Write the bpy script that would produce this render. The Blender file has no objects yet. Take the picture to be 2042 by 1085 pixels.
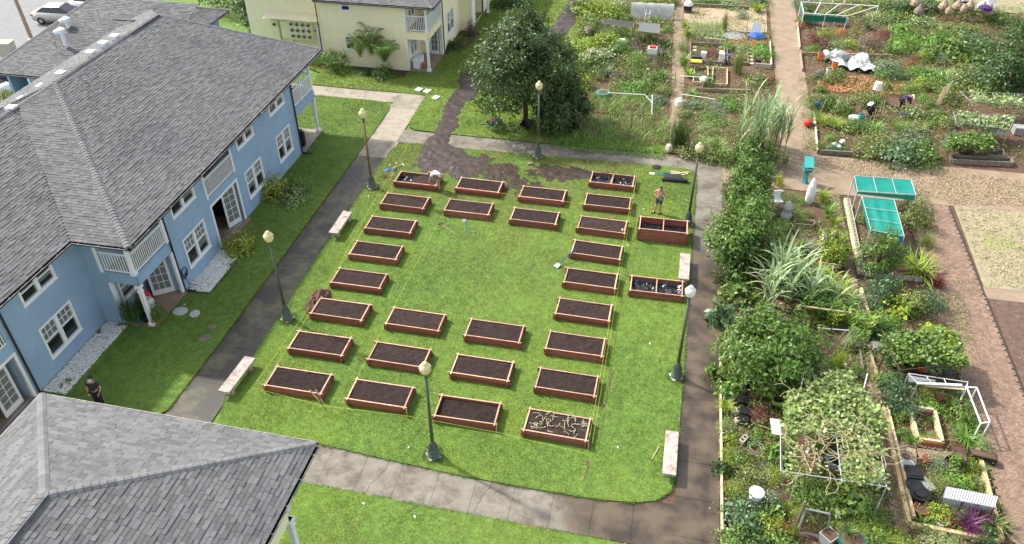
import bpy, bmesh, math, random
import numpy as np
from mathutils import Vector, Matrix
R = math.radians
rnd = random.Random(7)
rng = np.random.default_rng(11)
S = bpy.context.scene
COL = S.collection

# ------------------------------------------------------------------ camera
CAM = np.array([6.334, -29.324, 24.452]); FPX = 1597.88
PITCH, ROLL, AZ = R(37.576), R(-0.3275), R(12.1886)
def _rz(v):
    c, s = math.cos(AZ), math.sin(AZ)
    return np.array([v[0]*c - v[1]*s, v[0]*s + v[1]*c, v[2]])
_fw = np.array([0, math.cos(PITCH), -math.sin(PITCH)]); _up = np.array([0, math.sin(PITCH), math.cos(PITCH)]); _rt = np.array([1., 0, 0])
_r = math.cos(ROLL)*_rt + math.sin(ROLL)*_up; _u = -math.sin(ROLL)*_rt + math.cos(ROLL)*_up
FW, UP, RT = _rz(_fw), _rz(_u), _rz(_r)
cd = bpy.data.cameras.new('camera'); cam = bpy.data.objects.new('camera', cd); COL.objects.link(cam)
cam.matrix_world = Matrix([[RT[0], UP[0], -FW[0], CAM[0]], [RT[1], UP[1], -FW[1], CAM[1]], [RT[2], UP[2], -FW[2], CAM[2]], [0, 0, 0, 1]])
cd.sensor_width = 36; cd.lens = FPX/2042*36; cd.clip_end = 800; cd.clip_start = .1
S.camera = cam
S.render.resolution_x = 1024; S.render.resolution_y = 544
def g(px, py, z=0.):
    """point of the survey: the place on the level z seen at a pixel of the photograph"""
    d = FW + (px-1021)/FPX*RT + (542.5-py)/FPX*UP
    P = CAM + (z-CAM[2])/d[2]*d
    return Vector((P[0], P[1], z))
def ppm(P):
    return FPX/float(np.dot(np.array(P)-CAM, FW))

# ------------------------------------------------------------------ world, sun, exposure
SUN_EL = R(43.5); SH = R(-21)                      # shadows fall towards +x, a little -y
W = bpy.data.worlds.new('World'); S.world = W; W.use_nodes = True
nt = W.node_tree; sky = nt.nodes.new('ShaderNodeTexSky'); sky.sky_type = 'NISHITA'; sky.sun_disc = False
sky.sun_elevation = SUN_EL; sky.sun_rotation = R(-69); sky.air_density = 1.0; sky.dust_density = 2.5; sky.ozone_density = .6
bg = nt.nodes['Background']; bg.inputs[1].default_value = 0.15; hz = nt.nodes.new('ShaderNodeHueSaturation'); hz.inputs['Saturation'].default_value = .45; nt.links.new(sky.outputs[0], hz.inputs['Color']); nt.links.new(hz.outputs[0], bg.inputs[0])   # bright hazy sky, little blue in it
sl = bpy.data.lights.new('sun', 'SUN'); sl.energy = 2.75; sl.angle = R(2.2); sl.color = (1, .95, .86)
so = bpy.data.objects.new('sun', sl); COL.objects.link(so); so.location = (-30, 10, 50)
L = Vector((math.cos(SUN_EL)*math.cos(SH), math.cos(SUN_EL)*math.sin(SH), -math.sin(SUN_EL)))
so.rotation_euler = L.to_track_quat('-Z', 'Y').to_euler()
S.view_settings.view_transform = 'Standard'; S.view_settings.look = 'None'; S.view_settings.gamma = 1
S.view_settings.exposure = 1.2; S.view_settings.use_curve_mapping = False

# ------------------------------------------------------------------ materials
MATS = {}
def mat(name, col, rough=.7, var=.15, scale=3., bump=0., bscale=40., island=0., objr=0., col2=None, spec=.4, metal=0., transl=0., stretch=None, hue=0., col3=None, s3=.6, t3=.5):
    if name in MATS: return MATS[name]
    m = bpy.data.materials.new(name); m.use_nodes = True; n = m.node_tree.nodes; l = m.node_tree.links
    b = n['Principled BSDF']; b.inputs['Roughness'].default_value = rough; b.inputs['Metallic'].default_value = metal
    b.inputs['Specular IOR Level'].default_value = spec
    tc = n.new('ShaderNodeNewGeometry'); src = tc.outputs['Position']
    if stretch:
        mp = n.new('ShaderNodeMapping'); mp.inputs['Scale'].default_value = stretch; l.new(src, mp.inputs[0]); src = mp.outputs[0]
    tx = n.new('ShaderNodeTexNoise'); tx.inputs['Scale'].default_value = scale; tx.inputs['Detail'].default_value = 5; tx.inputs['Roughness'].default_value = .65; l.new(src, tx.inputs[0])
    rp = n.new('ShaderNodeValToRGB'); rp.color_ramp.elements[0].position = .3; rp.color_ramp.elements[1].position = .7
    c1 = tuple(c*(1-var) for c in col); c2 = tuple(min(1, c*(1+var)) for c in (col2 or col))
    rp.color_ramp.elements[0].color = (*c1, 1); rp.color_ramp.elements[1].color = (*c2, 1); l.new(tx.outputs[0], rp.inputs[0])
    out = rp.outputs[0]
    if col3:
        t3n = n.new('ShaderNodeTexNoise'); t3n.inputs['Scale'].default_value = s3; t3n.inputs['Detail'].default_value = 6; t3n.inputs['Roughness'].default_value = .7; l.new(tc.outputs['Position'], t3n.inputs[0])
        r3 = n.new('ShaderNodeValToRGB'); r3.color_ramp.elements[0].position = t3-.06; r3.color_ramp.elements[1].position = t3+.08; l.new(t3n.outputs[0], r3.inputs[0])
        mx = n.new('ShaderNodeMixRGB'); l.new(r3.outputs[0], mx.inputs[0]); l.new(out, mx.inputs[1]); mx.inputs[2].default_value = (*col3, 1); out = mx.outputs[0]
    if island:
        hs = n.new('ShaderNodeHueSaturation'); l.new(out, hs.inputs['Color'])
        mr = n.new('ShaderNodeMapRange'); l.new(tc.outputs['Random Per Island'], mr.inputs[0]); mr.inputs[3].default_value = 1-island; mr.inputs[4].default_value = 1+island; l.new(mr.outputs[0], hs.inputs['Value'])
        if hue:
            m2 = n.new('ShaderNodeMath'); m2.operation = 'MULTIPLY'; l.new(tc.outputs['Random Per Island'], m2.inputs[0]); m2.inputs[1].default_value = 17.31
            m3 = n.new('ShaderNodeMath'); m3.operation = 'FRACT'; l.new(m2.outputs[0], m3.inputs[0])
            m4 = n.new('ShaderNodeMapRange'); l.new(m3.outputs[0], m4.inputs[0]); m4.inputs[3].default_value = .5-hue; m4.inputs[4].default_value = .5+hue; l.new(m4.outputs[0], hs.inputs['Hue'])
        out = hs.outputs[0]
    if objr:
        oi = n.new('ShaderNodeObjectInfo'); mo = n.new('ShaderNodeMapRange'); l.new(oi.outputs['Random'], mo.inputs[0]); mo.inputs[3].default_value = 1-objr; mo.inputs[4].default_value = 1+objr; h2 = n.new('ShaderNodeHueSaturation'); l.new(out, h2.inputs['Color']); l.new(mo.outputs[0], h2.inputs['Value']); out = h2.outputs[0]
    l.new(out, b.inputs['Base Color'])
    if bump:
        t2 = n.new('ShaderNodeTexNoise'); t2.inputs['Scale'].default_value = bscale; t2.inputs['Detail'].default_value = 4; l.new(src, t2.inputs[0])
        bp = n.new('ShaderNodeBump'); bp.inputs['Strength'].default_value = bump; bp.inputs['Distance'].default_value = .03; l.new(t2.outputs[0], bp.inputs['Height']); l.new(bp.outputs[0], b.inputs['Normal'])
    if transl:
        tr = n.new('ShaderNodeBsdfTranslucent'); l.new(out, tr.inputs[0]); ms = n.new('ShaderNodeMixShader'); ms.inputs[0].default_value = transl
        l.new(b.outputs[0], ms.inputs[1]); l.new(tr.outputs[0], ms.inputs[2]); l.new(ms.outputs[0], n['Material Output'].inputs[0])
    MATS[name] = m; return m
def leafmat(name, c, isl=.45, hue=.02, rough=.42, spec=.5):
    return mat(name, c, rough=rough, var=.25, scale=1.3, island=isl, hue=hue, transl=.32, spec=spec)
M = dict(
 white=mat('white_paint', (.72, .73, .74), .5, .06), trim=mat('trim_white', (.80, .81, .83), .5, .06),
 blue=mat('blue_paint', (.265, .385, .52), .55, .1, .9), yellow=mat('yellow_paint', (.87, .79, .53), .6, .05, 2),
 yellowtrim=mat('pale_yellow_paint', (.80, .74, .50), .6, .05),
 shingle=mat('asphalt_shingle', (.128, .129, .130), .9, .12, 1.2, bump=.4, bscale=90, island=.25, col3=(.102, .104, .107), s3=.3, t3=.56), shinglecap=mat('shingle_cap', (.15, .151, .153), .9, .15, 3, island=.15, bump=.3),
 underlay=mat('roof_deck', (.07, .07, .075), .95, .1), gutter=mat('dark_brown_metal', (.022, .017, .016), .45, .2), strap=mat('gutter_strap', (.4, .38, .36), .4),
 glass=mat('dark_glass', (.012, .014, .016), .08, .3, 4, spec=.8), blind=mat('window_blind', (.16, .18, .17), .35, .2, 6), dark=mat('shaded_interior', (.03, .028, .026), .9, .3),  # dark: room walls coloured near black for the shade inside
 concrete=mat('concrete', (.205, .172, .132), .75, .16, 1.5, bump=.15, bscale=60, col3=(.095, .078, .066), s3=.45, t3=.53),
 concwet=mat('wet_concrete', (.11, .080, .055), .38, .2, 1.6, bump=.12, bscale=60, col3=(.055, .04, .033), s3=.4, t3=.47, spec=.55),
 concmoss=mat('mossy_concrete', (.10, .092, .055), .55, .25, 2.2, bump=.2, bscale=50, col3=(.040, .035, .028), s3=.5, t3=.46),
 conclight=mat('light_concrete', (.30, .265, .205), .8, .18, 2.5, bump=.1, bscale=60, col3=(.17, .15, .12), s3=.5, t3=.56),
 joint=mat('joint_dirt', (.045, .038, .03), .95), slab=mat('porch_slab', (.27, .19, .13), .6, .25, 1.5),
 turfbase=mat('turf_soil', (.11, .19, .03), .95, .35, 3, bump=.6, bscale=30), turfside=mat('turf_edge', (.035, .028, .014), .95, .4, 8),
 earth=mat('earth', (.11, .062, .04), .95, .3, 2, bump=.8, bscale=25), mud=mat('wet_mud', (.022, .012, .008), .5, .45, 5, bump=1., bscale=14, col2=(.052, .028, .018), spec=.5, col3=(.02, .012, .008), s3=2.2, t3=.5),
 dirtpath=mat('dirt_path', (.235, .178, .12), .95, .16, 1.2, bump=.35, bscale=25, col2=(.27, .20, .14)), chipdirt=mat('straw_ground', (.36, .28, .185), .95, .25, 3, bump=.6, bscale=30),
 brownfield=mat('brown_soil_field', (.115, .075, .055), .95, .3, 3, bump=.8, bscale=20), dry=mat('dry_grass_ground', (.28, .245, .15), .95, .25, 2, bump=.6, bscale=30, col3=(.22, .25, .08), s3=.35, t3=.62),
 brick=mat('paver_brick', (.225, .15, .107), .85, .2, .8, island=.22, bump=.3, bscale=60), orange=mat('orange_chips', (.55, .27, .11), .95, .3, 8, bump=.8, bscale=40),
 asphalt=mat('asphalt', (.20, .20, .205), .9, .12, 2), kerb=mat('pale_kerb', (.46, .46, .44), .85, .1),
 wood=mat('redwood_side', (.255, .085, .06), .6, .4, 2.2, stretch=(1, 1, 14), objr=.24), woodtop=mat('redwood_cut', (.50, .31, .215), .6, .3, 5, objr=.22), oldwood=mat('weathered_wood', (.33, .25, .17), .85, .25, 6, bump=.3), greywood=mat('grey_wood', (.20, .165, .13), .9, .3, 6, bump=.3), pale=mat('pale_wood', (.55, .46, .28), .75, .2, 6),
 soil=mat('compost_soil', (.019, .0095, .0075), .95, .35, 6, bump=1., bscale=45, col2=(.032, .017, .0135), objr=.3), liner=mat('black_liner', (.012, .012, .014), .22, .2, spec=.7),
 stone=mat('bench_stone', (.40, .35, .31), .8, .12, 4, bump=.3, col3=(.25, .19, .16), s3=3.5, t3=.55), stoneleg=mat('bench_leg', (.42, .34, .23), .85, .2),
 lamppole=mat('lamp_green_metal', (.085, .095, .07), .45, .15, 4), lamprust=mat('rusty_pole', (.22, .115, .05), .6, .3, 6), lampbase=mat('lamp_base', (.095, .115, .10), .5, .25, 8), pad=mat('lamp_pad', (.45, .43, .38), .85, .3, 6),
 globe=mat('cream_globe', (.78, .70, .42), .3, .02, transl=.3), globew=mat('white_globe', (.8, .8, .8), .3, .02, transl=.3),
 teal=mat('teal_shade_cloth', (.012, .28, .225), .6, .12, 3, transl=.25), tealpaint=mat('teal_paint', (.03, .24, .25), .55, .15), pipe=mat('grey_pvc', (.55, .57, .58), .4, .08), metal=mat('galvanised', (.35, .36, .36), .35, .1, metal=.4),
 cinder=mat('cinder_block', (.46, .42, .33), .95, .15, 8, bump=.3), lime=mat('painted_block_edge', (.56, .50, .30), .9, .2, 8),
 plastic=mat('white_plastic', (.80, .80, .79), .35, .03), greyp=mat('grey_plastic', (.28, .29, .28), .5, .1), blackp=mat('black_plastic', (.014, .014, .015), .4, .2), redp=mat('red_plastic', (.55, .03, .02), .4, .1), orangep=mat('orange_plastic', (.75, .13, .03), .45, .1), bluep=mat('blue_plastic', (.02, .09, .35), .4, .1), greenp=mat('green_plastic', (.01, .13, .085), .4, .1), terra=mat('terracotta', (.40, .12, .055), .8, .2), tealp=mat('aqua_plastic', (.06, .45, .42), .4, .1), clear=mat('cloudy_plastic', (.5, .53, .52), .3, .1, transl=.4), tarp=mat('grey_tarp', (.42, .43, .44), .35, .3, 3), yellowp=mat('yellow_plastic', (.7, .52, .05), .5, .1),
 net=mat('dark_netting', (.035, .04, .038), .8, .3, 12), netgrey=mat('grey_netting', (.12, .13, .13), .8, .4, 14), string=mat('yellow_string', (.55, .62, .08), .7, .1), redstring=mat('orange_string', (.6, .16, .05), .7, .1), stick=mat('bamboo_stick', (.52, .40, .21), .8, .2), rust=mat('rusty_rod', (.055, .035, .025), .8, .3),
 bark=mat('bark', (.10, .075, .05), .9, .3, 8, bump=.6), deadstem=mat('dry_vine', (.42, .35, .20), .9, .2), straw=mat('straw', (.38, .30, .18), .9, .2, island=.3),
 skin=mat('skin', (.46, .25, .165), .6, .08), hair=mat('dark_hair', (.02, .014, .01), .6), navy=mat('navy_cloth', (.022, .026, .042), .85, .2, 10), black=mat('black_cloth', (.012, .012, .013), .85), shirt=mat('white_cloth', (.72, .72, .70), .85, .05), khaki=mat('khaki_cloth', (.33, .25, .155), .85, .1), slate=mat('slate_cloth', (.05, .055, .07), .85), mask=mat('face_mask', (.55, .75, .85), .7), hat=mat('straw_hat', (.62, .56, .38), .85), purple=mat('purple_cloth', (.05, .02, .10), .85),
 carw=mat('white_car_paint', (.78, .78, .78), .2, .02), cars=mat('silver_car_paint', (.42, .41, .37), .25, .02, metal=.3), carb=mat('navy_car_paint', (.015, .025, .06), .2, .02), tyre=mat('tyre', (.012, .012, .012), .8),
)
LM = {k: leafmat('leaf_'+k, c) for k, c in dict(mid=(.15, .24, .048), dark=(.065, .13, .03), lime=(.27, .37, .04), bright=(.17, .32, .05), yellow=(.35, .40, .06), grey=(.19, .26, .14), blue=(.11, .20, .085), red=(.20, .035, .045), brown=(.17, .115, .085), olive=(.20, .245, .065), pale=(.28, .37, .14), magnolia=(.08, .135, .036), tree=(.105, .195, .028), purple=(.15, .03, .11), grass=(.20, .32, .06), cane=(.34, .45, .22), vine=(.25, .34, .10), sheath=(.22, .24, .09), rust=(.33, .12, .05), orange=(.65, .25, .04), cream=(.50, .50, .33)).items()}
LM['lawn'] = mat('lawn_blade', (.165, .26, .026), .6, .34, .55, island=.42, hue=.018, transl=.25, col2=(.25, .32, .038), spec=.3)
LM['lawnshade'] = mat('lawn_blade_shaded', (.085, .145, .02), .6, .3, .7, island=.35, hue=.018, transl=.25, col2=(.165, .225, .035), spec=.3)  # west lawn blades: the house shade is put into this darker green
LM['lawndry'] = mat('lawn_blade_dry', (.24, .19, .075), .7, .25, .8, island=.4, transl=.15, spec=.2)
LM['lush'] = mat('lawn_blade_lush', (.095, .185, .024), .6, .25, 1, island=.3, transl=.25)
LM['flower'] = mat('white_petal', (.75, .75, .72), .6, .05)

# ------------------------------------------------------------------ mesh helpers
class MB:
    def __init__(s): s.v = []; s.f = []; s.m = []
    def add(s, vs, fs, mi=0):
        k = len(s.v); s.v += [tuple(p) for p in vs]
        for f in fs: s.f.append(tuple(i+k for i in f)); s.m.append(mi)
        return s
    def box(s, c, d, rz=0, mi=0, topmi=None):
        c = Vector(c); x, y, z = d[0]/2, d[1]/2, d[2]/2; co, si = math.cos(rz), math.sin(rz)
        vs = [(c.x+a*co-b*si, c.y+a*si+b*co, c.z+e) for e in (-z, z) for a, b in ((-x, -y), (x, -y), (x, y), (-x, y))]
        s.add(vs, [(0, 3, 2, 1), (0, 1, 5, 4), (1, 2, 6, 5), (2, 3, 7, 6), (3, 0, 4, 7)], mi); k = len(s.v)-8
        s.f.append((k+4, k+5, k+6, k+7)); s.m.append(mi if topmi is None else topmi); return s
    def mm(s, a, b, mi=0): return s.box([(a[i]+b[i])/2 for i in range(3)], [abs(b[i]-a[i]) for i in range(3)], 0, mi)
    def beam(s, p, q, w, h, mi=0, up=(0, 0, 1)):
        p, q = Vector(p), Vector(q); d = (q-p).normalized(); a = d.cross(Vector(up))
        a = (a if a.length > 1e-3 else d.cross(Vector((0, 1, 0)))).normalized(); b = a.cross(d)
        vs = [e+a*x*w/2+b*y*h/2 for e in (p, q) for x, y in ((-1, -1), (1, -1), (1, 1), (-1, 1))]
        return s.add(vs, [(0, 3, 2, 1), (4, 5, 6, 7), (0, 1, 5, 4), (1, 2, 6, 5), (2, 3, 7, 6), (3, 0, 4, 7)], mi)
    def tube(s, p, q, r0, r1=None, n=8, mi=0, cap=True):
        r1 = r0 if r1 is None else r1; p, q = Vector(p), Vector(q); d = (q-p).normalized(); a = d.orthogonal().normalized(); b = d.cross(a)
        vs = [e+(a*math.cos(t)+b*math.sin(t))*r for e, r in ((p, r0), (q, r1)) for t in [2*math.pi*i/n for i in range(n)]]
        fs = [(i, (i+1) % n, n+(i+1) % n, n+i) for i in range(n)]
        if cap: fs += [tuple(range(n))[::-1], tuple(range(n, 2*n))]
        return s.add(vs, fs, mi)
    def path(s, pts, r, n=6, mi=0):
        for i in range(len(pts)-1):
            ra = r[i] if isinstance(r, (list, tuple)) else r; rb = r[i+1] if isinstance(r, (list, tuple)) else r
            s.tube(pts[i], pts[i+1], ra, rb, n, mi)
        return s
    def lathe(s, prof, c=(0, 0, 0), n=16, mi=0, cap=True, sx=1, sy=1):
        vs = [(c[0]+r*math.cos(2*math.pi*i/n)*sx, c[1]+r*math.sin(2*math.pi*i/n)*sy, c[2]+z) for r, z in prof for i in range(n)]
        fs = [(j*n+i, j*n+(i+1) % n, (j+1)*n+(i+1) % n, (j+1)*n+i) for j in range(len(prof)-1) for i in range(n)]
        if cap: fs += [tuple(range(n))[::-1], tuple(range((len(prof)-1)*n, len(prof)*n))]
        return s.add(vs, fs, mi)
    def torus(s, c, r, t, n=16, m=6, mi=0, ax='z'):
        vs = []
        for i in range(n):
            a = 2*math.pi*i/n
            for j in range(m):
                b = 2*math.pi*j/m; x, y, z = (r+t*math.cos(b))*math.cos(a), (r+t*math.cos(b))*math.sin(a), t*math.sin(b)
                if ax == 'x': x, y, z = z, x, y
                if ax == 'y': x, y, z = x, z, y
                vs.append((c[0]+x, c[1]+y, c[2]+z))
        return s.add(vs, [(i*m+j, ((i+1) % n)*m+j, ((i+1) % n)*m+(j+1) % m, i*m+(j+1) % m) for i in range(n) for j in range(m)], mi)
    def mesh(s, name, mats, smooth=False):
        me = bpy.data.meshes.new(name); me.from_pydata(s.v, [], s.f)
        for m in (mats if isinstance(mats, (list, tuple)) else [mats]): me.materials.append(m)
        me.polygons.foreach_set('material_index', s.m)
        if smooth: me.polygons.foreach_set('use_smooth', [True]*len(s.f))
        me.update(); return me
def npmesh(name, V, F, mats, midx=None, smooth=False):
    V = np.asarray(V, np.float32); F = np.asarray(F, np.int32); k = F.shape[1]
    me = bpy.data.meshes.new(name); me.vertices.add(len(V)); me.vertices.foreach_set('co', V.ravel())
    me.loops.add(F.size); me.loops.foreach_set('vertex_index', F.ravel())
    me.polygons.add(len(F)); me.polygons.foreach_set('loop_start', np.arange(0, F.size, k, dtype=np.int32))
    for m in (mats if isinstance(mats, (list, tuple)) else [mats]): me.materials.append(m)
    if midx is not None: me.polygons.foreach_set('material_index', np.asarray(midx, np.int32))
    if smooth: me.polygons.foreach_set('use_smooth', np.ones(len(F), bool))
    me.update(calc_edges=True); return me
def tag(o, label=None, cat=None, group=None, kind=None):
    if label: o['label'] = label
    if cat: o['category'] = cat
    if group: o['group'] = group
    if kind: o['kind'] = kind
    return o
def rootm(r): return Matrix.Translation(r.location) @ r.rotation_euler.to_matrix().to_4x4()
def ob(name, me, parent=None, loc=(0, 0, 0), rz=0, label=None, cat=None, group=None, kind=None, world=True):
    o = bpy.data.objects.new(name, me); COL.objects.link(o); o.location = loc; o.rotation_euler = (0, 0, rz)
    if parent:
        o.parent = parent
        if world:
            r = parent
            m = rootm(r) if not r.parent else None
            if m is None:                                  # sub-part of a part laid out in world space
                m = WM.get(r.name, Matrix.Identity(4))
            o.matrix_parent_inverse = m.inverted(); WM[o.name] = Matrix.Translation(loc) @ Matrix.Rotation(rz, 4, 'Z')
    return tag(o, label, cat, group, kind)
WM = {}
def thing(name, label, cat, loc=(0, 0, 0), rz=0, group=None):
    o = bpy.data.objects.new(name, None); COL.objects.link(o); o.location = loc; o.rotation_euler = (0, 0, rz); o.empty_display_size = .2
    return tag(o, label, cat, group)
def copy_tree(o, parent=None):
    c = o.copy(); COL.objects.link(c); c.parent = parent
    for ch in o.children: copy_tree(ch, c)
    return c
def struct(name, me, **k): return ob(name, me, kind='structure', **k)

# value noise
_N = rng.random((256, 256))
def vn(x, y):
    x = np.asarray(x, float); y = np.asarray(y, float); xi = np.floor(x).astype(int); yi = np.floor(y).astype(int); fx = x-xi; fy = y-yi
    fx = fx*fx*(3-2*fx); fy = fy*fy*(3-2*fy); a = _N[xi % 256, yi % 256]; b = _N[(xi+1) % 256, yi % 256]; c = _N[xi % 256, (yi+1) % 256]; d = _N[(xi+1) % 256, (yi+1) % 256]
    return (a*(1-fx)+b*fx)*(1-fy)+(c*(1-fx)+d*fx)*fy
def fbm(x, y, s=1., o=4):
    t = 0; a = .5; x = np.asarray(x)*s+31.7; y = np.asarray(y)*s+12.3
    for i in range(o): t = t+a*vn(x, y); a *= .5; x = x*2.03; y = y*2.03
    return t/(1-.5**o)
def inpoly(x, y, poly):
    c = np.zeros(len(x), bool); n = len(poly)
    for i in range(n):
        x1, y1 = poly[i]; x2, y2 = poly[(i+1) % n]
        if y1 == y2: continue
        c ^= ((y1 > y) != (y2 > y)) & (x < (x2-x1)*(y-y1)/(y2-y1)+x1)
    return c

# ------------------------------------------------------------------ leaf geometry
def unit(v): return v/np.maximum(np.linalg.norm(v, axis=-1, keepdims=True), 1e-6)
def leaves(P, out, L, Wd, r, droop=.3, fold=.25):
    n = len(P); L = L*(.7+.6*r.random(n))[:, None]
    nrm = unit(out+r.normal(0, .45, (n, 3)))
    d = r.normal(0, 1, (n, 3)); d -= nrm*np.sum(d*nrm, 1, keepdims=True); d = unit(d)+out*.35; d[:, 2] -= droop; d = unit(d)
    s = unit(np.cross(nrm, d)); w = L*Wd
    V = np.stack([P, P+d*L*.5+s*w/2+nrm*w*fold, P+d*L, P+d*L*.5-s*w/2+nrm*w*fold], 1).reshape(-1, 3)
    F = np.arange(4*n).reshape(n, 4); return V, F
def blades(B, az, L, w, th0, curve, seg=4):
    """arching strap leaves: th0 lean from vertical at the base, bending on by 'curve'"""
    n = len(B); L = np.broadcast_to(L, n); w = np.broadcast_to(w, n); out = np.stack([np.cos(az), np.sin(az), np.zeros(n)], 1); side = np.stack([-np.sin(az), np.cos(az), np.zeros(n)], 1)
    P = B.astype(float).copy(); rows = []
    for k in range(seg+1):
        t = k/seg; ww = w*(1-t**1.6)*.5*(.55+.45*min(1, t*3)) + .0004
        rows.append(np.stack([P-side*ww[:, None], P+side*ww[:, None]], 1))
        th = th0+curve*(t+.5/seg); P = P+(out*np.sin(th)[:, None]+np.array([0, 0, 1])*np.cos(th)[:, None])*(L/seg)[:, None]
    V = np.stack(rows, 1).reshape(-1, 3); m = 2*(seg+1); b = (np.arange(n)*m)[:, None, None]
    F = (b+np.array([[2*k, 2*k+1, 2*k+3, 2*k+2] for k in range(seg)])[None]).reshape(-1, 4); return V, F
def cat_(parts, mi=None):
    V = []; F = []; I = []; k = 0
    for j, (v, f) in enumerate(parts):
        V.append(v); F.append(f+k); k += len(v); I.append(np.full(len(f), j if mi is None else mi[j]))
    return np.concatenate(V), np.concatenate(F), np.concatenate(I)
def crown(nclump, per, leaf, wid, r, spread=.2, shape='dome', hollow=.45, droop=.3, asp=1.):
    """leaf clumps through a unit crown (radius 1, height 0..1)"""
    u = unit(r.normal(0, 1, (nclump, 3))); 
    if shape == 'dome': u[:, 2] = np.abs(u[:, 2])*1.0-.15*(r.random(nclump) < .35)
    rad = hollow+(1-hollow)*r.random(nclump)**.6
    lump = .62+.75*vn(u[:, 0]*2.3+9+r.random()*50, u[:, 1]*2.3+u[:, 2]*2+7)
    C = u*(rad*lump)[:, None]*(1-spread*.6)
    P = np.repeat(C, per, 0)+r.normal(0, spread, (nclump*per, 3))*np.array([1, 1, .7]); o = unit(np.repeat(u, per, 0)+np.array([0, 0, .45]))
    if shape == 'ball': P[:, 2] = P[:, 2]*.5+.5
    if shape == 'egg': P[:, 2] = P[:, 2]*.47+.51; P[:, :2] *= (1.1-.38*np.clip(P[:, 2], 0, 1)**1.5)[:, None]
    if shape == 'cone': t = np.clip(P[:, 2], 0, 1); P[:, :2] *= (1.05-.42*t-.12*t*t)[:, None]
    P[:, 2] = np.maximum(P[:, 2], .01)
    P[:, 2] *= asp; return leaves(P, o, leaf, wid, r, droop)
def stems(r, n=26): return blades(np.zeros((n, 3)), r.uniform(0, 6.28, n), r.uniform(.7, 1.15, n), .035, r.uniform(.1, 1.2, n), r.uniform(0, .5, n), 3)
PC = {}
def plant_mesh(kind, var):
    key = (kind, var)
    if key in PC: return PC[key]
    r = np.random.default_rng(hash_(kind)+var*13); shape, col = (kind.split(':')+['mid'])[:2]; mats = [LM[col]]; ex = None
    if shape == 'bush': A = [crown(110, 9, .15, .5, r, .15)]
    elif shape == 'fine': A = [crown(160, 12, .085, .4, r, .12)]
    elif shape == 'ball': A = [crown(110, 10, .14, .5, r, .14, 'ball')]
    elif shape == 'broad': A = [crown(34, 5, .36, .6, r, .16, hollow=.3, droop=.35), stems(r)]
    elif shape == 'strap':
        n = 110; az = r.uniform(0, 6.28, n); A = [blades(np.c_[r.normal(0, .12, (n, 2)), np.zeros(n)], az, r.uniform(.7, 1.35, n), .055, r.uniform(.05, .6, n), r.uniform(.7, 1.9, n), 5)]
    elif shape == 'wispy':
        n = 260; az = r.uniform(0, 6.28, n); A = [blades(np.c_[r.normal(0, .25, (n, 2)), np.zeros(n)], az, r.uniform(.5, 1.2, n), .022, r.uniform(.0, .5, n), r.uniform(.2, 1.2, n), 3)]
    elif shape == 'upright':
        n = 170; az = r.uniform(0, 6.28, n); A = [blades(np.c_[r.normal(0, .3, (n, 2)), np.zeros(n)], az, r.uniform(.6, 1.1, n), .05, r.uniform(0, .25, n), r.uniform(0, .45, n), 3)]
    elif shape == 'ginger':
        ps = []; k = 26
        for i in range(k):
            b = np.array([*r.uniform(-.75, .75, 2), 0]); h = r.uniform(.55, 1.); n = 14; t = np.linspace(.25, 1, n); az = r.uniform(0, 6.28)+np.arange(n)*2.6
            ps.append(blades(b+np.c_[np.zeros((n, 2)), t*h], az, .34, .09, r.uniform(.5, .9, n), r.uniform(.5, 1., n), 2))
        A = ps
    elif shape == 'cane':
        ps = []; st = []
        for i in range(11):
            b = np.array([*r.normal(0, .33, 2), 0]); h = r.uniform(.35, .68); n = 13; t = np.linspace(.2, 1, n); az = r.uniform(0, 6.28)+np.arange(n)*2.4
            ps.append(blades(b+np.c_[np.zeros((n, 2)), t*h], az, r.uniform(.5, .8, n), .06, r.uniform(.1, .6, n), r.uniform(.8, 1.8, n), 6)); st.append((b, h))
        A = ps; v = []; f = []
        for b, h in st:
            mb = MB().tube(b, b+np.array([0, 0, h]), .018, .012, 5, cap=False); f.append(np.array(mb.f)+len(v)); v += mb.v
        ex = (np.array(v), np.concatenate(f)); mats = [LM[col], LM['sheath']]
    elif shape == 'rosette':
        n = 26; az = np.arange(n)*2.4; A = [blades(np.c_[np.zeros((n, 2)), np.zeros(n)], az, r.uniform(.6, 1.1, n), .22, r.uniform(.2, 1., n), r.uniform(.2, .9, n), 4)]
    elif shape == 'palm':
        ps = []
        for i in range(13):
            a = i*2.4; th = r.uniform(.15, .9); n = 16; rach = []; p = np.array([0, 0, .3+.03*(i % 5)]); q = th*.7
            for k in range(n): p = p+np.array([math.cos(a)*math.sin(q), math.sin(a)*math.sin(q), math.cos(q)])*.062; q += .085; rach.append(p.copy())
            rach = np.array(rach)
            for sd in (-1, 1): ps.append(blades(rach, np.full(n, a+sd*1.15) , .42*np.sin(np.linspace(.5, 2.9, n)), .05, np.full(n, 1.2), np.full(n, .9), 2))
            mb = MB().path([Vector(x) for x in rach], .008, 4); ps.append((np.array(mb.v), np.array([f for f in mb.f if len(f) == 4])))
        A = ps
    elif shape == 'lobed':                      # papaya like: few large leaves on stalks
        ps = []
        for i in range(11):
            a = i*2.4; c = np.array([math.cos(a)*.55, math.sin(a)*.55, .75+.25*r.random()])*r.uniform(.6, 1); n = 7
            ps.append(blades(np.repeat(c[None], n, 0), a+np.linspace(-1.5, 1.5, n), .42, .15, np.full(n, 1.35), np.full(n, .5), 2))
        A = ps
    elif shape == 'tuft': A = [crown(22, 7, .3, .55, r, .2, hollow=.2), stems(r)]
    elif shape == 'tall': 
        A = [crown(120, 9, .13, .5, r, .13, 'ball')]; A[0][0][:, 2] *= 1
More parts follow.
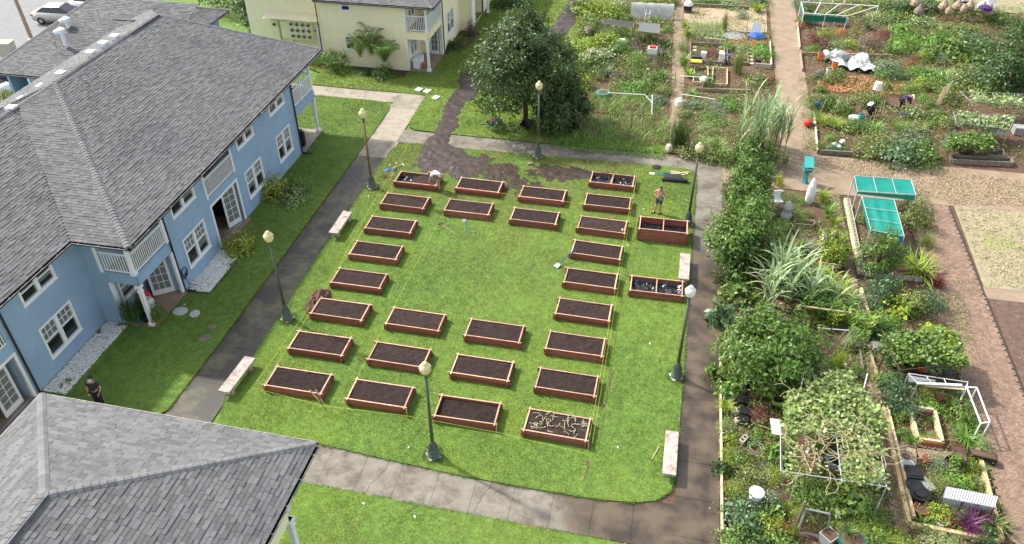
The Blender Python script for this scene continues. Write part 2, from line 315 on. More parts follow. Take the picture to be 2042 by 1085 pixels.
    V, F, I = cat_(A, [0]*len(A))
    if ex is not None: V, F, I = cat_([(V, F), ex], [0, 1])
    me = npmesh('leaf_mass_'+kind.replace(':', '_'), V, F, mats, I); PC[key] = me; return me
def hash_(s): return sum(ord(c)*(i+3) for i, c in enumerate(s)) % 9973
NAMES = dict(bush='bush', fine='shrub', ball='shrub', broad='leafy_plant', strap='strap_leaf_plant', wispy='grass_clump', upright='spear_grass', ginger='ginger_plant', cane='cane_grass', rosette='rosette_plant', palm='palm_plant', lobed='papaya_plant', tuft='small_plant', tall='tall_bush')
CATS = dict(bush='bush', fine='shrub', ball='shrub', broad='plant', strap='plant', wispy='grass', upright='grass', ginger='plant', cane='grass', rosette='plant', palm='palm', lobed='plant', tuft='plant', tall='bush')
GRP = dict(bush='leafy bushes in the garden plots', fine='fine leaved shrubs in the garden plots', ball='rounded shrubs in the gardens', broad='broad leaved plants in the plots', strap='strap leaved clumps', wispy='grass clumps in the plots', upright='upright spear grasses', ginger='ginger plants', cane='tall cane grasses', rosette='rosette plants', palm='palm plants', lobed='papaya plants', tuft='small vegetable plants', tall='tall bushes')
_pv = {}
def plant(kind, px, py, wpx, h, label, z=.05):
    sh = kind.split(':')[0]; P = g(px, py, z); s = ppm(P); rad = wpx/2/s*1.12; _pv[kind] = _pv.get(kind, 0)+1
    o = bpy.data.objects.new(NAMES[sh], plant_mesh(kind, _pv[kind] % 3)); COL.objects.link(o); P.z = z-.01; o.location = P
    o.scale = (rad, rad*rnd.uniform(.9, 1.1), h); o.rotation_euler = (0, 0, rnd.uniform(0, 6.28))
    return tag(o, label, CATS[sh], GRP[sh])
exec_parts = []
# ------------------------------------------------------------------ ground
def sheet(x0, y0, x1, y1, z): return MB().add([(x0, y0, z), (x1, y0, z), (x1, y1, z), (x0, y1, z)], [(0, 1, 2, 3)])
struct('ground', sheet(-260, -200, 260, 420, -.05).mesh('ground', M['turfbase']))
struct('garden_ground', sheet(-.6, -30, 60, 46, -.02).mesh('garden_ground', M['earth']))
struct('parking_lot', sheet(-75, -14, -33.6, 60, -.03).mesh('parking_lot', M['asphalt']))
struct('kerb', MB().mm((-53.5, -5, -.04), (-50.5, 26, .06)).mm((-44.3, 17, -.04), (-43.9, 24, .08)).mesh('kerb', M['kerb']))
def wetconc():
    """walk concrete: dry and pale where the sprinklers do not reach, damp and brown in the south east"""
    if 'walk_concrete' in MATS: return MATS['walk_concrete']
    m = mat('walk_concrete', (.19, .172, .14), .75, .22, 2.2, bump=.15, bscale=60, col3=(.105, .088, .066), s3=.8, t3=.53); n = m.node_tree.nodes; l = m.node_tree.links; b = n['Principled BSDF']; old = b.inputs['Base Color'].links[0].from_socket
    ge = n.new('ShaderNodeNewGeometry'); sx = n.new('ShaderNodeSeparateXYZ'); l.new(ge.outputs['Position'], sx.inputs[0]); no = n.new('ShaderNodeTexNoise'); no.inputs['Scale'].default_value = .55; no.inputs['Detail'].default_value = 7; no.inputs['Roughness'].default_value = .65; l.new(ge.outputs['Position'], no.inputs[0])
    def op(o, a, c):
        q = n.new('ShaderNodeMath'); q.operation = o
        for i, v in enumerate((a, c)):
            if isinstance(v, (int, float)): q.inputs[i].default_value = v
            else: l.new(v, q.inputs[i])
        return q.outputs[0]
    def sm(v, a, c): q = n.new('ShaderNodeMapRange'); q.interpolation_type = 'SMOOTHSTEP'; l.new(v, q.inputs[0]); q.inputs[1].default_value = a; q.inputs[2].default_value = c; return q.outputs[0]
    nz = op('MULTIPLY', op('SUBTRACT', no.outputs[0], .5), 14); xx = sm(op('ADD', sx.outputs[0], nz), 3.2, 6.2); yy = sm(op('ADD', op('MULTIPLY', sx.outputs[1], -1), nz), -9, -3); w = op('MULTIPLY', xx, yy)
    mx = n.new('ShaderNodeMixRGB'); l.new(w, mx.inputs[0]); l.new(old, mx.inputs[1])
    cr = n.new('ShaderNodeValToRGB'); cr.color_ramp.elements[0].position = .38; cr.color_ramp.elements[1].position = .62; cr.color_ramp.elements[0].color = (.045, .034, .026, 1); cr.color_ramp.elements[1].color = (.115, .085, .058, 1); n2 = n.new('ShaderNodeTexNoise'); n2.inputs['Scale'].default_value = 1.1; n2.inputs['Detail'].default_value = 6; l.new(ge.outputs['Position'], n2.inputs[0]); l.new(n2.outputs[0], cr.inputs[0]); l.new(cr.outputs[0], mx.inputs[2]); l.new(mx.outputs[0], b.inputs['Base Color'])
    rr = n.new('ShaderNodeMapRange'); l.new(w, rr.inputs[0]); rr.inputs[3].default_value = .78; rr.inputs[4].default_value = .34; l.new(rr.outputs[0], b.inputs['Roughness']); return m
def slabs(name, x0, y0, x1, y1, n, along, m, sub='slab', z=0.):
    """a walk of cast slabs with open joints"""
    root = struct(name, MB().mm((x0, y0, z-.04), (x1, y1, z-.012)).mesh(name, M['joint']))
    for i in range(n):
        if along == 'x': a, b = x0+(x1-x0)*i/n, x0+(x1-x0)*(i+1)/n; mb = MB().mm((a+.006, y0, z-.03), (b-.006, y1, z+rnd.uniform(-.002, .002)))
        else: a, b = y0+(y1-y0)*i/n, y0+(y1-y0)*(i+1)/n; mb = MB().mm((x0, a+.006, z-.03), (x1, b-.006, z+rnd.uniform(-.002, .002)))
        ob(sub, mb.mesh(sub, m(i) if isinstance(m, type(lambda: 0)) else m), root)
    return root
slabs('south_path', -13.6, -12.55, 8.3, -10.6, 15, 'x', wetconc())
slabs('east_path', 8.3, -17, 9.88, 15.2, 19, 'y', wetconc())
slabs('west_path', -12.25, -10.6, -10.2, 13.6, 11, 'y', lambda i: M['concmoss'] if i < 10 else M['conclight'])
slabs('west_path_end', -12.4, 13.6, -10.4, 20.42, 3, 'y', lambda i: M['conclight'])
slabs('north_path', -10.4, 13.5, 8.3, 15.15, 9, 'x', wetconc())
slabs('house_path', -26, 18.85, -12.4, 20.42, 6, 'x', lambda i: M['conclight'])

def crack(root, pts, label=None): return ob('crack', MB().path([Vector((x, y, .004)) for x, y in pts], .0045, 4).mesh('crack', M['turfside']), root)
sp_ = bpy.data.objects['south_path']
for cx in (-2.9, 1.3, 5.6):
    p = [(cx, -12.5)]
    while p[-1][1] < -10.8: p.append((p[-1][0]+rnd.uniform(-.12, .14), p[-1][1]+rnd.uniform(.12, .3)))
    crack(sp_, p)
ISL = [(-10.0, -10.0), (-9.7, -10.45), (-9, -10.6), (-5.4, -10.62), (-2.5, -10.8), (0, -10.95), (3, -11.0), (5.5, -10.98), (6.8, -10.85), (7.6, -10.6), (8.1, -10.1), (8.25, -9.4), (8.3, -5), (8.32, 1), (8.35, 8), (8.4, 12.6), (8.3, 13.3), (8.1, 13.6), (7.6, 13.75), (2, 13.65), (-6, 13.45), (-9, 13.5), (-9.8, 13.35), (-10.2, 12.9), (-10.35, 12.2), (-10.45, 9), (-10.4, -1), (-10.2, -9.2)]
WST = [(-18.2, -24), (-14.5, -24), (-13.6, -12.4), (-13.0, -11.1), (-12.25, -10.2), (-12.15, -6), (-12.2, 12), (-12.3, 17.6), (-12.5, 18.3), (-13.0, 18.7), (-13.8, 18.85), (-27, 18.85), (-27, 14), (-18.2, 14)]
NOR = [(-19.3, 20.42), (-16, 20.38), (-12, 20.42), (-10.5, 20.4), (-10.42, 16.3), (-10.2, 15.6), (-9.7, 15.25), (-6.5, 15.15), (0, 15.15), (4, 15.3), (7, 15.5), (7, 16.4), (-.7, 16.6), (-1, 24), (-1.6, 30), (-1.4, 60), (-40, 80), (-40, 27), (-22.6, 24.1), (-19.3, 22.5)]
SOU = [(-14, -40), (8.3, -40), (8.3, -13.3), (7.4, -12.75), (6.2, -12.62), (2, -12.58), (-3, -12.5), (-14, -12.5)]
def turf(name, poly, z=.045):
    n = len(poly); mb = MB(); vs = [(x, y, z) for x, y in poly]+[(x, y, -.04) for x, y in poly]
    mb.add(vs, [tuple(range(n))], 0); mb.f += [(i, n+i, n+(i+1) % n, (i+1) % n) for i in range(n)]; mb.m += [1]*n
    return struct(name, mb.mesh(name, [M['turfbase'], M['turfside']]))
for nm, pl in (('courtyard_lawn', ISL), ('west_lawn', WST), ('north_lawn', NOR), ('south_lawn', SOU)): turf(nm, pl)

# ---- mud and dirt on the lawn
def mudf(x, y):
    d = lambda cx, cy, rx, ry: 1-np.sqrt(((x-cx)/rx)**2+((y-cy)/ry)**2)
    m = np.maximum.reduce([d(-5.6, 11.3, 3.0, 2.3), d(-2.6, 10.9, 3.4, 1.7)*.75, d(-7.3, 12.6, 1.5, 1.5)*1.2, d(.6, 11.6, 2.6, 1.1)*.8, d(-1.8, 9.8, 2.4, 1.3)*.5, d(2.6, 11.9, 2.4, .7)*.5])
    strip = 1-np.abs(x+7.75+.04*(y-13)+.15*np.sin(y*1.1))/.78
    strip = np.where((y > 11.5) & (y < 24.5), strip*1.3, -1)
    xs = np.interp(y, [20, 24.5, 27, 33, 42, 60], [-7.9, -7.6, -4.6, -3.5, -2.75, -1.0]); st2 = np.where(y >= 20, (1-np.abs(x-xs)/1.0)*1.3, -1)
    m = np.maximum(np.maximum(m, strip), st2)
    return m*1.5+(fbm(x, y, .9)-.5)*1.3+(fbm(x, y, 5)-.5)*.7
def dirt_patch(name, x0, y0, x1, y1, f, thr, m, label=None, cell=.09, z=.052, amp=.05):
    nx, ny = int((x1-x0)/cell), int((y1-y0)/cell); X, Y = np.meshgrid(np.linspace(x0, x1, nx), np.linspace(y0, y1, ny), indexing='ij'); v = f(X, Y)
    Z = z+amp*np.clip(fbm(X, Y, 2.5, 5)-.35, 0, 1)*np.clip(v-thr+.1, 0, 1)
    idx = np.arange(nx*ny).reshape(nx, ny); k = v > thr; q = k[:-1, :-1] & k[1:, :-1] & k[1:, 1:] & k[:-1, 1:]
    F = np.stack([idx[:-1, :-1], idx[1:, :-1], idx[1:, 1:], idx[:-1, 1:]], -1)[q]
    me = npmesh(name, np.stack([X, Y, Z], -1).reshape(-1, 3), F, m); bm = bmesh.new(); bm.from_mesh(me); bmesh.ops.delete(bm, geom=[a for a in bm.verts if not a.link_faces], context='VERTS'); bm.to_mesh(me); bm.free()
    return struct(name, me)
dirt_patch('mud_patch', -10, 8.2, 5.4, 15.1, mudf, .29, M['mud'], cell=.06, z=.050, amp=.16)
dirt_patch('dirt_track', -9.6, 15.1, -.2, 58, mudf, .25, M['mud'], cell=.12, amp=.16)
dirt_patch('planting_bed', -20, 22.2, -12.9, 24.1, lambda x, y: np.where(y > 23.0+.5*np.sin(x), .6, 0)+(fbm(x, y, 1.2)-.5), .4, M['mud'])
dirt_patch('side_planting_bed', -11.3, 27.6, -8.6, 33.4, lambda x, y: 1.2-((x+10.8)/1.5)**2-((y-30.6)/2.6)**2+(fbm(x, y, 1.2)-.5), .4, M['mud'])
dirt_patch('lawn_trench', 4.6, -10.6, 6.6, -4.2, lambda x, y: 1-np.abs(x-5.15-.09*(y+7)-.05*np.sin(y*3))/.07+(fbm(x, y, 3)-.5)*2.4, .35, M['earth'], cell=.04, amp=.01)

# ---- grass blades (stuff)
def grass(name, poly, dens, mats, label, h=.05, w=.022, z=.045, mask=None, dryf=None, cat='grass', seed=1):
    r = np.random.default_rng(seed); P = np.array(poly); x0, y0 = P.min(0); x1, y1 = P.max(0); y1 = min(y1, 62); y0 = max(y0, -22); n = int((x1-x0)*(y1-y0)*dens)
    x = r.uniform(x0, x1, n); y = r.uniform(y0, y1, n); k = inpoly(x+r.normal(0, .02, n), y+r.normal(0, .02, n), poly)
    k &= r.random(n) < np.clip(1.25-np.maximum(y-5, 0)/45, .25, 1)
    if mask is not None: k &= mask(x, y, r)
    x, y = x[k], y[k]; n = len(x); f = .55+.9*fbm(x, y, .8); sz = 1+np.maximum(y-5, 0)/40
    az = r.uniform(0, 6.28, n)+(fbm(x, y, .35)-.5)*6; ln = h*f*(.6+.8*r.random(n))*sz; tip = np.stack([x+np.cos(az)*ln*1.1, y+np.sin(az)*ln*1.1, z+ln*(.35+.6*r.random(n))], 1)
    sd = np.stack([-np.sin(az), np.cos(az), np.zeros(n)], 1)*(w/2*(.6+.8*r.random(n))*sz)[:, None]; b = np.stack([x, y, np.full(n, z-.01)], 1)
    V = np.stack([b-sd, b+sd, tip], 1).reshape(-1, 3); mi = np.zeros(n, int)
    if dryf is not None: mi = (r.random(n) < dryf(x, y)).astype(int)
    if len(mats) > 2: mi = np.where((mi == 0) & (r.random(n) < np.clip((fbm(x-20, y+9, .33)-.5)*5, 0, .9)), 2, mi)
    return ob(name, npmesh(name, V, np.arange(3*n).reshape(n, 3), mats, mi), label=label, cat=cat, kind='stuff')
def isl_mask(x, y, r):
    m = mudf(x, y); k = r.random(len(x)) > np.clip((m-.12)*1.7, 0, .95)
    tr = np.abs(x-5.15-.09*(y+7)) < .07; k &= ~(tr & (y < -4) & (y > -10.6) & (fbm(x, y, 3) > .45))
    for lx, ly in LAMPS: k &= (x-lx)**2+(y-ly)**2 > .3**2
    return k
LAMPS = [(-9.84, -3.94), (-9.98, 7.92), (-1.21, 13.34), (8.01, -4.07), (-.91, -10.27), (8.05, 7.72)]
def dry_isl(x, y):
    return np.clip(.05+.3*np.exp(-((x+.3)/3.2)**2-((y-1.8)/4.2)**2)*(fbm(x, y, 2.2)*1.6)+.95*np.clip((y-5.5)/3, 0, 1)*(fbm(x, y, .9) > .42)*(fbm(x, y, 6)*1.5)*np.clip((5.5-x)/2, .15, 1)+.75*np.clip(fbm(x+40, y, .42)-.5, 0, 1)*3*np.clip((y+2)/6, .35, 1)*(fbm(x, y, 3)), 0, .85)
grass('courtyard_grass', ISL, 950, [LM['lawn'], LM['lawndry'], LM['lush']], 'bright mown grass of the courtyard lawn around the redwood planter boxes', mask=isl_mask, dryf=dry_isl, seed=1)
grass('south_grass', SOU, 700, [LM['lawn'], LM['lawndry'], LM['lush']], 'mown grass south of the bottom concrete path', mask=lambda x, y, r: y > -19, dryf=lambda x, y: np.clip(fbm(x, y, .5)-.45, 0, 1)*1.5, seed=2)
def gravel_at(x, y): return ((x < -16.7) & (y < -5.7) & (y > -10.3)) | ((x < -14.3) & (y > -3.0) & (y < .6)) | ((x < -15.5) & (y > -6) & (y < 13.9)) | ((x < -18.0))
grass('west_grass', WST, 620, [LM['lawnshade'], LM['lawndry']], 'mown grass coloured darker for the shade beside the blue house', mask=lambda x, y, r: (~gravel_at(x, y)) | ((r.random(len(x)) < .35) & (x > -18.1) & ((y < -5.5) | (x > -15.6))) | (y > 14.2), dryf=lambda x, y: np.clip(fbm(x, y, 1.1)-.4, 0, 1)*1.1, seed=3)
grass('north_grass', NOR, 430, [LM['lawn'], LM['lawndry']], 'mown grass around the yellow house and under the large round tree', h=.06, w=.03, mask=lambda x, y, r: (r.random(len(x)) > np.clip((mudf(x, y)-.05)*3.5, 0, .97)) & ~((x < -11.3) & (y > 24.1)) & (x > -28) & ~((y > 23.1) & (x < -13) & (x > -19.6)), dryf=lambda x, y: np.clip(fbm(x, y, .5)-.4+.5*np.clip((x+3.5)/2, 0, .6)*(y > 26), 0, .8), seed=4)
# longer grass creeping over the lawn edges
for nm, pl_, lb, m_ in (('courtyard', ISL, 'uneven grass fringe creeping over the edge of the courtyard lawn', 'lush'), ('south', SOU, 'uneven grass fringe along the south path', 'lush'), ('west', WST[3:10], 'grass fringe coloured darker for shade along the left edge of the west path', 'lawnshade')):
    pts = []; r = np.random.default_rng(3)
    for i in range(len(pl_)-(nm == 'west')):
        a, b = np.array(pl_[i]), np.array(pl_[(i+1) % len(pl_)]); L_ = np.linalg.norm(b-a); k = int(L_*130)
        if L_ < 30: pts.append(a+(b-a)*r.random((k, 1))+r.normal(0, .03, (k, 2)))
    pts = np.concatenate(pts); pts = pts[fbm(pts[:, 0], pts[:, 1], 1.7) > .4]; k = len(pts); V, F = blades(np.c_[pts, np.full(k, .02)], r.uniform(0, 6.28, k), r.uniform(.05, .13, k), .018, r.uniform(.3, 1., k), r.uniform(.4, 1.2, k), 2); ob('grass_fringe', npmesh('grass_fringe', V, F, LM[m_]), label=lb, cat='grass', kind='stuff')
# tussocks round every lamp foot
for (lx, ly), wh in zip(LAMPS, ('lamp by the sod pile', 'lamp beside the first box with the bending man', 'lamp before the red chair', 'white topped lamp on the east path', 'frontmost lamp', 'lamp beside the tall planter box')):
    n = 260; a = rng.uniform(0, 6.28, n); rr = rng.uniform(.26, .45, n); V, F = blades(np.c_[lx+np.cos(a)*rr, ly+np.sin(a)*rr, np.full(n, .04)], rng.uniform(0, 6.28, n), rng.uniform(.08, .17, n), .018, rng.uniform(.1, .8, n), np.full(n, .7), 2)
    ob('grass_tuft', npmesh('grass_tuft', V, F, LM['dark']), label='ring of longer dark grass round the foot of the '+wh, cat='grass', kind='stuff')
# tall lush weeds of the north garden and its verge
def tall(name, poly, dens, m, label, h, w, seed, th=(.1, .8), cv=(.4, 1.3)):
    r = np.random.default_rng(seed); P = np.array(poly); a, b = P.min(0), P.max(0); n = int((b[0]-a[0])*(b[1]-a[1])*dens); x = r.uniform(a[0], b[0], n); y = r.uniform(a[1], b[1], n); k = inpoly(x+r.normal(0, .08, n), y+r.normal(0, .08, n), poly) & (fbm(x, y, .9)+r.random(n)*.5 > .5); x, y = x[k], y[k]; n = len(x)
    V, F = blades(np.c_[x, y, np.full(n, .0)], r.uniform(0, 6.28, n)+fbm(x, y, .5)*3, h*(.4+1.1*fbm(x, y, .7))*r.uniform(.6, 1.3, n), w, r.uniform(*th, n), r.uniform(*cv, n), 3)
    return ob(name, npmesh(name, V, F, m), label=label, cat='grass', kind='stuff')
def gp(*pts): return [(g(*p).x, g(*p).y) for p in pts]
tall('tall_weeds', gp((1105, 290), (1330, 292), (1335, 240), (1300, 190), (1190, 185), (1110, 215)), 105, LM['grass'], 'lush tall grass and weeds covering the fenced plot beyond the top path', .62, .035, 5)
tall('verge_grass', gp((1095, 298), (1325, 318), (1330, 302), (1100, 282)), 300, LM['bright'], 'thick bright green grass fringe along the far edge of the top path', .3, .026, 6)
tall('plot_grass', gp((1350, 285), (1500, 285), (1500, 180), (1350, 190)), 45, LM['grass'], 'patchy grass and seedlings in the plot left of the tall cane', .3, .03, 7)
tall('meadow_grass', gp((1375, 80), (1445, 80), (1445, 50), (1375, 48)), 150, LM['pale'], 'fine feathery green patch of grass below the straw covered plot', .6, .03, 8)

# ---- garden walks
def flat(name, poly, z, m): return struct(name, MB().add([(x, y, z) for x, y in poly], [tuple(range(len(poly)))]).mesh(name, m))
flat('garden_walk', [(13.4, 15), (15.55, 15), (16.0, 46), (13.8, 46)], .004, M['dirtpath'])
flat('garden_crossing', [(9.88, 12.6), (60, 12.6), (60, 17.6), (10.1, 17.0), (9.88, 15)], .008, M['dirtpath'])
flat('plot_walk', [(6.6, 16), (7.3, 16), (6.75, 46), (5.5, 46)], .004, M['dirtpath'])
flat('dry_grass_field', [(22.35, 5.2), (60, 5.2), (60, 12.6), (22.5, 12.6)], .012, M['dry'])
flat('brown_field', [(22.25, -20), (60, -20), (60, 4.3), (22.35, 4.3)], .010, M['brownfield'])
flat('field_walk', [(22.3, 4.3), (60, 4.3), (60, 5.2), (22.3, 5.2)], .006, M['dirtpath'])
flat('far_field', [(20, 46), (90, 46), (90, 120), (20, 120)], .004, M['dry'])
flat('straw_plot_ground', gp((1358, 60), (1530, 66), (1528, 18), (1370, 12)), .02, M['chipdirt'])
# straw and wood chip mulch lying on the crossing
def chips(name, poly, n, m, label, L=.12, seed=1, z=.02):
    r = np.random.default_rng(seed); P = np.array(poly); a, b = P.min(0), P.max(0); x = r.uniform(a[0], b[0], n); y = r.uniform(a[1], b[1], n); k = inpoly(x, y, poly) & (fbm(x, y, 1.3)+r.random(n)*.35 > .5); x, y = x[k], y[k]; n = len(x)
    V, F = leaves(np.c_[x, y, np.full(n, z)], np.tile([0, 0, 1.], (n, 1)), L, .3, r, .1, .1); return ob(name, npmesh(name, V, F, m), label=label, cat='mulch', kind='stuff')
chips('straw_mulch', gp((1640, 312), (2042, 360), (2042, 412), (1900, 408), (1740, 370), (1620, 330)), 14000, M['straw'], 'pale straw and wood chip mulch strewn across the garden crossing', seed=2)
chips('orange_mulch', gp((1622, 182), (1800, 190), (1806, 158), (1640, 150)), 7000, M['orange'], 'orange wood chips spread over the plot with the bending woman', .14, seed=3, z=.05)
chips('garden_litter', [(10, -14), (15.8, -14), (15.8, 5), (10, 5)], 5000, M['straw'], 'dead leaves and stalks scattered on the soil of the near plots', .08, seed=4)
chips('brown_field_litter', [(22.4, -6), (27, -6), (27, 4.2), (22.4, 4.2)], 700, M['straw'], 'bits of straw on the brown soil field', .07, seed=5, z=.015)
chips('dry_field_thatch', [(22.6, 5.4), (30, 5.4), (30, 12.6), (22.6, 12.6)], 3500, M['straw'], 'dried thatch over the pale grass field', .16, seed=6, z=.03)

# ---- herringbone brick walk: the nearest bricks one by one, the rest as one mass
def herring(x0, x1, y0, y1, L=.2):
    w = L/2; out = []
    for i in range(int((x1-x0)/w)):
        for j in range(int((y1-y0)/w)):
            k = (i-j) % 4
            if k == 0 and i+1 < int((x1-x0)/w): out.append((x0+(i+1)*w, y0+(j+.5)*w, 0))
            elif k == 3: out.append((x0+(i+.5)*w, y0+(j+1)*w, 1))
    return out
bw = struct('brick_walk', sheet(19.75, -20, 22.3, 12.6, .002).mesh('brick_walk', M['joint']))
bk = [[MB().box((0, 0, 0), (.19, .09, .04), 0).mesh('brick', M['brick']), MB().box((0, 0, 0), (.09, .19, .04), 0).mesh('brick', M['brick'])] for _ in range(4)]
hb = herring(19.8, 22.25, -10.6, 12.6); hb.sort(key=lambda t: t[1]); big = MB()
for q, (x, y, v) in enumerate(hb):
    z = .004+rnd.uniform(-.004, .004)
    if q < 300: ob('brick', bk[q % 4][v], bw, (x, y, z), rnd.uniform(-.02, .02))
    else: big.box((x, y, z), (.09, .19, .04) if v else (.19, .09, .04), rnd.uniform(-.02, .02))
ob('brick_mass', big.mesh('brick_mass', M['brick']), bw, kind='stuff')
bw2 = struct('narrow_brick_walk', sheet(15.85, -20, 16.5, 12.6, .001).mesh('narrow_brick_walk', M['joint']))
b2 = MB()
for x, y, v in herring(15.9, 16.5, -13, 12.6): b2.box((x, y, .002+rnd.uniform(-.003, .003)), (.09, .19, .04) if v else (.19, .09, .04), rnd.uniform(-.02, .02))
ob('brick_mass', b2.mesh('brick_mass', M['brick']), bw2, kind='stuff')
# ------------------------------------------------------------------ houses
class PL:
    """a wall plane: o + a*d along the wall, n outward"""
    def __init__(s, o, d, n): s.o = Vector((*o, 0)); s.d = Vector((*d, 0)); s.n = Vector((*n, 0))
    def P(s, a, z, out=0): p = s.o+s.d*a+s.n*out; return Vector((p.x, p.y, z))
    def box(s, mb, a0, a1, z0, z1, o0, o1, mi=0):
        p, q = s.P(a0, z0, o0), s.P(a1, z1, o1); return mb.mm([min(p[i], q[i]) for i in range(3)], [max(p[i], q[i]) for i in range(3)], mi)
def wall(root, pl, a0, a1, z0, z1, ops, m, exp=.15, label=None):
    """backing wall cut into cells round the openings, and lapped boards on it"""
    As = sorted({a0, a1, *[v for o in ops for v in (o[0], o[1]) if a0 < v < a1]}); Zs = sorted({z0, z1, *[v for o in ops for v in (o[2], o[3]) if z0 < v < z1]})
    mb = MB()
    for i in range(len(As)-1):
        for j in range(len(Zs)-1):
            ca, cz = (As[i]+As[i+1])/2, (Zs[j]+Zs[j+1])/2
            if not any(o[0] < ca < o[1] and o[2] < cz < o[3] for o in ops): pl.box(mb, As[i], As[i+1], Zs[j], Zs[j+1], -.14, 0)
    w = ob('wall', mb.mesh('wall', m), root); sb = MB(); z = z0+.02
    while z+exp <= z1+.001:
        segs = [(a0, a1)]
        for o in ops:
            if o[2] < z+exp*.5 < o[3]:
                ns = []
                for s0, s1 in segs:
                    if o[0] > s0: ns.append((s0, min(s1, o[0])))
                    if o[1] < s1: ns.append((max(s0, o[1]), s1))
                segs = [t for t in ns if t[1]-t[0] > .01]
        for s0, s1 in segs:
            A, B, C_, D = pl.P(s0, z, .034), pl.P(s1, z, .034), pl.P(s1, z+exp, .006), pl.P(s0, z+exp, .006); E_, F_ = pl.P(s0, z, .003), pl.P(s1, z, .003)
            sb.add([A, B, C_, D, E_, F_], [(0, 1, 2, 3), (4, 5, 1, 0)])
        z += exp
    ob('siding', sb.mesh('siding', m), w, kind='stuff'); return w
def window(root, pl, a0, a1, z0, z1, twin=True, grid=(3, 2), up='blind'):
    c = .10; mb = MB(); mid = (z0+z1)/2+.02
    for A in ((a0, a0+c, z0, z1), (a1-c, a1, z0, z1), (a0+c, a1-c, z1-c, z1), (a0+c, a1-c, z0, z0+c)): pl.box(mb, *A, -.06, .05)
    pl.box(mb, a0-.03, a1+.03, z0-.05, z0-.002, -.02, .08)
    xs = [(a0+c, a1-c)]
    if twin: m = (a0+a1)/2; pl.box(mb, m-c*.9, m+c*.9, z0+c, z1-c, -.06, .048); xs = [(a0+c, m-c*.9), (m+c*.9, a1-c)]
    for p, q in xs:
        pl.box(mb, p, q, mid-.035, mid+.035, -.05, .01)
        if grid:
            for i in range(1, grid[0]): t = p+(q-p)*i/grid[0]; pl.box(mb, t-.011, t+.011, mid+.035, z1-c, -.045, -.012)
            for j in range(1, grid[1]): t = mid+(z1-c-mid)*j/grid[1]; pl.box(mb, p, q, t-.011, t+.011, -.046, -.014)
    f = ob('window', mb.mesh('window', M['trim']), root)
    for p, q in xs:
        k = MB(); pl.box(k, p, q, mid+.035, z1-c, -.09, -.05); ob('pane', k.mesh('pane', M[up]), f)
        cu = rnd.uniform(.0, .6)*(mid-z0-c); k = MB(); pl.box(k, p, q, z0+c, mid-.035-cu, -.09, -.05); ob('pane', k.mesh('pane', M['glass']), f)
        if cu > .12: k = MB(); pl.box(k, p, q, mid-.035-cu+.004, mid-.035, -.088, -.052); ob('curtain', k.mesh('curtain', M['blind']), f)
    return f
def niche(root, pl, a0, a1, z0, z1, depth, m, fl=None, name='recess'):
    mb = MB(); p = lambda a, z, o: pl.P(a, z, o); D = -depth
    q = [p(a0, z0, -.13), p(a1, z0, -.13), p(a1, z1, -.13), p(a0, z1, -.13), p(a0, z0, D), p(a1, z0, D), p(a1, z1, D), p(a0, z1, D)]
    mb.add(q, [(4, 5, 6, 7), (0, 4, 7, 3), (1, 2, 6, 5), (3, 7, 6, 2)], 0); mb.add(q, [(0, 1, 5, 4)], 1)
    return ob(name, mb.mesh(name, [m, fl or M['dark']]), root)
def railing(root, pl, a0, a1, z0, z1, out=0):
    mb = MB(); pl.box(mb, a0, a1, z1-.07, z1, out-.04, out+.05); w = ob('railing', mb.mesh('railing', M['trim']), root); mb = MB(); pl.box(mb, a0, a1, z0+.06, z0+.12, out-.03, out+.03); ob('bottom_rail', mb.mesh('bottom_rail', M['trim']), w)
    n = max(3, int((a1-a0)/.125)); k = MB(); d = .022
    me = MB().box((0, 0, 0), (.036, .036, z1-z0-.17)).mesh('baluster', M['trim'])
    for i in range(n):
        c = pl.P(a0+(i+.5)*(a1-a0)/n, (z0+z1)/2+.025, out); ob('baluster', me, w, tuple(c))
    return w
def post(root, x, y, z0, z1, w=.2, name='column'):
    mb = MB().box((x, y, (z0+z1)/2), (w*.75, w*.75, z1-z0)).box((x, y, z0+.09), (w*1.15, w*1.15, .18)).box((x, y, z1-.35), (w, w, .06)).box((x, y, z1-.06), (w*1.25, w*1.25, .12))
    return ob(name, mb.mesh(name, M['trim']), root)
def opening_trim(root, pl, a0, a1, z0, z1, w=.13):
    mb = MB(); pl.box(mb, a0-w, a0, z0, z1+w, -.1, .045); pl.box(mb, a1, a1+w, z0, z1+w, -.1, .045); pl.box(mb, a0, a1, z1, z1+w, -.1, .045); return ob('opening_frame', mb.mesh('opening_frame', M['trim']), root)
def french_door(root, p, q, z0, z1, cols=3, rows=4, name='door'):
    p, q = Vector((*p, 0)), Vector((*q, 0)); d = (q-p); L = d.length; a = math.atan2(d.y, d.x); mb = MB(); n = Vector((-d.y, d.x, 0))/L
    def bx(mb, s0, s1, h0, h1, t): c = p+d*((s0+s1)/2/L); mb.box((c.x, c.y, (h0+h1)/2), (s1-s0, t, h1-h0), a)
    for A in ((0, .12, z0, z1), (L-.12, L, z0, z1), (.12, L-.12, z0, z0+.28), (.12, L-.12, z1-.12, z1)): bx(mb, *A, .05)
    for i in range(1, cols): s = .12+(L-.24)*i/cols; bx(mb, s-.015, s+.015, z0+.28, z1-.12, .036)
    for j in range(1, rows): h = z0+.28+(z1-z0-.4)*j/rows; bx(mb, .12, L-.12, h-.015, h+.015, .034)
    f = ob(name, mb.mesh(name, M['white']), root); k = MB(); bx(k, .12, L-.12, z0+.28, z1-.12, .012); ob('pane', k.mesh('pane', M['blind']), f)
    h = MB(); c = p+d*((L-.06)/L)-n*.05; h.box((c.x, c.y, z0+1.0), (.05, .06, .05), a); ob('handle', h.mesh('handle', M['rust']), f); return f
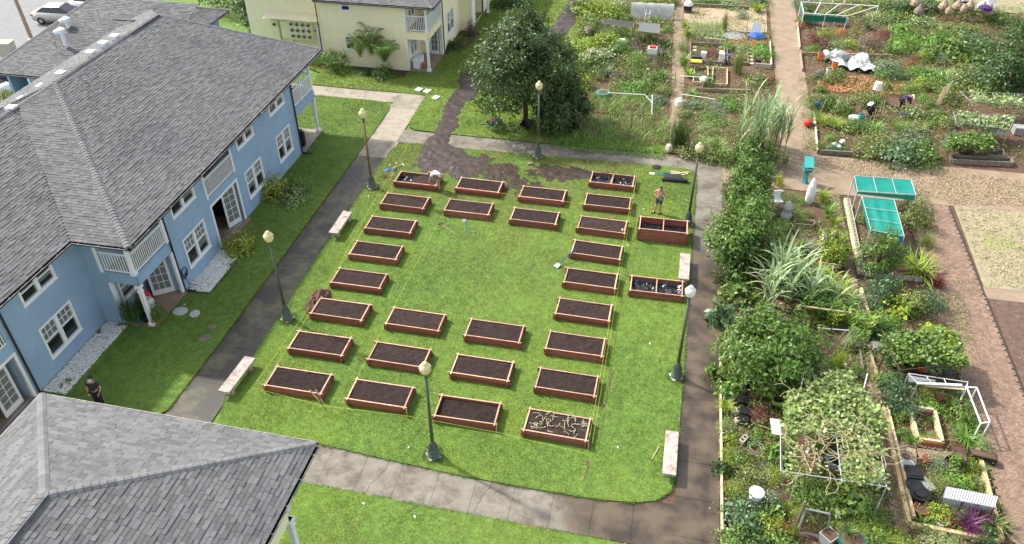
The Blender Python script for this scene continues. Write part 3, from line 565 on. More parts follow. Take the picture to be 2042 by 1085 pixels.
def downpipe(root, x, y, z1, dx, dy):
    mb = MB().path([(x, y, z1), (x, y, .12), (x+dx, y+dy, .06)], .045, 6); return ob('downpipe', mb.mesh('downpipe', M['gutter']), root)
SHAR = []
def shingle_plane(roof, poly, e0, e1, nearest=0, exp=.145, wmin=.16, wmax=.36, view=None):
    """courses of laminated tabs from the eave e0-e1 up the plane of poly"""
    e0, e1 = Vector(e0), Vector(e1); u = (e1-e0).normalized(); pts = [Vector(p) for p in poly]
    n = (pts[1]-pts[0]).cross(pts[2]-pts[0]).normalized(); n = n if n.z > 0 else -n; v = n.cross(u).normalized(); v = v if v.z > 0 else -v
    P2 = [((p-e0).dot(u), (p-e0).dot(v)) for p in pts]; vm = max(b for a, b in P2); tabs = []; c = 0; y = -.03
    while y < vm:
        ym = min(max(y+exp*.5, 1e-4), vm-1e-4); xs = []
        for i in range(len(P2)):
            (x1, y1), (x2, y2) = P2[i], P2[(i+1) % len(P2)]
            if (y1 > ym) != (y2 > ym): xs.append(x1+(ym-y1)*(x2-x1)/(y2-y1))
        xs.sort()
        if len(xs) >= 2:
            a, b = xs[0], xs[-1]; x = a-rnd.uniform(0, wmax)
            while x < b:
                w = rnd.uniform(wmin, wmax); s0, s1 = max(x, a), min(x+w, b)
                if s1-s0 > .015: tabs.append((s0, s1, y, rnd.choice((0, 0, .012))))
                x += w
        y += exp; c += 1
    big = MB(); sel = []
    def tab(mb, t, o):
        s0, s1, y, k = t; lo, hi = .016+k, .004+k*.3
        V = [e0+u*a+v*b+n*h-o for a, b, h in ((s0+.003, y, lo), (s1-.003, y, lo), (s1-.003, y+exp+.03, hi), (s0+.003, y+exp+.03, hi), (s0+.003, y, -.01), (s1-.003, y, -.01), (s1-.003, y+exp+.03, -.01), (s0+.003, y+exp+.03, -.01))]
        return mb.add(V, [(0, 1, 2, 3), (4, 5, 1, 0), (5, 6, 2, 1), (7, 4, 0, 3)])
    if nearest:
        tabs.sort(key=lambda t: ((e0+u*((t[0]+t[1])/2)+v*t[2])-Vector(view)).length)
        for t in tabs[:nearest]:
            o = e0+u*((t[0]+t[1])/2)+v*t[2]; ob('shingle', tab(MB(), t, o).mesh('shingle', M['shingle']), roof, tuple(o))
        tabs = tabs[nearest:]
    for t in tabs: tab(big, t, Vector((0, 0, 0)))
    ob('shingle_field', big.mesh('shingle_field', M['shingle']), roof, kind='stuff')
def hip_caps(roof, p, q, step=.19, drop=.045, w=.15):
    p, q = Vector(p), Vector(q); d = (q-p); L = d.length; d.normalize(); s = d.cross(Vector((0, 0, 1))).normalized(); mb = MB(); k = 0; up = Vector((0, 0, 1))
    while k*step < L:
        a = p+d*(k*step); b = p+d*(min(L, k*step+step+.04)); h0, h1 = .062, .035
        V = [a+s*w-up*(drop-h0+.02), a+s*w*.35+up*(h0), a-s*w*.35+up*(h0), a-s*w-up*(drop-h0+.02), b+s*w-up*(drop-h1+.02), b+s*w*.35+up*(h1), b-s*w*.35+up*h1, b-s*w-up*(drop-h1+.02)]
        V += [a+s*w-up*(drop+.03), a-s*w-up*(drop+.03)]
        mb.add(V, [(0, 4, 5, 1), (1, 5, 6, 2), (2, 6, 7, 3), (8, 0, 1, 2), (8, 2, 3, 9)]); k += 1
    ob('ridge_cap', mb.mesh('ridge_cap', M['shinglecap']), roof, kind='stuff')
def gutter(root, p, q, out, straps=True):
    p, q = Vector(p), Vector(q); out = Vector(out); d = (q-p); L = d.length; mb = MB(); mb.beam(p+out*.09-Vector((0, 0, .10)), q+out*.09-Vector((0, 0, .10)), .012, .09, 0); mb.beam(p+out*.045-Vector((0, 0, .14)), q+out*.045-Vector((0, 0, .14)), .09, .012, 0)
    mb.beam(p-Vector((0, 0, .10)), q-Vector((0, 0, .10)), .03, .15, 0); mb.beam(p+out*.10-Vector((0, 0, .066)), q+out*.112-Vector((0, 0, .066)), .014, .014, 1)
    k = .4
    while straps and k < L: a = p+d*(k/L); mb.beam(a-Vector((0, 0, .06)), a+out*.12-Vector((0, 0, .06)), .03, .01, 1); k += .95
    return ob('gutter', mb.mesh('gutter', [M['gutter'], M['strap']]), root)
def roof_deck(root, polys, name='roof'):
    mb = MB()
    for p in polys: mb.add([Vector(q)-Vector((0, 0, .012)) for q in p], [tuple(range(len(p)))]); 
    return ob(name, mb.mesh(name, M['underlay']), root)

# ---------------- blue house
bh = thing('blue_house', 'light blue two storey house with large grey shingle roofs and white balconies along the lawn', 'house', (-23, 3, 0))
east = PL((-15.65, 0), (0, 1), (1, 0)); rec = PL((-18.07, 0), (0, 1), (1, 0)); ret = PL((0, -5.7), (1, 0), (0, -1)); inner = PL((-17.25, 0), (0, 1), (1, 0))
ops = [(-2.13, -.14, .76, 2.42), (4.23, 6.15, .82, 2.45), (8.1, 9.93, .9, 2.55), (-2.28, -.24, 3.75, 4.8), (4.13, 5.98, 3.9, 4.85), (8.0, 9.88, 3.95, 4.9), (.68, 3.33, 3.02, 4.85), (.74, 3.32, .06, 2.5)]
wall(bh, east, -3.06, 10.95, 0, 4.95, ops, M['blue'])
for o in ops[:3]: window(bh, east, *o)
for o in ops[3:6]: window(bh, east, *o, grid=None, up='glass')
niche(bh, east, .68, 3.33, 3.02, 4.85, 1.5, M['blue'], M['slab'], 'balcony_recess'); railing(bh, east, .68, 3.33, 3.02, 4.1, -.02); opening_trim(bh, east, .74, 3.32, .06, 2.5)
for _a in (.55, 3.33): mb = MB(); east.box(mb, _a, _a+.13, 3.0, 4.9, -.1, .06); ob('balcony_post', mb.mesh('balcony_post', M['trim']), bh)
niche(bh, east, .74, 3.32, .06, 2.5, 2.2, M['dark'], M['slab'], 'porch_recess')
french_door(bh, (-15.75, 3.2), (-16.05, 2.3), .1, 2.4, 2, 5)
mb = MB().mm((-15.7, .6, -.02), (-15.35, 3.5, .07)); ob('door_step', mb.mesh('door_step', M['slab']), bh)
# recessed wall
ops = [(-9.2, -7.18, .82, 2.47), (-9.3, -7.3, 3.8, 4.85), (-13.3, -10.72, .06, 2.4), (-13.3, -10.72, 3.0, 4.8)]
wall(bh, rec, -19, -5.72, 0, 4.95, ops, M['blue']); window(bh, rec, *ops[0]); window(bh, rec, *ops[1], grid=None, up='glass')
niche(bh, rec, *ops[2], 1.4, M['blue'], M['slab'], 'porch_recess'); niche(bh, rec, *ops[3], 1.4, M['blue'], M['slab'], 'balcony_recess'); railing(bh, rec, -13.3, -10.72, 3.0, 4.1, 0); opening_trim(bh, rec, *ops[2])
french_door(bh, (-18.35, -11.0), (-18.35, -12.0), .1, 2.2, 2, 5)
mb = MB().mm((-18.1, -13.6, -.02), (-16.9, -10.5, .1)); ob('porch_slab', mb.mesh('porch_slab', M['slab']), bh)
# return wall and corner porch
wall(bh, ret, -18.07, -17.12, 0, 4.95, [], M['blue']); wall(bh, PL((0, -5.66), (1, 0), (0, -1)), -17.12, -15.66, 2.42, 3.0, [], M['blue']); wall(bh, PL((-15.64, 0), (0, 1), (1, 0)), -5.64, -3.07, 2.42, 3.0, [], M['blue'])
for _a, _b in (((-17.14, -5.74, 0), (-16.98, -5.6, 2.42)), ((-17.3, -5.75, 3.0), (-17.14, -5.6, 4.9)), ((-15.7, -3.2, 0), (-15.58, -3.02, 2.42)), ((-15.7, -3.2, 3.0), (-15.58, -3.02, 4.9)), ): ob('corner_trim', MB().mm(_a, _b).mesh('corner_trim', M['trim']), bh)
mb = MB().mm((-17.2, -5.6, 2.88), (-15.72, -3.1, 2.96)); ob('balcony_floor', mb.mesh('balcony_floor', M['slab']), bh)
wall(bh, inner, -5.6, -3.06, .1, 4.95, [(-5.2, -4.0, .9, 2.1)], M['blue']); window(bh, inner, -5.2, -4.0, .9, 2.1, twin=False)
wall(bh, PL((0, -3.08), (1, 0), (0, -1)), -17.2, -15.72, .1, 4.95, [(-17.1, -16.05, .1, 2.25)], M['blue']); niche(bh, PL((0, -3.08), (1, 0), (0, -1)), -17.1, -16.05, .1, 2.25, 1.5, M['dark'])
railing(bh, ret, -17.14, -15.8, 3.02, 4.1, -.06); railing(bh, east, -5.5, -3.18, 3.02, 4.1, -.02)
post(bh, -15.74, -5.6, .1, 2.42, .22); post(bh, -15.74, -5.6, 2.98, 4.93, .2); french_door(bh, (-16.02, -3.14), (-16.85, -3.72), .12, 2.2)
mb = MB().mm((-17.12, -5.75, -.02), (-15.48, -3.0, .1)); ob('porch_slab', mb.mesh('porch_slab', M['slab']), bh)
# far corner porch
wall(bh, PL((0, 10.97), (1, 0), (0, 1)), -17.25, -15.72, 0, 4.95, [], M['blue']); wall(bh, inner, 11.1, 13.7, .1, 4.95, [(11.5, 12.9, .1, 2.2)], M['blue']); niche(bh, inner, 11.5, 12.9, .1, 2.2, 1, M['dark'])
wall(bh, PL((-15.64, 0), (0, 1), (1, 0)), 10.97, 13.78, 2.42, 3.0, [], M['blue']); wall(bh, PL((0, 13.8), (1, 0), (0, 1)), -17.25, -15.7, 2.42, 3.0, [], M['blue'])
railing(bh, east, 11.05, 12.2, 3.02, 4.1, -.02); railing(bh, east, 12.3, 13.6, 3.02, 4.1, -.02); post(bh, -15.74, 13.7, .1, 2.42, .22); post(bh, -15.74, 13.7, 2.98, 4.93, .18); post(bh, -15.72, 12.25, 2.98, 4.93, .1, 'balcony_post')
railing(bh, PL((0, 13.75), (1, 0), (0, 1)), -17.1, -15.8, 3.02, 4.1, -.02)
mb = MB().mm((-17.2, 11.0, 2.88), (-15.72, 13.7, 2.96)); ob('balcony_floor', mb.mesh('balcony_floor', M['slab']), bh); mb = MB().mm((-17.2, 10.9, -.02), (-15.5, 13.9, .1)); ob('porch_slab', mb.mesh('porch_slab', M['conclight']), bh)
# other sides
wall(bh, PL((0, 13.8), (1, 0), (0, 1)), -26, -17.3, 0, 4.95, [], M['blue']); wall(bh, PL((0, 8.75), (1, 0), (0, -1)), -31.4, -26, 0, 4.95, [], M['blue']); wall(bh, PL((-26.0, 0), (0, 1), (-1, 0)), -19, 8.6, 0, 6.6, [], M['blue'])
wall(bh, PL((-33, 0), (0, 1), (-1, 0)), 8.8, 20, 0, 4.95, [], M['blue']); wall(bh, PL((-25.1, 0), (0, 1), (1, 0)), 13.9, 20, 0, 4.95, [], M['blue']); wall(bh, PL((0, 20), (1, 0), (0, 1)), -33, -25.2, 0, 4.95, [], M['blue'])
for _a, _b in (((-31.5, 8.68, 0), (-31.36, 8.85, 4.95)), ): ob('corner_trim', MB().mm(_a, _b).mesh('corner_trim', M['trim']), bh)
downpipe(bh, -15.57, -3.0, 4.9, .5, .1); downpipe(bh, -15.57, 10.85, 4.9, .6, .1); downpipe(bh, -17.98, -10.45, 4.9, .3, 0)
A, B, C_, D = (-15.0, -6.2, 5), (-15.45, 15.3, 5), (-23.448, 11.4, 8), (-23.25, 1.95, 8)
Q, E1, LE = (-24.3, .3, 7.4), (-17.7, -6.25, 5), (-17.7, -19, 5)
PK = (-30.3, 14.9, 7.4)
polys = [[A, B, C_, D], [E1, A, D, Q], [LE, E1, Q, (-24.3, -19, 7.4)], [(-26.3, 15.1, 5), C_, B], [(-26.3, -1.1, 6.88), D, C_, (-26.64, 15.1, 6.88)], [(-26.3, -19, 6.67), (-24.3, -19, 7.4), Q, (-26.3, -1.7, 6.67)],
         [(-33.7, 8.2, 5), (-23, 8.2, 5), (-23, 14.9, 7.4), PK], [(-24.5, 8.2, 5), (-24.5, 20.6, 5), PK], [(-33.7, 20.6, 5), (-24.5, 20.6, 5), PK], [(-33.7, 8.2, 5), (-33.7, 20.6, 5), PK], [(-26.3, -1.7, 6.67), Q, D, (-26.3, -1.1, 6.88)]]
rf = roof_deck(bh, polys)
shingle_plane(rf, polys[0], A, B); shingle_plane(rf, polys[1], E1, A); shingle_plane(rf, [(-17.7, -12, 5), E1, Q, (-24.3, -12, 7.38)], (-17.7, -12, 5), E1); shingle_plane(rf, polys[6], (-33.7, 8.2, 5), (-23, 8.2, 5)); shingle_plane(rf, polys[7], (-24.5, 8.2, 5), (-24.5, 20.6, 5)); shingle_plane(rf, polys[4], (-26.3, -1.1, 6.88), (-26.64, 15.1, 6.88)); shingle_plane(rf, [(-26.3, -12, 6.67), (-24.3, -12, 7.4), Q, (-26.3, -1.7, 6.67)], (-26.3, -12, 6.67), (-26.3, -1.7, 6.67))
hip_caps(rf, A, D); hip_caps(rf, B, C_); hip_caps(rf, D, C_); hip_caps(rf, (-24.3, -12, 7.38), Q); hip_caps(rf, (-24.5, 20.6, 5), PK); hip_caps(rf, (-33.7, 8.2, 5), PK); hip_caps(rf, Q, D)
mb = MB()
for f in ([(-15.22, -6.1), (-15.62, 15.05), (-26.1, 15.05), (-26.1, -6.1)], [(-17.9, -19), (-17.9, -6.1), (-26.1, -6.1), (-26.1, -19)], [(-24.7, 15.01), (-24.7, 20.5), (-33.5, 20.5), (-33.5, 15.01)]): mb.add([(x, y, 4.93) for x, y in f], [(0, 1, 2, 3)])
ob('soffit', mb.mesh('soffit', M['trim']), bh)
gutter(bh, A, B, (1, 0, 0)); gutter(bh, E1, A, (0, -1, 0)); gutter(bh, LE, E1, (1, 0, 0)); gutter(bh, (-33.7, 8.2, 5), (-24, 8.2, 5), (0, -1, 0)); gutter(bh, (-24.5, 15.2, 5), (-24.5, 20.6, 5), (1, 0, 0)); gutter(bh, B, (-26.3, 15.1, 5), (0, 1, 0))
for px, py in ((229, 74), (206, 88), (181, 106), (122, 148), (83, 174), (46, 199), (23, 217)):
    p = g(px, py, 8.0 if px > 130 else (7.75 if px > 100 else 7.4)); mb = MB().box((p.x, p.y, p.z+.02), (.42, .42, .22)).box((p.x, p.y, p.z-.18), (.3, .3, .3)); ob('roof_vent', mb.mesh('roof_vent', M['white']), bh)
for px, py in ((134, 46), (124, 68)):
    p = g(px, py, 6.7); mb = MB().lathe([(.13, -.7), (.13, .1), (.24, .1), (.24, .3), (.1, .4)], p, 12).tube(p+Vector((0, 0, .25)), p+Vector((-.3, -.2, .1)), .16, n=10); ob('roof_vent', mb.mesh('roof_vent', M['white']), bh)
for px, py, z in ((110, 88, 6.2), (172, 167, 7.6), (108, 222, 7), (312, 56, 7.7)): p = g(px, py, z); ob('vent_pipe', MB().tube((p.x, p.y, p.z-.3), (p.x, p.y, p.z+.22), .035).mesh('vent_pipe', M['metal']), bh)
p, q = g(227, 38, 7.3), g(268, 41, 7.3); ob('roof_flashing', MB().beam(p, q, .2, .06).mesh('roof_flashing', M['gutter']), bh)

# ---------------- near house
nh = thing('pale_yellow_house', 'pale yellow house under the light grey hip roof in the bottom left corner', 'house', (-8, -19, 0))
NE_, NW_, PKn, RE = (-3.12, -14.5, 5.1), (-12.9, -14.4, 5.1), (-8.51, -19.05, 7.0), (-8.51, -27, 7.0)
SE_, SW_ = (-3.12, -27, 5.1), (-12.9, -27, 5.1)
nr = roof_deck(nh, [[NW_, NE_, PKn], [NE_, SE_, RE, PKn], [SW_, NW_, PKn, RE]])
view = tuple(CAM)
shingle_plane(nr, [NW_, NE_, PKn], NW_, NE_); shingle_plane(nr, [(-3.12, -21, 5.1), NE_, PKn, (-8.51, -22, 7)], (-3.12, -21, 5.1), NE_, nearest=300, view=view); shingle_plane(nr, [(-12.9, -21, 5.1), NW_, PKn, (-8.51, -22, 7)], (-12.9, -21, 5.1), NW_)
hip_caps(nr, NE_, PKn, .2, .045, .14); hip_caps(nr, NW_, PKn, .2, .045, .14); hip_caps(nr, RE, PKn, .2, .045, .14)
gutter(nh, NW_, NE_, (0, 1, 0)); gutter(nh, NE_, SE_, (1, 0, 0)); gutter(nh, SW_, NW_, (-1, 0, 0))
wall(nh, PL((0, -15.2), (1, 0), (0, 1)), -12.3, -5.2, 0, 5.0, [], M['yellow']); wall(nh, PL((-12.3, 0), (0, 1), (-1, 0)), -27, -15.3, 0, 5.0, [], M['yellow'])
eastn = PL((-5.1, 0), (0, 1), (1, 0)); wall(nh, eastn, -27, -15.3, 0, 5.0, [(-20, -17.2, .06, 2.4)], M['yellow']); niche(nh, eastn, -20, -17.2, .06, 2.4, 1.3, M['yellow'], M['slab'], 'porch_recess')
wall(nh, PL((-3.6, 0), (0, 1), (1, 0)), -27, -16.2, 3.3, 3.95, [], M['yellow']); wall(nh, PL((0, -16.15), (1, 0), (0, 1)), -5.0, -3.72, 3.3, 3.95, [], M['yellow']); post(nh, -3.62, -16.14, 0, 3.35, .24); post(nh, -3.62, -16.14, 3.9, 4.15, .22, 'balcony_post'); post(nh, -3.62, -20, 0, 3.3, .24)
mb = MB().mm((-5.1, -27, 3.75), (-3.75, -16.3, 3.9)); ob('balcony_floor', mb.mesh('balcony_floor', M['slab']), nh)
mb = MB(); mb.add([(-3.3, -14.7, 5.02), (-12.7, -14.6, 5.02), (-12.7, -27, 5.02), (-3.3, -27, 5.02)], [(0, 1, 2, 3)]); ob('soffit', mb.mesh('soffit', M['trim']), nh)

# ---------------- yellow house
yh = thing('yellow_house', 'yellow clapboard two storey house with a white corner balcony behind the palms', 'house', (-16, 30, 0))
yf = PL((0, 24.15), (1, 0), (0, -1)); ye = PL((-11.3, 0), (0, 1), (1, 0)); ye2 = PL((-10.4, 0), (0, 1), (1, 0))
wall(yh, yf, -19.55, -12.95, 0, 5.0, [(-17.72, -16.98, 1.3, 2.38), (-17.72, -16.98, 4.2, 4.95)], M['yellow'])
window(yh, yf, -17.72, -16.98, 1.3, 2.38, False); window(yh, yf, -17.72, -16.98, 4.2, 4.95, False)
wall(yh, yf, -12.95, -11.35, 2.45, 3.02, [], M['yellow']); wall(yh, ye, 24.16, 27.55, 2.45, 3.02, [], M['yellow'])
wall(yh, ye, 27.55, 32.7, 0, 5.0, [(29.0, 30.85, 1.0, 2.7)], M['yellow']); window(yh, ye, 29.0, 30.85, 1.0, 2.7)
wall(yh, PL((0, 32.7), (1, 0), (0, -1)), -11.3, -10.45, 0, 5.0, [], M['yellow']); wall(yh, ye2, 32.7, 48, 0, 5.0, [(34.2, 37, .05, 2.4), (38.2, 40, 1, 2.6)], M['yellow']); window(yh, ye2, 38.2, 40, 1, 2.6); niche(yh, ye2, 34.2, 37, .05, 2.4, 1.4, M['yellow'], M['slab'], 'porch_recess'); french_door(yh, (-11.6, 35.1), (-11.6, 36.1), .1, 2.2); opening_trim(yh, ye2, 34.2, 37, .05, 2.4); post(yh, -10.0, 37.1, 0, 2.6, .22); post(yh, -10.3, 32.75, 0, 2.6, .22)
innr = PL((-12.95, 0), (0, 1), (1, 0)); wall(yh, innr, 24.2, 27.5, .08, 5.0, [(24.9, 26.3, .8, 2.2), (24.9, 26.3, 3.6, 4.8)], M['yellow']); window(yh, innr, 24.9, 26.3, .8, 2.2, up='glass'); window(yh, innr, 24.9, 26.3, 3.6, 4.8, up='glass')
bk_ = PL((0, 27.5), (1, 0), (0, -1)); wall(yh, bk_, -12.95, -11.35, .08, 5.0, [(-12.3, -11.5, .08, 2.2)], M['yellow']); french_door(yh, (-12.25, 27.45), (-11.55, 27.45), .1, 2.2, 2, 4)
railing(yh, yf, -12.85, -11.5, 3.04, 4.2, -.05); railing(yh, ye, 24.35, 27.4, 3.04, 4.2, -.05); post(yh, -11.4, 24.22, .08, 2.45, .24); post(yh, -11.4, 24.22, 3.02, 4.98, .2, 'balcony_post')
for _a, _b in (((-13.02, 24.08, 0), (-12.86, 24.2, 2.45)), ((-13.02, 24.08, 3.02), (-12.86, 24.2, 4.98)), ((-11.36, 27.45, 0), (-11.24, 27.62, 5)), ((-11.36, 32.6, 0), (-11.24, 32.68, 5)), ): ob('corner_trim', MB().mm(_a, _b).mesh('corner_trim', M['trim']), yh)
mb = MB().mm((-12.95, 24.15, 2.9), (-11.4, 27.5, 2.98)); ob('balcony_floor', mb.mesh('balcony_floor', M['slab']), yh); mb = MB().mm((-13, 24.05, -.02), (-11.2, 27.5, .1)); ob('porch_slab', mb.mesh('porch_slab', M['slab']), yh)
wall(yh, PL((0, 26.0), (1, 0), (0, -1)), -26.3, -19.6, 0, 5.0, [], M['yellow']); wall(yh, PL((-26.3, 0), (0, 1), (-1, 0)), 26.1, 60, 0, 5.0, [], M['yellow']); wall(yh, PL((-19.55, 0), (0, 1), (-1, 0)), 24.2, 26, 0, 5.0, [], M['yellow'])
mb = MB().add([(-24.7, 25.97, 3.1), (-19.7, 25.97, 3.1), (-19.7, 25.3, 2.75), (-24.7, 25.3, 2.75), (-24.7, 25.97, 2.7), (-19.7, 25.97, 2.7)], [(0, 1, 2, 3), (3, 2, 5, 4), (0, 3, 4), (1, 5, 2)]); ob('awning', mb.mesh('awning', M['yellowtrim']), yh)
mb = MB().mm((-24.3, 25.7, .9), (-23.75, 25.96, 2.5)).mm((-23.6, 25.75, 1.1), (-22.95, 25.96, 2.5)).mm((-22.9, 25.68, 1.1), (-21.0, 25.96, 2.6)).mm((-23.3, 25.85, .3), (-22.8, 25.96, 1.1)); mbd = ob('meter_board', mb.mesh('meter_board', M['yellowtrim']), yh)
me = MB().tube((0, 0, 0), (0, -.12, 0), .15, .13, 14).tube((0, -.12, 0), (0, -.14, 0), .09, .09, 10, 1).mesh('meter', [M['metal'], M['glass']])
for i in range(4):
    for j in range(3): ob('meter', me, mbd, (-22.6+i*.46, 25.68, 1.4+j*.46))
ob('meter', me, mbd, (-24.03, 25.7, 2.2)); mb = MB().mm((-20.75, 25.9, .05), (-20.0, 25.97, 2.3)); ob('door', mb.mesh('door', M['trim']), yh)
mb = MB().mm((-21.0, 25.93, 1.9), (-20.85, 25.98, 2.1)).mm((-20.95, 25.93, 1.75), (-20.8, 25.98, 1.85), 1).mm((-21.0, 25.8, 2.5), (-20.85, 25.98, 2.7)); ob('wall_lamp', mb.mesh('wall_lamp', [M['white'], M['bluep']]), yh)
downpipe(yh, -19.62, 24.05, 5, 0, -.4); downpipe(yh, -11.2, 27.7, 5, .3, 0)
ya, yb = (-10.65, 23.65, 5.05), (-19.6, 23.65, 5.05); yp = [yb, ya, (-14.6, 27.6, 6.47), (-19.6, 27.6, 6.47)]; ype = [ya, (-10.65, 32.2, 5.05), (-14.6, 32.2, 6.47), (-14.6, 27.6, 6.47)]
yp3 = [(-27, 25.3, 5.05), (-19.4, 25.3, 5.05), (-19.4, 30, 6.8), (-27, 30, 6.8)]; yp4 = [(-9.8, 32, 5.05), (-9.8, 60, 5.05), (-14.6, 60, 6.8), (-14.6, 32, 6.8)]
yr = roof_deck(yh, [yp, ype, yp3, yp4, [(-26.5, 30, 6.8), (-14.6, 27.6, 6.47), (-14.6, 60, 6.5), (-26.5, 60, 5.2)]]); shingle_plane(yr, yp, yb, ya); shingle_plane(yr, ype, ya, (-10.65, 32.2, 5.05)); hip_caps(yr, ya, (-14.6, 27.6, 6.47)); gutter(yh, yb, ya, (0, -1, 0)); gutter(yh, ya, (-10.65, 32.2, 5.05), (1, 0, 0))
mb = MB(); mb.add([(-10.8, 23.8, 5.0), (-10.8, 32.2, 5.0), (-19.6, 32.2, 5.0), (-19.6, 23.8, 5.0)], [(0, 1, 2, 3)]); ob('soffit', mb.mesh('soffit', M['trim']), yh)
tb = thing('storage_bench', 'white lidded storage chest on the yellow house corner porch', 'chest', (-12.45, 25.0, .1)); mb = MB().box((-12.45, 25.0, .42), (.5, 1.15, .62)); ob('chest_body', mb.mesh('chest_body', M['plastic']), tb); ob('lid', MB().box((-12.45, 25.0, .77), (.56, 1.22, .07)).mesh('lid', M['plastic']), tb)
p = thing('plant_pot', 'terracotta pot beside the white chest on the yellow house porch', 'pot', (-11.95, 24.75, .1)); ob('pot', MB().lathe([(.12, 0), (.2, .3), (.22, .3), (.22, .36), (.16, .36)], (-11.95, 24.75, .1), 12).mesh('pot', M['terra']), p); V, F = crown(20, 6, .1, .5, rng, .1); ob('foliage', npmesh('foliage', V*.2+np.array([-11.95, 24.75, .45]), F, LM['olive']), p)
# ------------------------------------------------------------------ lamps
def lamp_post(x, y, label, globe, pole, H=5.0):
    t = thing('street_lamp', label, 'street lamp', (x, y, 0), rnd.uniform(0, 1), 'acorn lamps round the courtyard'); o = lambda n, mb, m, s=True: ob(n, mb.mesh(n, m, s), t, world=False)
    o('pad', MB().box((0, 0, .05), (.46, .46, .1), .4), M['pad'], False)
    mb = MB().lathe([(.235, .1), (.245, .2), (.215, .27), (.2, .36), (.19, .42), (.2, .45), (.15, .55), (.13, .66), (.1, .76), (.075, .84), (.085, .87), (.07, .9)], (0, 0, 0), 16)
    for i in range(10): a = i*.628; mb.beam((.2*math.cos(a), .2*math.sin(a), .45), (.09*math.cos(a), .09*math.sin(a), .82), .025, .03)
    o('lamp_base', mb, M['lampbase'], False); o('pole', MB().tube((0, 0, .88), (0, 0, H-.78), .072, .052, 12), pole)
    o('collar', MB().lathe([(.055, H-.80), (.07, H-.78), (.07, H-.74), (.055, H-.72), (.06, H-.6), (.1, H-.56), (.1, H-.53)], (0, 0, 0), 12), M['lamppole'])
    gl = o('globe', MB().lathe([(.09, H-.53), (.15, H-.48), (.2, H-.38), (.215, H-.27), (.2, H-.2), (.15, H-.12), (.1, H-.085), (.09, H-.07), (.1, H-.055), (.085, H-.02), (.06, H), (.03, H+.02)], (0, 0, 0), 18), globe)
    ob('globe_rim', MB().torus((0, 0, H-.22), .212, .012, 18, 5).mesh('globe_rim', M['stoneleg'] if globe == M['globe'] else M['pad']), gl, world=False); return t
labs = ['cream globed lamp beside the pile of dug sod', 'rusty poled lamp near the box with the bending man', 'cream globed lamp on the top lawn edge before the red chair', 'lamp with a pure white globe on the right lawn edge', 'frontmost cream globed lamp in a ring of dark grass', 'cream globed lamp behind the tallest planter box']
for (x, y), lb, gm, pm in zip(LAMPS, labs, ['globe', 'globe', 'globe', 'globew', 'globe', 'globe'], ['lamppole', 'lamprust', 'lamppole', 'lamppole', 'lamppole', 'lamppole']): lamp_post(x, y, lb, M[gm], M[pm])
# ------------------------------------------------------------------ benches
for (x, y), lb, rz in zip([(-10.15, -8.1), (-10.15, 3.6), (8.02, 3.35), (7.98, -8.6)], ['long stone bench at the lower left lawn corner', 'stone bench with a bottle standing on it beside the left path', 'stone bench between the two black lined boxes and the right path', 'big pale stone bench on the right path by the rounded lawn corner'], [-.06, 0, 0, 0]):
    t = thing('stone_bench', lb, 'bench', (x, y, 0), rz, 'stone benches on the lawn edge'); mb = MB().box((0, 0, .43), (.5, 2.12, .09)).box((0, 0, .375), (.42, 2.02, .03)); ob('seat', mb.mesh('seat', M['stone']), t, world=False)
    for s in (-1, 1): ob('leg', MB().box((0, s*.72, .18), (.36, .16, .37)).box((0, s*.72, .04), (.42, .22, .08)).mesh('leg', M['stoneleg']), t, world=False)
ob('bottle', MB().lathe([(.035, 0), (.035, .16), (.012, .22), (.012, .27)], (0, 0, 0), 8).mesh('bottle', M['bark']), loc=tuple(g(694, 421, .47)), label='brown bottle standing on the far end of the left bench', cat='bottle')
ob('twig', MB().beam((0, 0, 0), (.15, .1, .01), .03, .01).beam((.05, .05, 0), (.04, -.06, .01), .02, .01).mesh('twig', M['bark']), loc=tuple(g(685, 433, .48)), label='dark twig lying on the left bench seat', cat='twig')
# ------------------------------------------------------------------ planter boxes
HL, HD, PW = 1.22, .56, .05
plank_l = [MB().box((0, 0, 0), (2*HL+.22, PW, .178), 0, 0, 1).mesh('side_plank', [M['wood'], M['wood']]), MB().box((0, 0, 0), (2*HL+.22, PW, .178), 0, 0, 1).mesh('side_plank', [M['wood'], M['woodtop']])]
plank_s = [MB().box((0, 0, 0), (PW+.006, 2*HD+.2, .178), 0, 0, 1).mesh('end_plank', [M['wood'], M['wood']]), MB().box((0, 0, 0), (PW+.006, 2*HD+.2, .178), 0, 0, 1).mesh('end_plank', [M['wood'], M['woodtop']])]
peg = MB().box((0, 0, 0), (.018, .012, .07)).mesh('corner_peg', M['woodtop'])
def soil_mesh(h, seed, bumpy=.02):
    nx, ny = 50, 24; X, Y = np.meshgrid(np.linspace(-HL, HL, nx), np.linspace(-HD, HD, ny), indexing='ij'); Z = h-.035+(fbm(X+seed*7, Y, 3, 5)-.5)*.09+(fbm(X*1.0+seed, Y*3, 14, 2)-.5)*bumpy*2-.02*np.clip(np.abs(Y)/HD-.75, 0, 1)*4
    i = np.arange(nx*ny).reshape(nx, ny); F = np.stack([i[:-1, :-1], i[1:, :-1], i[1:, 1:], i[:-1, 1:]], -1).reshape(-1, 4); return npmesh('soil', np.stack([X, Y, Z], -1).reshape(-1, 3), F, M['soil'], smooth=True)
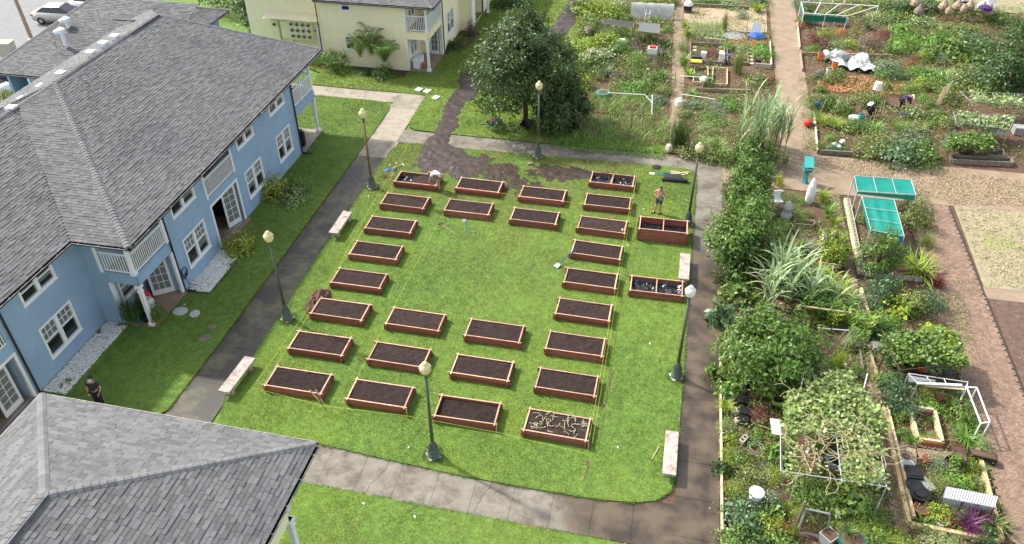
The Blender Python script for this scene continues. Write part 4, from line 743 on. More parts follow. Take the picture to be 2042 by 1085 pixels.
def liner_mesh(h, seed):
    nx, ny = 44, 22; X, Y = np.meshgrid(np.linspace(-HL+.02, HL-.02, nx), np.linspace(-HD+.02, HD-.02, ny), indexing='ij'); e = np.maximum(np.abs(X)/HL, np.abs(Y)/HD); Z = .06+np.abs(fbm(X*1.6+seed, Y, 4, 4)-.5)*.5+np.clip((e-.86)/.14, 0, 1)**1.5*(h-.2)
    i = np.arange(nx*ny).reshape(nx, ny); F = np.stack([i[:-1, :-1], i[1:, :-1], i[1:, 1:], i[:-1, 1:]], -1).reshape(-1, 4); return npmesh('liner', np.stack([X, Y, Z], -1).reshape(-1, 3), F, M['liner'])
soils = [soil_mesh(.38, s) for s in range(6)]
BOXES = []
def planter(x, y, deg, label, courses=2, fill='soil', k=0, dip=0, z=.035):
    BOXES.append((x, y)); t = thing('planter_box', label, 'planter box', (x, y, z), R(deg), 'redwood planter boxes on the courtyard lawn'); h = .18*courses
    for c in range(courses):
        top = c == courses-1
        for s in (-1, 1):
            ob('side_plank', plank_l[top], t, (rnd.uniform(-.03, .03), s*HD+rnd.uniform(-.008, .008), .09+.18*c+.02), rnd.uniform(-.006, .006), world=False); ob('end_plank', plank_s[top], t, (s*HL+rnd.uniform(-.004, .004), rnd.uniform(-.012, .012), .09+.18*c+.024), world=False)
            for q in (-1, 1): ob('corner_peg', peg, t, (s*(HL-.0), q*(HD+PW/2+.006) , .12+.18*c), world=False)
    H = h+.02
    if fill == 'soil': o = ob('soil', soils[k % 6] if courses == 2 else soil_mesh(h, 3), t, (0, 0, -dip), world=False)
    else:
        ob('liner', liner_mesh(H, k), t, world=False)
        ob('divider', MB().box((0, 0, H-.12), (.05, 2*HD-.05, .2), 0, 0, 1).mesh('divider', [M['wood'], M['woodtop']]), t, world=False)
        if fill == 'liner_sticks': ob('divider', MB().beam((-.12, -HD+.1, H-.12), (.02, HD-.12, H-.02), .045, .03).mesh('divider', M['woodtop']), t, world=False)
    return t
BX = [
 (-7.5, -7.84, 0, 'planter box at the lower left lawn corner with two stakes crossed over its front corner'), (-3.88, -7.86, .3, 'front row planter box left of the frontmost lamp'), (-7.51, -5.52, .1, 'left column planter box second from the front'), (-3.84, -5.5, -.4, 'planter box whose front corner is hidden by the globe of the frontmost lamp'),
 (-7.49, -3.13, 0, 'left column planter box just right of the dug sod pile'), (-3.85, -3.11, -.1, 'inner planter box facing the open lawn, right of the sod pile box'), (3.58, -.87, -.7, 'right column planter box fourth from the front'), (3.55, -3.27, -.3, 'right column planter box third from the front'), (3.54, -5.66, -.7, 'right column planter box right behind the sprout box'),
 (-7.46, 6.4, -.2, 'left column planter box right in front of the bending man'), (-7.47, 4.0, .8, 'left column planter box nearest the bench with the bottle'), (-7.45, 1.62, .1, 'left column planter box fifth from the front, yellow string at its corner'), (-3.79, 8.87, -.7, 'planter box in the wet mud right of the bending man'), (-3.82, 6.5, .1, 'darkest planter box with two shovels lying in front of it'),
 (3.61, 8.62, .3, 'planter box just in front of the upper black lined box, left of the shirtless man'), (3.59, 6.26, -1.4, 'planter box with a white cup on its right end'), (3.59, 3.94, -1.9, 'planter box with a blue handled shovel leaning on its left end'), (-.07, 8.68, -.2, 'back row planter box in the middle of the muddy ground'), (-.09, 6.35, -.3, 'planter box facing the open lawn with a pale stick at its left corner'),
 (-.13, -8.0, .9, 'front row planter box right of the frontmost lamp with sunken soil'), (-7.47, -.76, .2, 'left column planter box fourth from the front'), (3.6, 1.53, -.6, 'right column planter box level with the low black lined box'), (-.12, -5.55, .1, 'inner planter box directly behind the sunken front row box'), (-.13, -3.15, 0, 'inner planter box facing the open lawn, second row behind the sunken box')]
for k, (x, y, d, lb) in enumerate(BX): planter(x, y, d, lb, k=k, dip=.09 if 'sunken' in lb and 'right of' in lb else 0)
sp = planter(3.53, -8.05, -1.3, 'front right planter box full of curly white sprouts on dark soil', k=2)
planter(6.77, 1.58, 1.2, 'low planter box lined with shiny black plastic by the east path', fill='liner', k=1)
planter(6.77, 6.34, .9, 'tallest planter box, four planks high, lined with black plastic', courses=4, fill='liner', k=2)
planter(3.6, 11.04, -.6, 'topmost right planter box lined with black plastic and crossed sticks', fill='liner_sticks', k=3)
kb = planter(-7.46, 8.85, -.3, 'half filled planter box the man in the white shirt bends over', fill='liner', k=4)
for c in list(kb.children):
    if c.name.startswith('divider'): bpy.data.objects.remove(c)
nx, ny = 30, 20; X, Y = np.meshgrid(np.linspace(-.55, HL-.03, nx), np.linspace(-HD+.03, HD-.03, ny), indexing='ij'); Z = .33*np.clip((X+.6)/.8, 0, 1)**.7+(fbm(X, Y, 5, 4)-.5)*.1; i = np.arange(nx*ny).reshape(nx, ny)
ob('soil', npmesh('soil', np.stack([X, Y, Z], -1).reshape(-1, 3), np.stack([i[:-1, :-1], i[1:, :-1], i[1:, 1:], i[:-1, 1:]], -1).reshape(-1, 4), M['soil'], smooth=True), kb, world=False)
# uncut tufts against the boards
r = np.random.default_rng(8); pts = []
for bx, by in BOXES:
    k = 210; e = r.random(k); a = r.uniform(-1.28, 1.28, k); c = r.uniform(-.62, .62, k); lat = r.random(k) < .3; sg = np.where(r.random(k) < .5, -1, 1); pts.append(np.c_[np.where(lat, sg*(1.27+.05*e), a)+bx, np.where(lat, c, sg*(.60+.06*e))+by])
pts = np.concatenate(pts); pts = pts[fbm(pts[:, 0], pts[:, 1], 1.9) > .42]; k = len(pts); V, F = blades(np.c_[pts, np.full(k, .04)], r.uniform(0, 6.28, k), r.uniform(.06, .15, k), .016, r.uniform(.1, .9, k), r.uniform(.3, 1.1, k), 2); ob('grass_fringe', npmesh('grass_fringe', V, F, LM['lush']), label='uncut grass tufts against the boards of the redwood boxes', cat='grass', kind='stuff')
# sprouts
sm = []
for v in range(5):
    mb = MB(); a = 0; p = Vector((0, 0, 0)); pts = [p.copy()]
    for k in range(6): a += rnd.uniform(-.8, .8); p = p+Vector((math.cos(a)*.045, math.sin(a)*.045, rnd.uniform(-.002, .018))); pts.append(p.copy())
    mb.path(pts, .011, 5); sm.append(mb.mesh('sprout', LM['cream']))
for k in range(46): ob('sprout', sm[k % 5], sp, (rnd.uniform(-1.1, 1.1), rnd.uniform(-.46, .46), .375), rnd.uniform(0, 6.3), world=False)
for k, (x, y) in enumerate([(-.3, .4), (1.05, .35), (1.0, -.1), (1.12, .0), (-.75, -.2), (-.1, .35)]): V, F = crown(9, 4, .16, .45, rng, .2); ob('seedling', npmesh('seedling', V*np.array([.16, .16, .14])+np.array([x, y, .36]), F, LM['pale']), sp, world=False)

# ------------------------------------------------------------------ string lines and stakes
def stake(px, py, h, label, lean=(0, 0), w=.035, m='stick'):
    p = g(px, py, .03); ob('stake', MB().beam((0, 0, 0), (lean[0], lean[1], h), w, w*.6).mesh('stake', M[m]), loc=tuple(p), label=label, cat='stake', group='wooden stakes'); return p
def line(pts, label, m='string', r=.0045): return ob('string_line', MB().path([Vector(p) for p in pts], r, 4).mesh('string_line', M[m]), label=label, cat='string')
line([(-8.88, -8.4, .30), (-8.82, -3, .32), (-8.80, 3, .32), (-8.78, 8.3, .3)], 'yellow string stretched along the left column of planter boxes')
line([(-9.25, -8.2, .3), (-8.9, 0, .28), (-9.2, 6, .3), (-9.35, 13.2, .32)], 'thin outer string left of the left column boxes')
line([(5.0, -8.6, .3), (4.97, 2, .3), (4.95, 11.6, .35)], 'yellow string running down the right side of the right column boxes')
line([(4.87, -8.6, .45), (4.85, 6, .42), (4.95, 11.6, .5)], 'second thin string beside the right column boxes')
line([(-9.3, -8.6, .35), (-6.1, -8.9, .28), (-2.5, -8.75, .3), (1.3, -8.85, .3), (2.3, -9, .35), (4.9, -9.1, .2)], 'pale string along the front row of planter boxes')
line([(-5.2, -8.0, .3), (-5.15, 0, .3), (-5.1, 6, .25)], 'faint string crossing the lawn beside the second column')
line([(-8.9, 8.2, .42), (-2.5, 8.25, .40), (1.4, 8.1, .4), (2.3, 8.0, .4)], 'orange string across the back row of planter boxes', 'redstring', .011)
for a in ((520, 785, .38, 'short stake at the outer lower left corner box'), (687, 815, .42, 'stake at the left end of the second front box'), (812, 833, .5, 'stake at the right front corner of the second front box'), (990, 862, .55, 'stake at the right front corner of the sunken box'), (1038, 873, .55, 'stake left of the sprout box'), (1173, 895, .9, 'long stake at the right corner of the sprout box'), (1271, 378, 1.0, 'tall stake behind the topmost lined box'), (818, 318, .4, 'thin stake in the grass behind the bending man'), (1262, 430, .3, 'short stake tipped orange by the yellow string')): stake(*a)
q = g(640, 803, .03); ob('stake', MB().beam((0, 0, 0), (-.32, -.1, .75), .06, .03).mesh('stake', M['pale']), loc=tuple(q), label='wide slat leaning over the lower left planter box corner', cat='stake'); ob('stake', MB().beam((.1, 0, 0), (-.2, .15, .55), .05, .03).mesh('stake', M['woodtop']), loc=tuple(q), label='shorter slat crossing behind the wide one', cat='stake')

# ------------------------------------------------------------------ tools and litter on the lawn
def shovel(a, b, label, col, blade='greyp', za=.06, zb=.06, square=False):
    A, B = g(*a, za), g(*b, zb); d = (A-B).normalized(); t = thing('shovel', label, 'shovel', tuple(B)); w = .13 if not square else .15; s = Vector((-d.y, d.x, 0)).normalized()
    ob('handle', MB().tube(B, A-d*.28, .02, .02, 6).mesh('handle', M[col]), t); mb = MB(); e = A-d*.3
    v = [e+s*w*.8, e-s*w*.8, A-d*.08-s*w, A+d*(0 if not square else -.02)-s*w*(.9 if square else .1), A+d*(0 if not square else -.02)+s*w*(.9 if square else .1), A-d*.08+s*w]; v += [p+Vector((0, 0, .025)) for p in v]
    mb.add(v, [(0, 1, 2, 3, 4, 5), (11, 10, 9, 8, 7, 6)]+[(i, (i+1) % 6, 6+(i+1) % 6, 6+i) for i in range(6)]); mb.tube(e-d*.08, e+d*.08, .03, .02, 6); ob('blade', mb.mesh('blade', M[blade]), t); return t
shovel((873, 443), (911, 468), 'wooden handled shovel lying on the lawn before the darkest box', 'oldwood', 'mud'); shovel((924, 437), (937, 468), 'blue handled shovel lying beside the wooden one', 'bluep', 'metal'); shovel((1107, 534), (1149, 494), 'square blue handled shovel leaning on a planter box end', 'bluep', 'greyp', .06, .55, True)
shovel((789, 336), (777, 360), 'small hand shovel near the rusty lamp', 'pale', 'blackp')
def roll(a, b, r0, r1, m, label, name='roll'):
    A, B = g(*a, r0+.03), g(*b, r1+.03); return ob(name, MB().tube(A-Vector(g(*a, 0)), B-Vector(g(*a, 0)), r0, r1, 12).mesh(name, M[m]), loc=tuple(g(*a, 0)), label=label, cat=name.replace('_', ' '))
roll((1320, 358), (1371, 361), .09, .13, 'blackp', 'rolled black liner lying on the lawn by the right path', 'liner_roll'); mb = MB().beam((0, 0, 0), (.95, -.1, .12), .5, .02); ob('liner_sheet', mb.mesh('liner_sheet', M['blackp']), loc=tuple(g(1325, 350, .1)), label='loose flap of black liner on the roll', cat='liner')
mb = MB().lathe([(.0, .02), (.28, .03), (.26, .06), (.1, .09)], (0, 0, 0), 10); ob('rake_fan', mb.mesh('rake_fan', M['blackp']), loc=tuple(g(1309, 334, .04)), label='dark fan shaped rake head near the wood offcuts', cat='rake')
mb = MB().beam((0, 0, 0), (.36, 0, 0), .36, .03).beam((.3, .05, .03), (.6, .35, .04), .04, .03); ob('dustpan', mb.mesh('dustpan', M['greenp']), loc=tuple(g(1312, 345, .06)), rz=-.3, label='green plastic scoop on the lawn corner', cat='scoop'); mb = MB().box((0, 0, 0), (.3, .2, .02)); ob('paper_sheet', mb.mesh('paper_sheet', M['plastic']), loc=tuple(g(1300, 346, .07)), label='pale sheet beside the green scoop', cat='paper')
for k, (a, b) in enumerate([((1336, 341), (1372, 347)), ((1337, 345), (1366, 349)), ((1340, 347), (1374, 343))]):
    A, B = g(*a, .07+.02*k), g(*b, .07+.02*k); ob('wood_offcut', MB().beam((0, 0, 0), B-A, .09, .03).mesh('wood_offcut', M['pale']), loc=tuple(A), label=['longest pale board of the offcuts on the lawn corner', 'middle pale board of the offcuts on the lawn corner', 'board crossing on top of the offcuts'][k], cat='board', group='wood offcuts by the east path')
ob('cup', MB().lathe([(.03, 0), (.045, .12), (.04, .13)], (0, 0, 0), 10).mesh('cup', M['plastic']), loc=tuple(g(1241, 461, .41)), label='white cup standing on the planter box rim', cat='cup')
for px, py, lb in ((1296, 685, 'white sliver on the grass right of the right column'), (1232, 892, 'white scrap by the bare furrow in the lawn'), (735, 391, 'white plate on the grass beside the rusty lamp'), (790, 325, 'small white scrap above the rusty lamp'), (777, 329, 'tiny white scrap left of the other one'), (1283, 417, 'white bit near the shirtless man'), (815, 892, 'white scrap left of the frontmost lamp'), (827, 1030, 'white strip on the south lawn'), (725, 1004, 'white dot on the south lawn'), (368, 607, 'pale scrap beside the corner porch slab'), (1252, 489, 'white scrap at the yellow string')):
    ob('scrap', MB().box((0, 0, 0), (.1, .045, .015), .5).mesh('scrap', M['plastic']), loc=tuple(g(px, py, .07)), rz=rnd.uniform(0, 3), label=lb, cat='scrap', group='white scraps on the lawns')
ob('plastic_disc', MB().lathe([(.17, 0), (.18, .03), (.1, .05)], (0, 0, 0), 14).mesh('plastic_disc', M['bluep']), loc=tuple(g(773, 339, .05)), label='round blue lid on the grass by the rusty lamp', cat='lid')
ob('rake', MB().beam((0, 0, 0), (.5, .5, .05), .03, .03).beam((.4, .62, .05), (.6, .38, .05), .05, .03).mesh('rake', M['pale']), loc=tuple(g(783, 336, .05)), label='small rake lying near the blue lid', cat='rake')
ob('slat', MB().beam((0, 0, 0), (.22, .62, .02), .03, .02).mesh('slat', M['stick']), loc=tuple(g(1300, 915, .06)), label='thin stick on the grass beside the big right bench', cat='stick')
ob('pole_prop', MB().beam((0, 0, 0), (.45, 0, 1.5), .05, .04).mesh('pole_prop', M['oldwood']), loc=tuple(g(1060, 318, .05)), label='wooden prop leaning on the lamp before the red chair', cat='prop')
ob('brick_stack', MB().box((0, 0, .05), (.35, .18, .1), .5).mesh('brick_stack', M['brick']), loc=tuple(g(1057, 328, .04)), label='brown lump at the foot of the wooden prop', cat='brick')
# sod pile
def lump(cx, cy, rx, ry, h, name, m, label):
    nx = 26; X, Y = np.meshgrid(np.linspace(-1, 1, nx), np.linspace(-1, 1, nx), indexing='ij'); q = np.clip(1-X*X-Y*Y, 0, 1); Z_ = h*np.sqrt(q)*(.4+1.1*fbm(X+cx, Y+cy, 3.5, 4))*(q > 0)-.01; i = np.arange(nx*nx).reshape(nx, nx); k = q > 0; F = np.stack([i[:-1, :-1], i[1:, :-1], i[1:, 1:], i[:-1, 1:]], -1)[k[:-1, :-1] | k[1:, 1:]]
    V = np.stack([X*rx, Y*ry, Z_], -1).reshape(-1, 3); u_, inv = np.unique(F, return_inverse=True); return ob(name, npmesh(name, V[u_], inv.reshape(F.shape), m), loc=(cx, cy, .05), label=label, cat='sod')
lump(-8.95, -2.45, .5, .95, .42, 'dug_sod', M['earth'], 'lumpy brown earth of the sod pile beside the left lamp')
V, F = crown(60, 12, .10, .6, rng, .22, hollow=.2); V = V*np.array([.5, .9, .36]); ob('sod_pile', npmesh('sod_pile', V, F, mat('sod', (.16, .10, .045), .9, .4, 3, island=.35)), loc=(-8.95, -2.45, .04), rz=.1, label='pile of dug up brown sod beside the left lamp', cat='sod', kind='stuff')
V, F = crown(20, 8, .16, .7, rng, .22, hollow=.2); ob('sod_pile', npmesh('sod_pile', V*np.array([.5, .35, .2]), F, MATS['sod']), loc=tuple(g(768, 352, .04)), label='small heap of dug sod next to the rusty lamp', cat='sod', kind='stuff')
# stepping stones and utility lids
for k, (px, py, w, h, lb) in enumerate(((360, 622, .75, .5, 'grey stepping stone nearest the corner porch'), (389, 627, .5, .45, 'second stepping stone right of the first'), (424, 653, .4, .3, 'faint round stepping stone in the grass'), (409, 676, .55, .35, 'sunken stepping stone nearest the path'))):
    ob('stepping_stone', MB().lathe([(.5, 0), (.5, .05), (.46, .06)], (0, 0, 0), 7, sx=w, sy=h*1.3).mesh('stepping_stone', M['greywood' if k > 1 else 'kerb']), loc=tuple(g(px, py, .01 if k < 2 else -.005)), rz=.3*k, label=lb, cat='stone', group='stepping stones')
for px, py, lb in ((835, 180, 'left of two white square lids in the shaded lawn'), (852, 183, 'right of two white square lids in the shaded lawn'), (869, 196, 'raised white box lid at the edge of the dirt track')): ob('access_slab', MB().box((0, 0, .05), (.42, .5, .08)).mesh('access_slab', M['plastic']), loc=tuple(g(px, py, .03)), rz=-.3, label=lb, cat='lid', group='white utility lids')
# white gravel strips
def gravel(name, x0, x1, y0, y1, n, label, seed):
    r = np.random.default_rng(seed); x = r.uniform(x0, x1, n); y = r.uniform(y0, y1, n); k = (fbm(x, y, 1.6)+r.random(n)*.3 > .55-.1*(x-x0 < .5)); x, y = x[k], y[k]; n = len(x); s = r.uniform(.02, .045, n)
    B = np.array([(1, 0, 0), (0, 1, 0), (-1, 0, 0), (0, -1, 0), (0, 0, .8)]); a = r.uniform(0, 6.28, n); V = np.einsum('n,kj->nkj', s, B); c, si = np.cos(a)[:, None], np.sin(a)[:, None]; V = np.stack([V[..., 0]*c-V[..., 1]*si, V[..., 0]*si+V[..., 1]*c, V[..., 2]], -1)+np.stack([x, y, np.full(n, .05)], 1)[:, None]
    F = (np.arange(n)*5)[:, None, None]+np.array([(0, 1, 4), (1, 2, 4), (2, 3, 4), (3, 0, 4)])[None]; ob(name, npmesh(name, V.reshape(-1, 3), F.reshape(-1, 3), mat('white_gravel', (.78, .77, .72), .9, .1, 3, island=.25)), label=label, cat='gravel', kind='stuff')
gravel('white_gravel', -18.0, -16.9, -10.3, -5.75, 5200, 'white gravel strip under the window of the recessed blue wall', 1)
gravel('white_gravel', -15.6, -14.4, -2.9, .5, 4600, 'white gravel bed beside the hose on the blue wall', 2)
ob('lawn_edge_strip', MB().beam((-15.6, -3.05, .04), (-14.3, -2.9, .04), .05, .08).beam((-14.3, -2.9, .04), (-14.2, -.4, .04), .05, .05).mesh('lawn_edge_strip', M['rust']), label='thin dark edging round the gravel bed beside the hose', cat='edging')
# ------------------------------------------------------------------ people
def skinned(J, E_, name='tmp', sub=1):
    bm = bmesh.new(); sk = bm.verts.layers.skin.verify(); ks = list(J); vs = {k: bm.verts.new(J[k][:3]) for k in ks}
    for a, b in E_: bm.edges.new((vs[a], vs[b]))
    me = bpy.data.meshes.new(name)
    for i, k in enumerate(ks): vs[k][sk].radius = (J[k][3], J[k][3]); vs[k][sk].use_root = (i == 0)
    bm.to_mesh(me); bm.free(); o = bpy.data.objects.new(name, me); COL.objects.link(o); o.modifiers.new('s', 'SKIN'); q = o.modifiers.new('u', 'SUBSURF'); q.levels = q.render_levels = sub
    dg = bpy.context.evaluated_depsgraph_get(); r = bpy.data.meshes.new_from_object(o.evaluated_get(dg)); out = ([tuple(v.co) for v in r.vertices], [tuple(p.vertices) for p in r.polygons])
    bpy.data.objects.remove(o); bpy.data.meshes.remove(r); return out
RAD = dict(pel=.125, spn=.115, chs=.135, nck=.055, hd=.07, sh=.07, el=.045, wr=.032, hp=.09, kn=.062, an=.042, to=.036)
def figure(label, loc, rz, J, top, legs, shoes='black', top_long=False, legs_long=True, hair='hair', hat=None, extra=None, scale=1.):
    t = thing('person', label, 'person', loc, rz); t.scale = (scale,)*3
    full = {}
    for k, v in J.items():
        if k[:2] in ('sh', 'el', 'wr', 'hp', 'kn', 'an', 'to'): full[k] = (*v, RAD[k[:2]])
        else: full[k] = (*v, RAD[k])
    E_ = [('pel', 'spn'), ('spn', 'chs'), ('chs', 'nck'), ('nck', 'hd')]
    for s in 'LR': E_ += [('chs', 'sh'+s), ('sh'+s, 'el'+s), ('el'+s, 'wr'+s), ('pel', 'hp'+s), ('hp'+s, 'kn'+s), ('kn'+s, 'an'+s), ('an'+s, 'to'+s)]
    order = ['pel']+[k for k in full if k != 'pel']; b = MB().add(*skinned({k: full[k] for k in order}, E_))
    hd, nk = Vector(J['hd']), Vector(J['nck']); up = (hd-nk).normalized(); face = Vector((0, 1, 0)); face = (face-up*face.dot(up)); face = (face if face.length > .2 else Vector((0, 0, -1))).normalized(); side = face.cross(up)
    def ell(c, rx, ry, rz_, mi=0, lo=-1.0, n=12, m=8, mb=None):
        vs = []
        for j in range(m+1):
            q = lo+(1-lo)*j/m; rr = math.sqrt(max(0, 1-q*q))+.001
            for i in range(n): a = 2*math.pi*i/n; vs.append(c+side*(rx*rr*math.cos(a))+face*(ry*rr*math.sin(a))+up*(rz_*q))
        return (mb or b).add(vs, [(j*n+i, j*n+(i+1) % n, (j+1)*n+(i+1) % n, (j+1)*n+i) for j in range(m) for i in range(n)]+[tuple(range(n))[::-1], tuple(range(m*n, m*n+n))], mi)
    ell(hd, .075, .09, .115); b.beam(hd+face*.085+up*.02, hd+face*.108-up*.015, .022, .03); b.beam(hd+face*.086-up*.05-side*.02, hd+face*.086-up*.05+side*.02, .012, .012, 1)
    for s in (-1, 1): b.box(tuple(hd+side*(.078*s)), (.02, .03, .05)); b.box(tuple(hd+face*.083+side*(.03*s)+up*.02), (.016, .014, .01), 0, 1)
    for s in 'LR':
        w, e = Vector(J['wr'+s]), Vector(J['el'+s]); d = (w-e).normalized(); a = d.orthogonal().normalized(); c = d.cross(a); b.beam(w, w+d*.085, .075, .03)
        for i in range(4): p = w+d*.08+(d.cross(Vector((0, 0, 1))).normalized() if abs(d.z) < .95 else Vector((0, 1, 0)))*((i-1.5)*.02); b.path([p, p+d*(.035+.006*(i in (1, 2))), p+d*.06-c*.014], [.009, .008, .006], 5)
        q = w+d*.03; b.path([q, q+d*.035+a*.04, q+d*.06+a*.045], [.012, .010, .007], 5)
    ob('body', b.mesh('body', [M['skin'], M['hair']], True), t, world=False)
    def cloth(name, keys, edges, grow, m, cut={}):
        K = {k: (*(Vector(full[k][:3]) if k not in cut else Vector(full[k][:3]).lerp(Vector(full[cut[k][0]][:3]), cut[k][1])), full[k][3]+grow) for k in keys}; v, f = skinned(K, edges); mb = MB().add(v, f); ob(name, mb.mesh(name, M[m], True), t, world=False)
    if top:
        k = ['chs', 'spn', 'pel', 'shL', 'shR', 'elL', 'elR']; e = [('pel', 'spn'), ('spn', 'chs'), ('chs', 'shL'), ('chs', 'shR'), ('shL', 'elL'), ('shR', 'elR')]; cut = {} if top_long else {'elL': ('shL', .35), 'elR': ('shR', .35)}
        if top_long: k += ['wrL', 'wrR']; e += [('elL', 'wrL'), ('elR', 'wrR')]; cut = {'wrL': ('elL', .1), 'wrR': ('elR', .1)}
        cloth('shirt', k, e, .022, top, cut)
    k = ['pel', 'hpL', 'hpR', 'knL', 'knR']; e = [('pel', 'hpL'), ('pel', 'hpR'), ('hpL', 'knL'), ('hpR', 'knR')]; cut = {'knL': ('hpL', .12), 'knR': ('hpR', .12)}
    if legs_long: k += ['anL', 'anR']; e += [('knL', 'anL'), ('knR', 'anR')]; cut = {}
    cloth('trousers' if legs_long else 'shorts', k, e, .026, legs, cut)
    for s in 'LR': a, q = Vector(J['an'+s]), Vector(J['to'+s]); d = (q-a); d.z = 0; d.normalize(); mb = MB().beam(Vector((a.x, a.y, .035))-d*.06, Vector((q.x, q.y, .03))+d*.06, .095, .07).beam(Vector((a.x, a.y, .07))-d*.05, Vector((a.x, a.y, .075))+d*.05, .08, .06); ob('shoe', mb.mesh('shoe', M[shoes]), t, world=False)
    if hair: mb = MB(); ell(hd-face*.012+up*.012, .085, .096, .118, 0, -.35, mb=mb) if False else None; mb = MB(); ell(hd-face*.018+up*.014, .086, .092, .118, 0, -.1, mb=mb); ob('hair', mb.mesh('hair', M[hair], True), t, world=False)
    if hat:
        c = hd+up*.045; mb = MB(); n = 16; br = .2 if hat != 'navy' else .105
        ring = lambda r, h: [c+side*(r*math.cos(2*math.pi*i/n))+face*(r*math.sin(2*math.pi*i/n))+up*h for i in range(n)]
        vs = ring(br, -.01)+ring(.105, .0)+ring(.1, .06)+ring(.06, .1)+ring(.005, .105)
        mb.add(vs, [(j*n+i, j*n+(i+1) % n, (j+1)*n+(i+1) % n, (j+1)*n+i) for j in range(4) for i in range(n)])
        if hat == 'navy': mb.beam(c+face*.08+up*.02, c+face*.15+up*.02, .13, .015)
        ob('hat', mb.mesh('hat', M[hat], False), t, world=False)
    if extra: extra(t, hd, face, up, side)
    return t
STAND = dict(pel=(0, 0, .95), spn=(0, .01, 1.13), chs=(0, 0, 1.32), nck=(0, 0, 1.47), hd=(0, .02, 1.61), shL=(-.18, 0, 1.40), elL=(-.25, -.02, 1.12), wrL=(-.24, .08, .88), shR=(.18, 0, 1.40), elR=(.25, -.02, 1.12), wrR=(.24, .08, .88), hpL=(-.09, 0, .9), knL=(-.1, .03, .5), anL=(-.11, 0, .09), toL=(-.13, .14, .04), hpR=(.09, 0, .9), knR=(.1, .03, .5), anR=(.11, 0, .09), toR=(.13, .14, .04))
BEND = dict(pel=(0, -.14, .92), spn=(0, .03, 1.03), chs=(0, .24, 1.07), nck=(0, .38, 1.06), hd=(0, .51, 1.02), shL=(-.17, .31, 1.05), elL=(-.2, .40, .78), wrL=(-.16, .50, .54), shR=(.17, .31, 1.05), elR=(.2, .40, .78), wrR=(.18, .46, .56), hpL=(-.09, -.12, .88), knL=(-.1, .0, .5), anL=(-.11, -.08, .09), toL=(-.11, .07, .04), hpR=(.09, -.12, .88), knR=(.1, .1, .5), anR=(.11, .12, .09), toR=(.11, .27, .04))
SQUAT = dict(pel=(0, -.14, .3), spn=(0, -.05, .45), chs=(0, .08, .62), nck=(0, .15, .75), hd=(0, .22, .88), shL=(-.17, .1, .7), elL=(-.22, .3, .5), wrL=(-.12, .46, .36), shR=(.17, .1, .7), elR=(.22, .3, .5), wrR=(.12, .46, .36), hpL=(-.1, -.12, .28), knL=(-.17, .26, .42), anL=(-.13, .0, .09), toL=(-.15, .15, .04), hpR=(.1, -.12, .28), knR=(.17, .26, .42), anR=(.13, .0, .09), toR=(.15, .15, .04))
P = g(1312, 424, .05); d = dict(STAND); d.update(elL=(-.3, .06, 1.18), wrL=(-.15, .15, 1.36), elR=(.36, -.08, 1.17), wrR=(.17, .06, 1.02), knR=(.13, .05, .5), anR=(.2, .08, .09), toR=(.24, .22, .04), nck=(0, .01, 1.47), hd=(-.02, .06, 1.60))
figure('shirtless man in dark shorts standing on the grass, one hand at his chin', tuple(P), R(165), d, None, 'slate', legs_long=False)
P = g(876, 379, .05)
figure('man in white shirt and khaki trousers bending over the half filled planter box', tuple(P), R(82), dict(BEND), 'shirt', 'khaki', shoes='bark', scale=1.03)
def mk(t, hd, face, up, side): ob('face_mask', MB().beam(hd+face*.06-up*.035, hd+face*.105-up*.04, .12, .09).mesh('face_mask', M['mask']), t, world=False)
P = g(204, 812, .05); d = dict(STAND); d.update(hd=(0, -.055, 1.59), elL=(-.27, -.05, 1.12), wrL=(-.2, .1, .93), elR=(.3, -.04, 1.13), wrR=(.2, .12, .93))
figure('man with face mask, dark polo shirt and cap standing behind the near roof edge', tuple(P), R(190), d, 'navy', 'black', hat='navy', extra=mk)
P = g(1795, 222, .05); figure('woman in straw hat, purple top and black trousers bending over garden plants', tuple(P), R(-75), dict(BEND), 'purple', 'black', hat='hat', top_long=True)
P = g(1736, 232, .05); figure('gardener in black with a white hat crouching among bamboo stakes', tuple(P), R(100), dict(SQUAT), 'black', 'black', hat='shirt', top_long=True)
# ------------------------------------------------------------------ trees
def tree(px, py, rad, h, label, kind='tree', trunk=.14, leaf=.16, n=520, per=22, shape='dome', base=.25, loc=None, seed=1, split=4, group='small trees by the east path', droop=.3):
    P = Vector(loc) if loc else g(px, py, 0); r = np.random.default_rng(seed); t = thing('tree', label, 'tree', tuple(P), 0, group)
    V, F = crown(int(n*.55), int(per*1.75), leaf/rad, .42, r, .075 if rad > 2.5 else .095, shape, hollow=.35, droop=droop, asp=h*(1-base)/rad); V = V*rad+np.array([0, 0, h*base]); ob('crown', npmesh('crown', V, F, LM[kind]), t, world=False)
    mb = MB(); mb.path([(0, 0, 0), (.05, .03, h*base*.8), (0, .05, h*.45)], [trunk, trunk*.85, trunk*.6], 9)
    for i in range(split+3):
        a = i*2.4+seed; z = h*(base*.7+.06*i); e = Vector((math.cos(a)*rad*.62, math.sin(a)*rad*.62, h*(.5+.06*(i % 4)))); m = Vector((math.cos(a)*rad*.28, math.sin(a)*rad*.28, (z+e.z)/2-.05*h))
        mb.path([(0, 0, z), m, e], [trunk*.5, trunk*.35, trunk*.12], 6)
        for j in (-1, 1): b = a+j*.6; mb.path([m, Vector((math.cos(b)*rad*.7, math.sin(b)*rad*.7, h*(.6+.1*(i % 3))))], [trunk*.25, trunk*.08], 5)
    mb.tube((0, 0, h*.45), (0, 0, h*.9), trunk*.55, trunk*.12, 7); ob('trunk', mb.mesh('trunk', M['bark']), t, world=False); return t
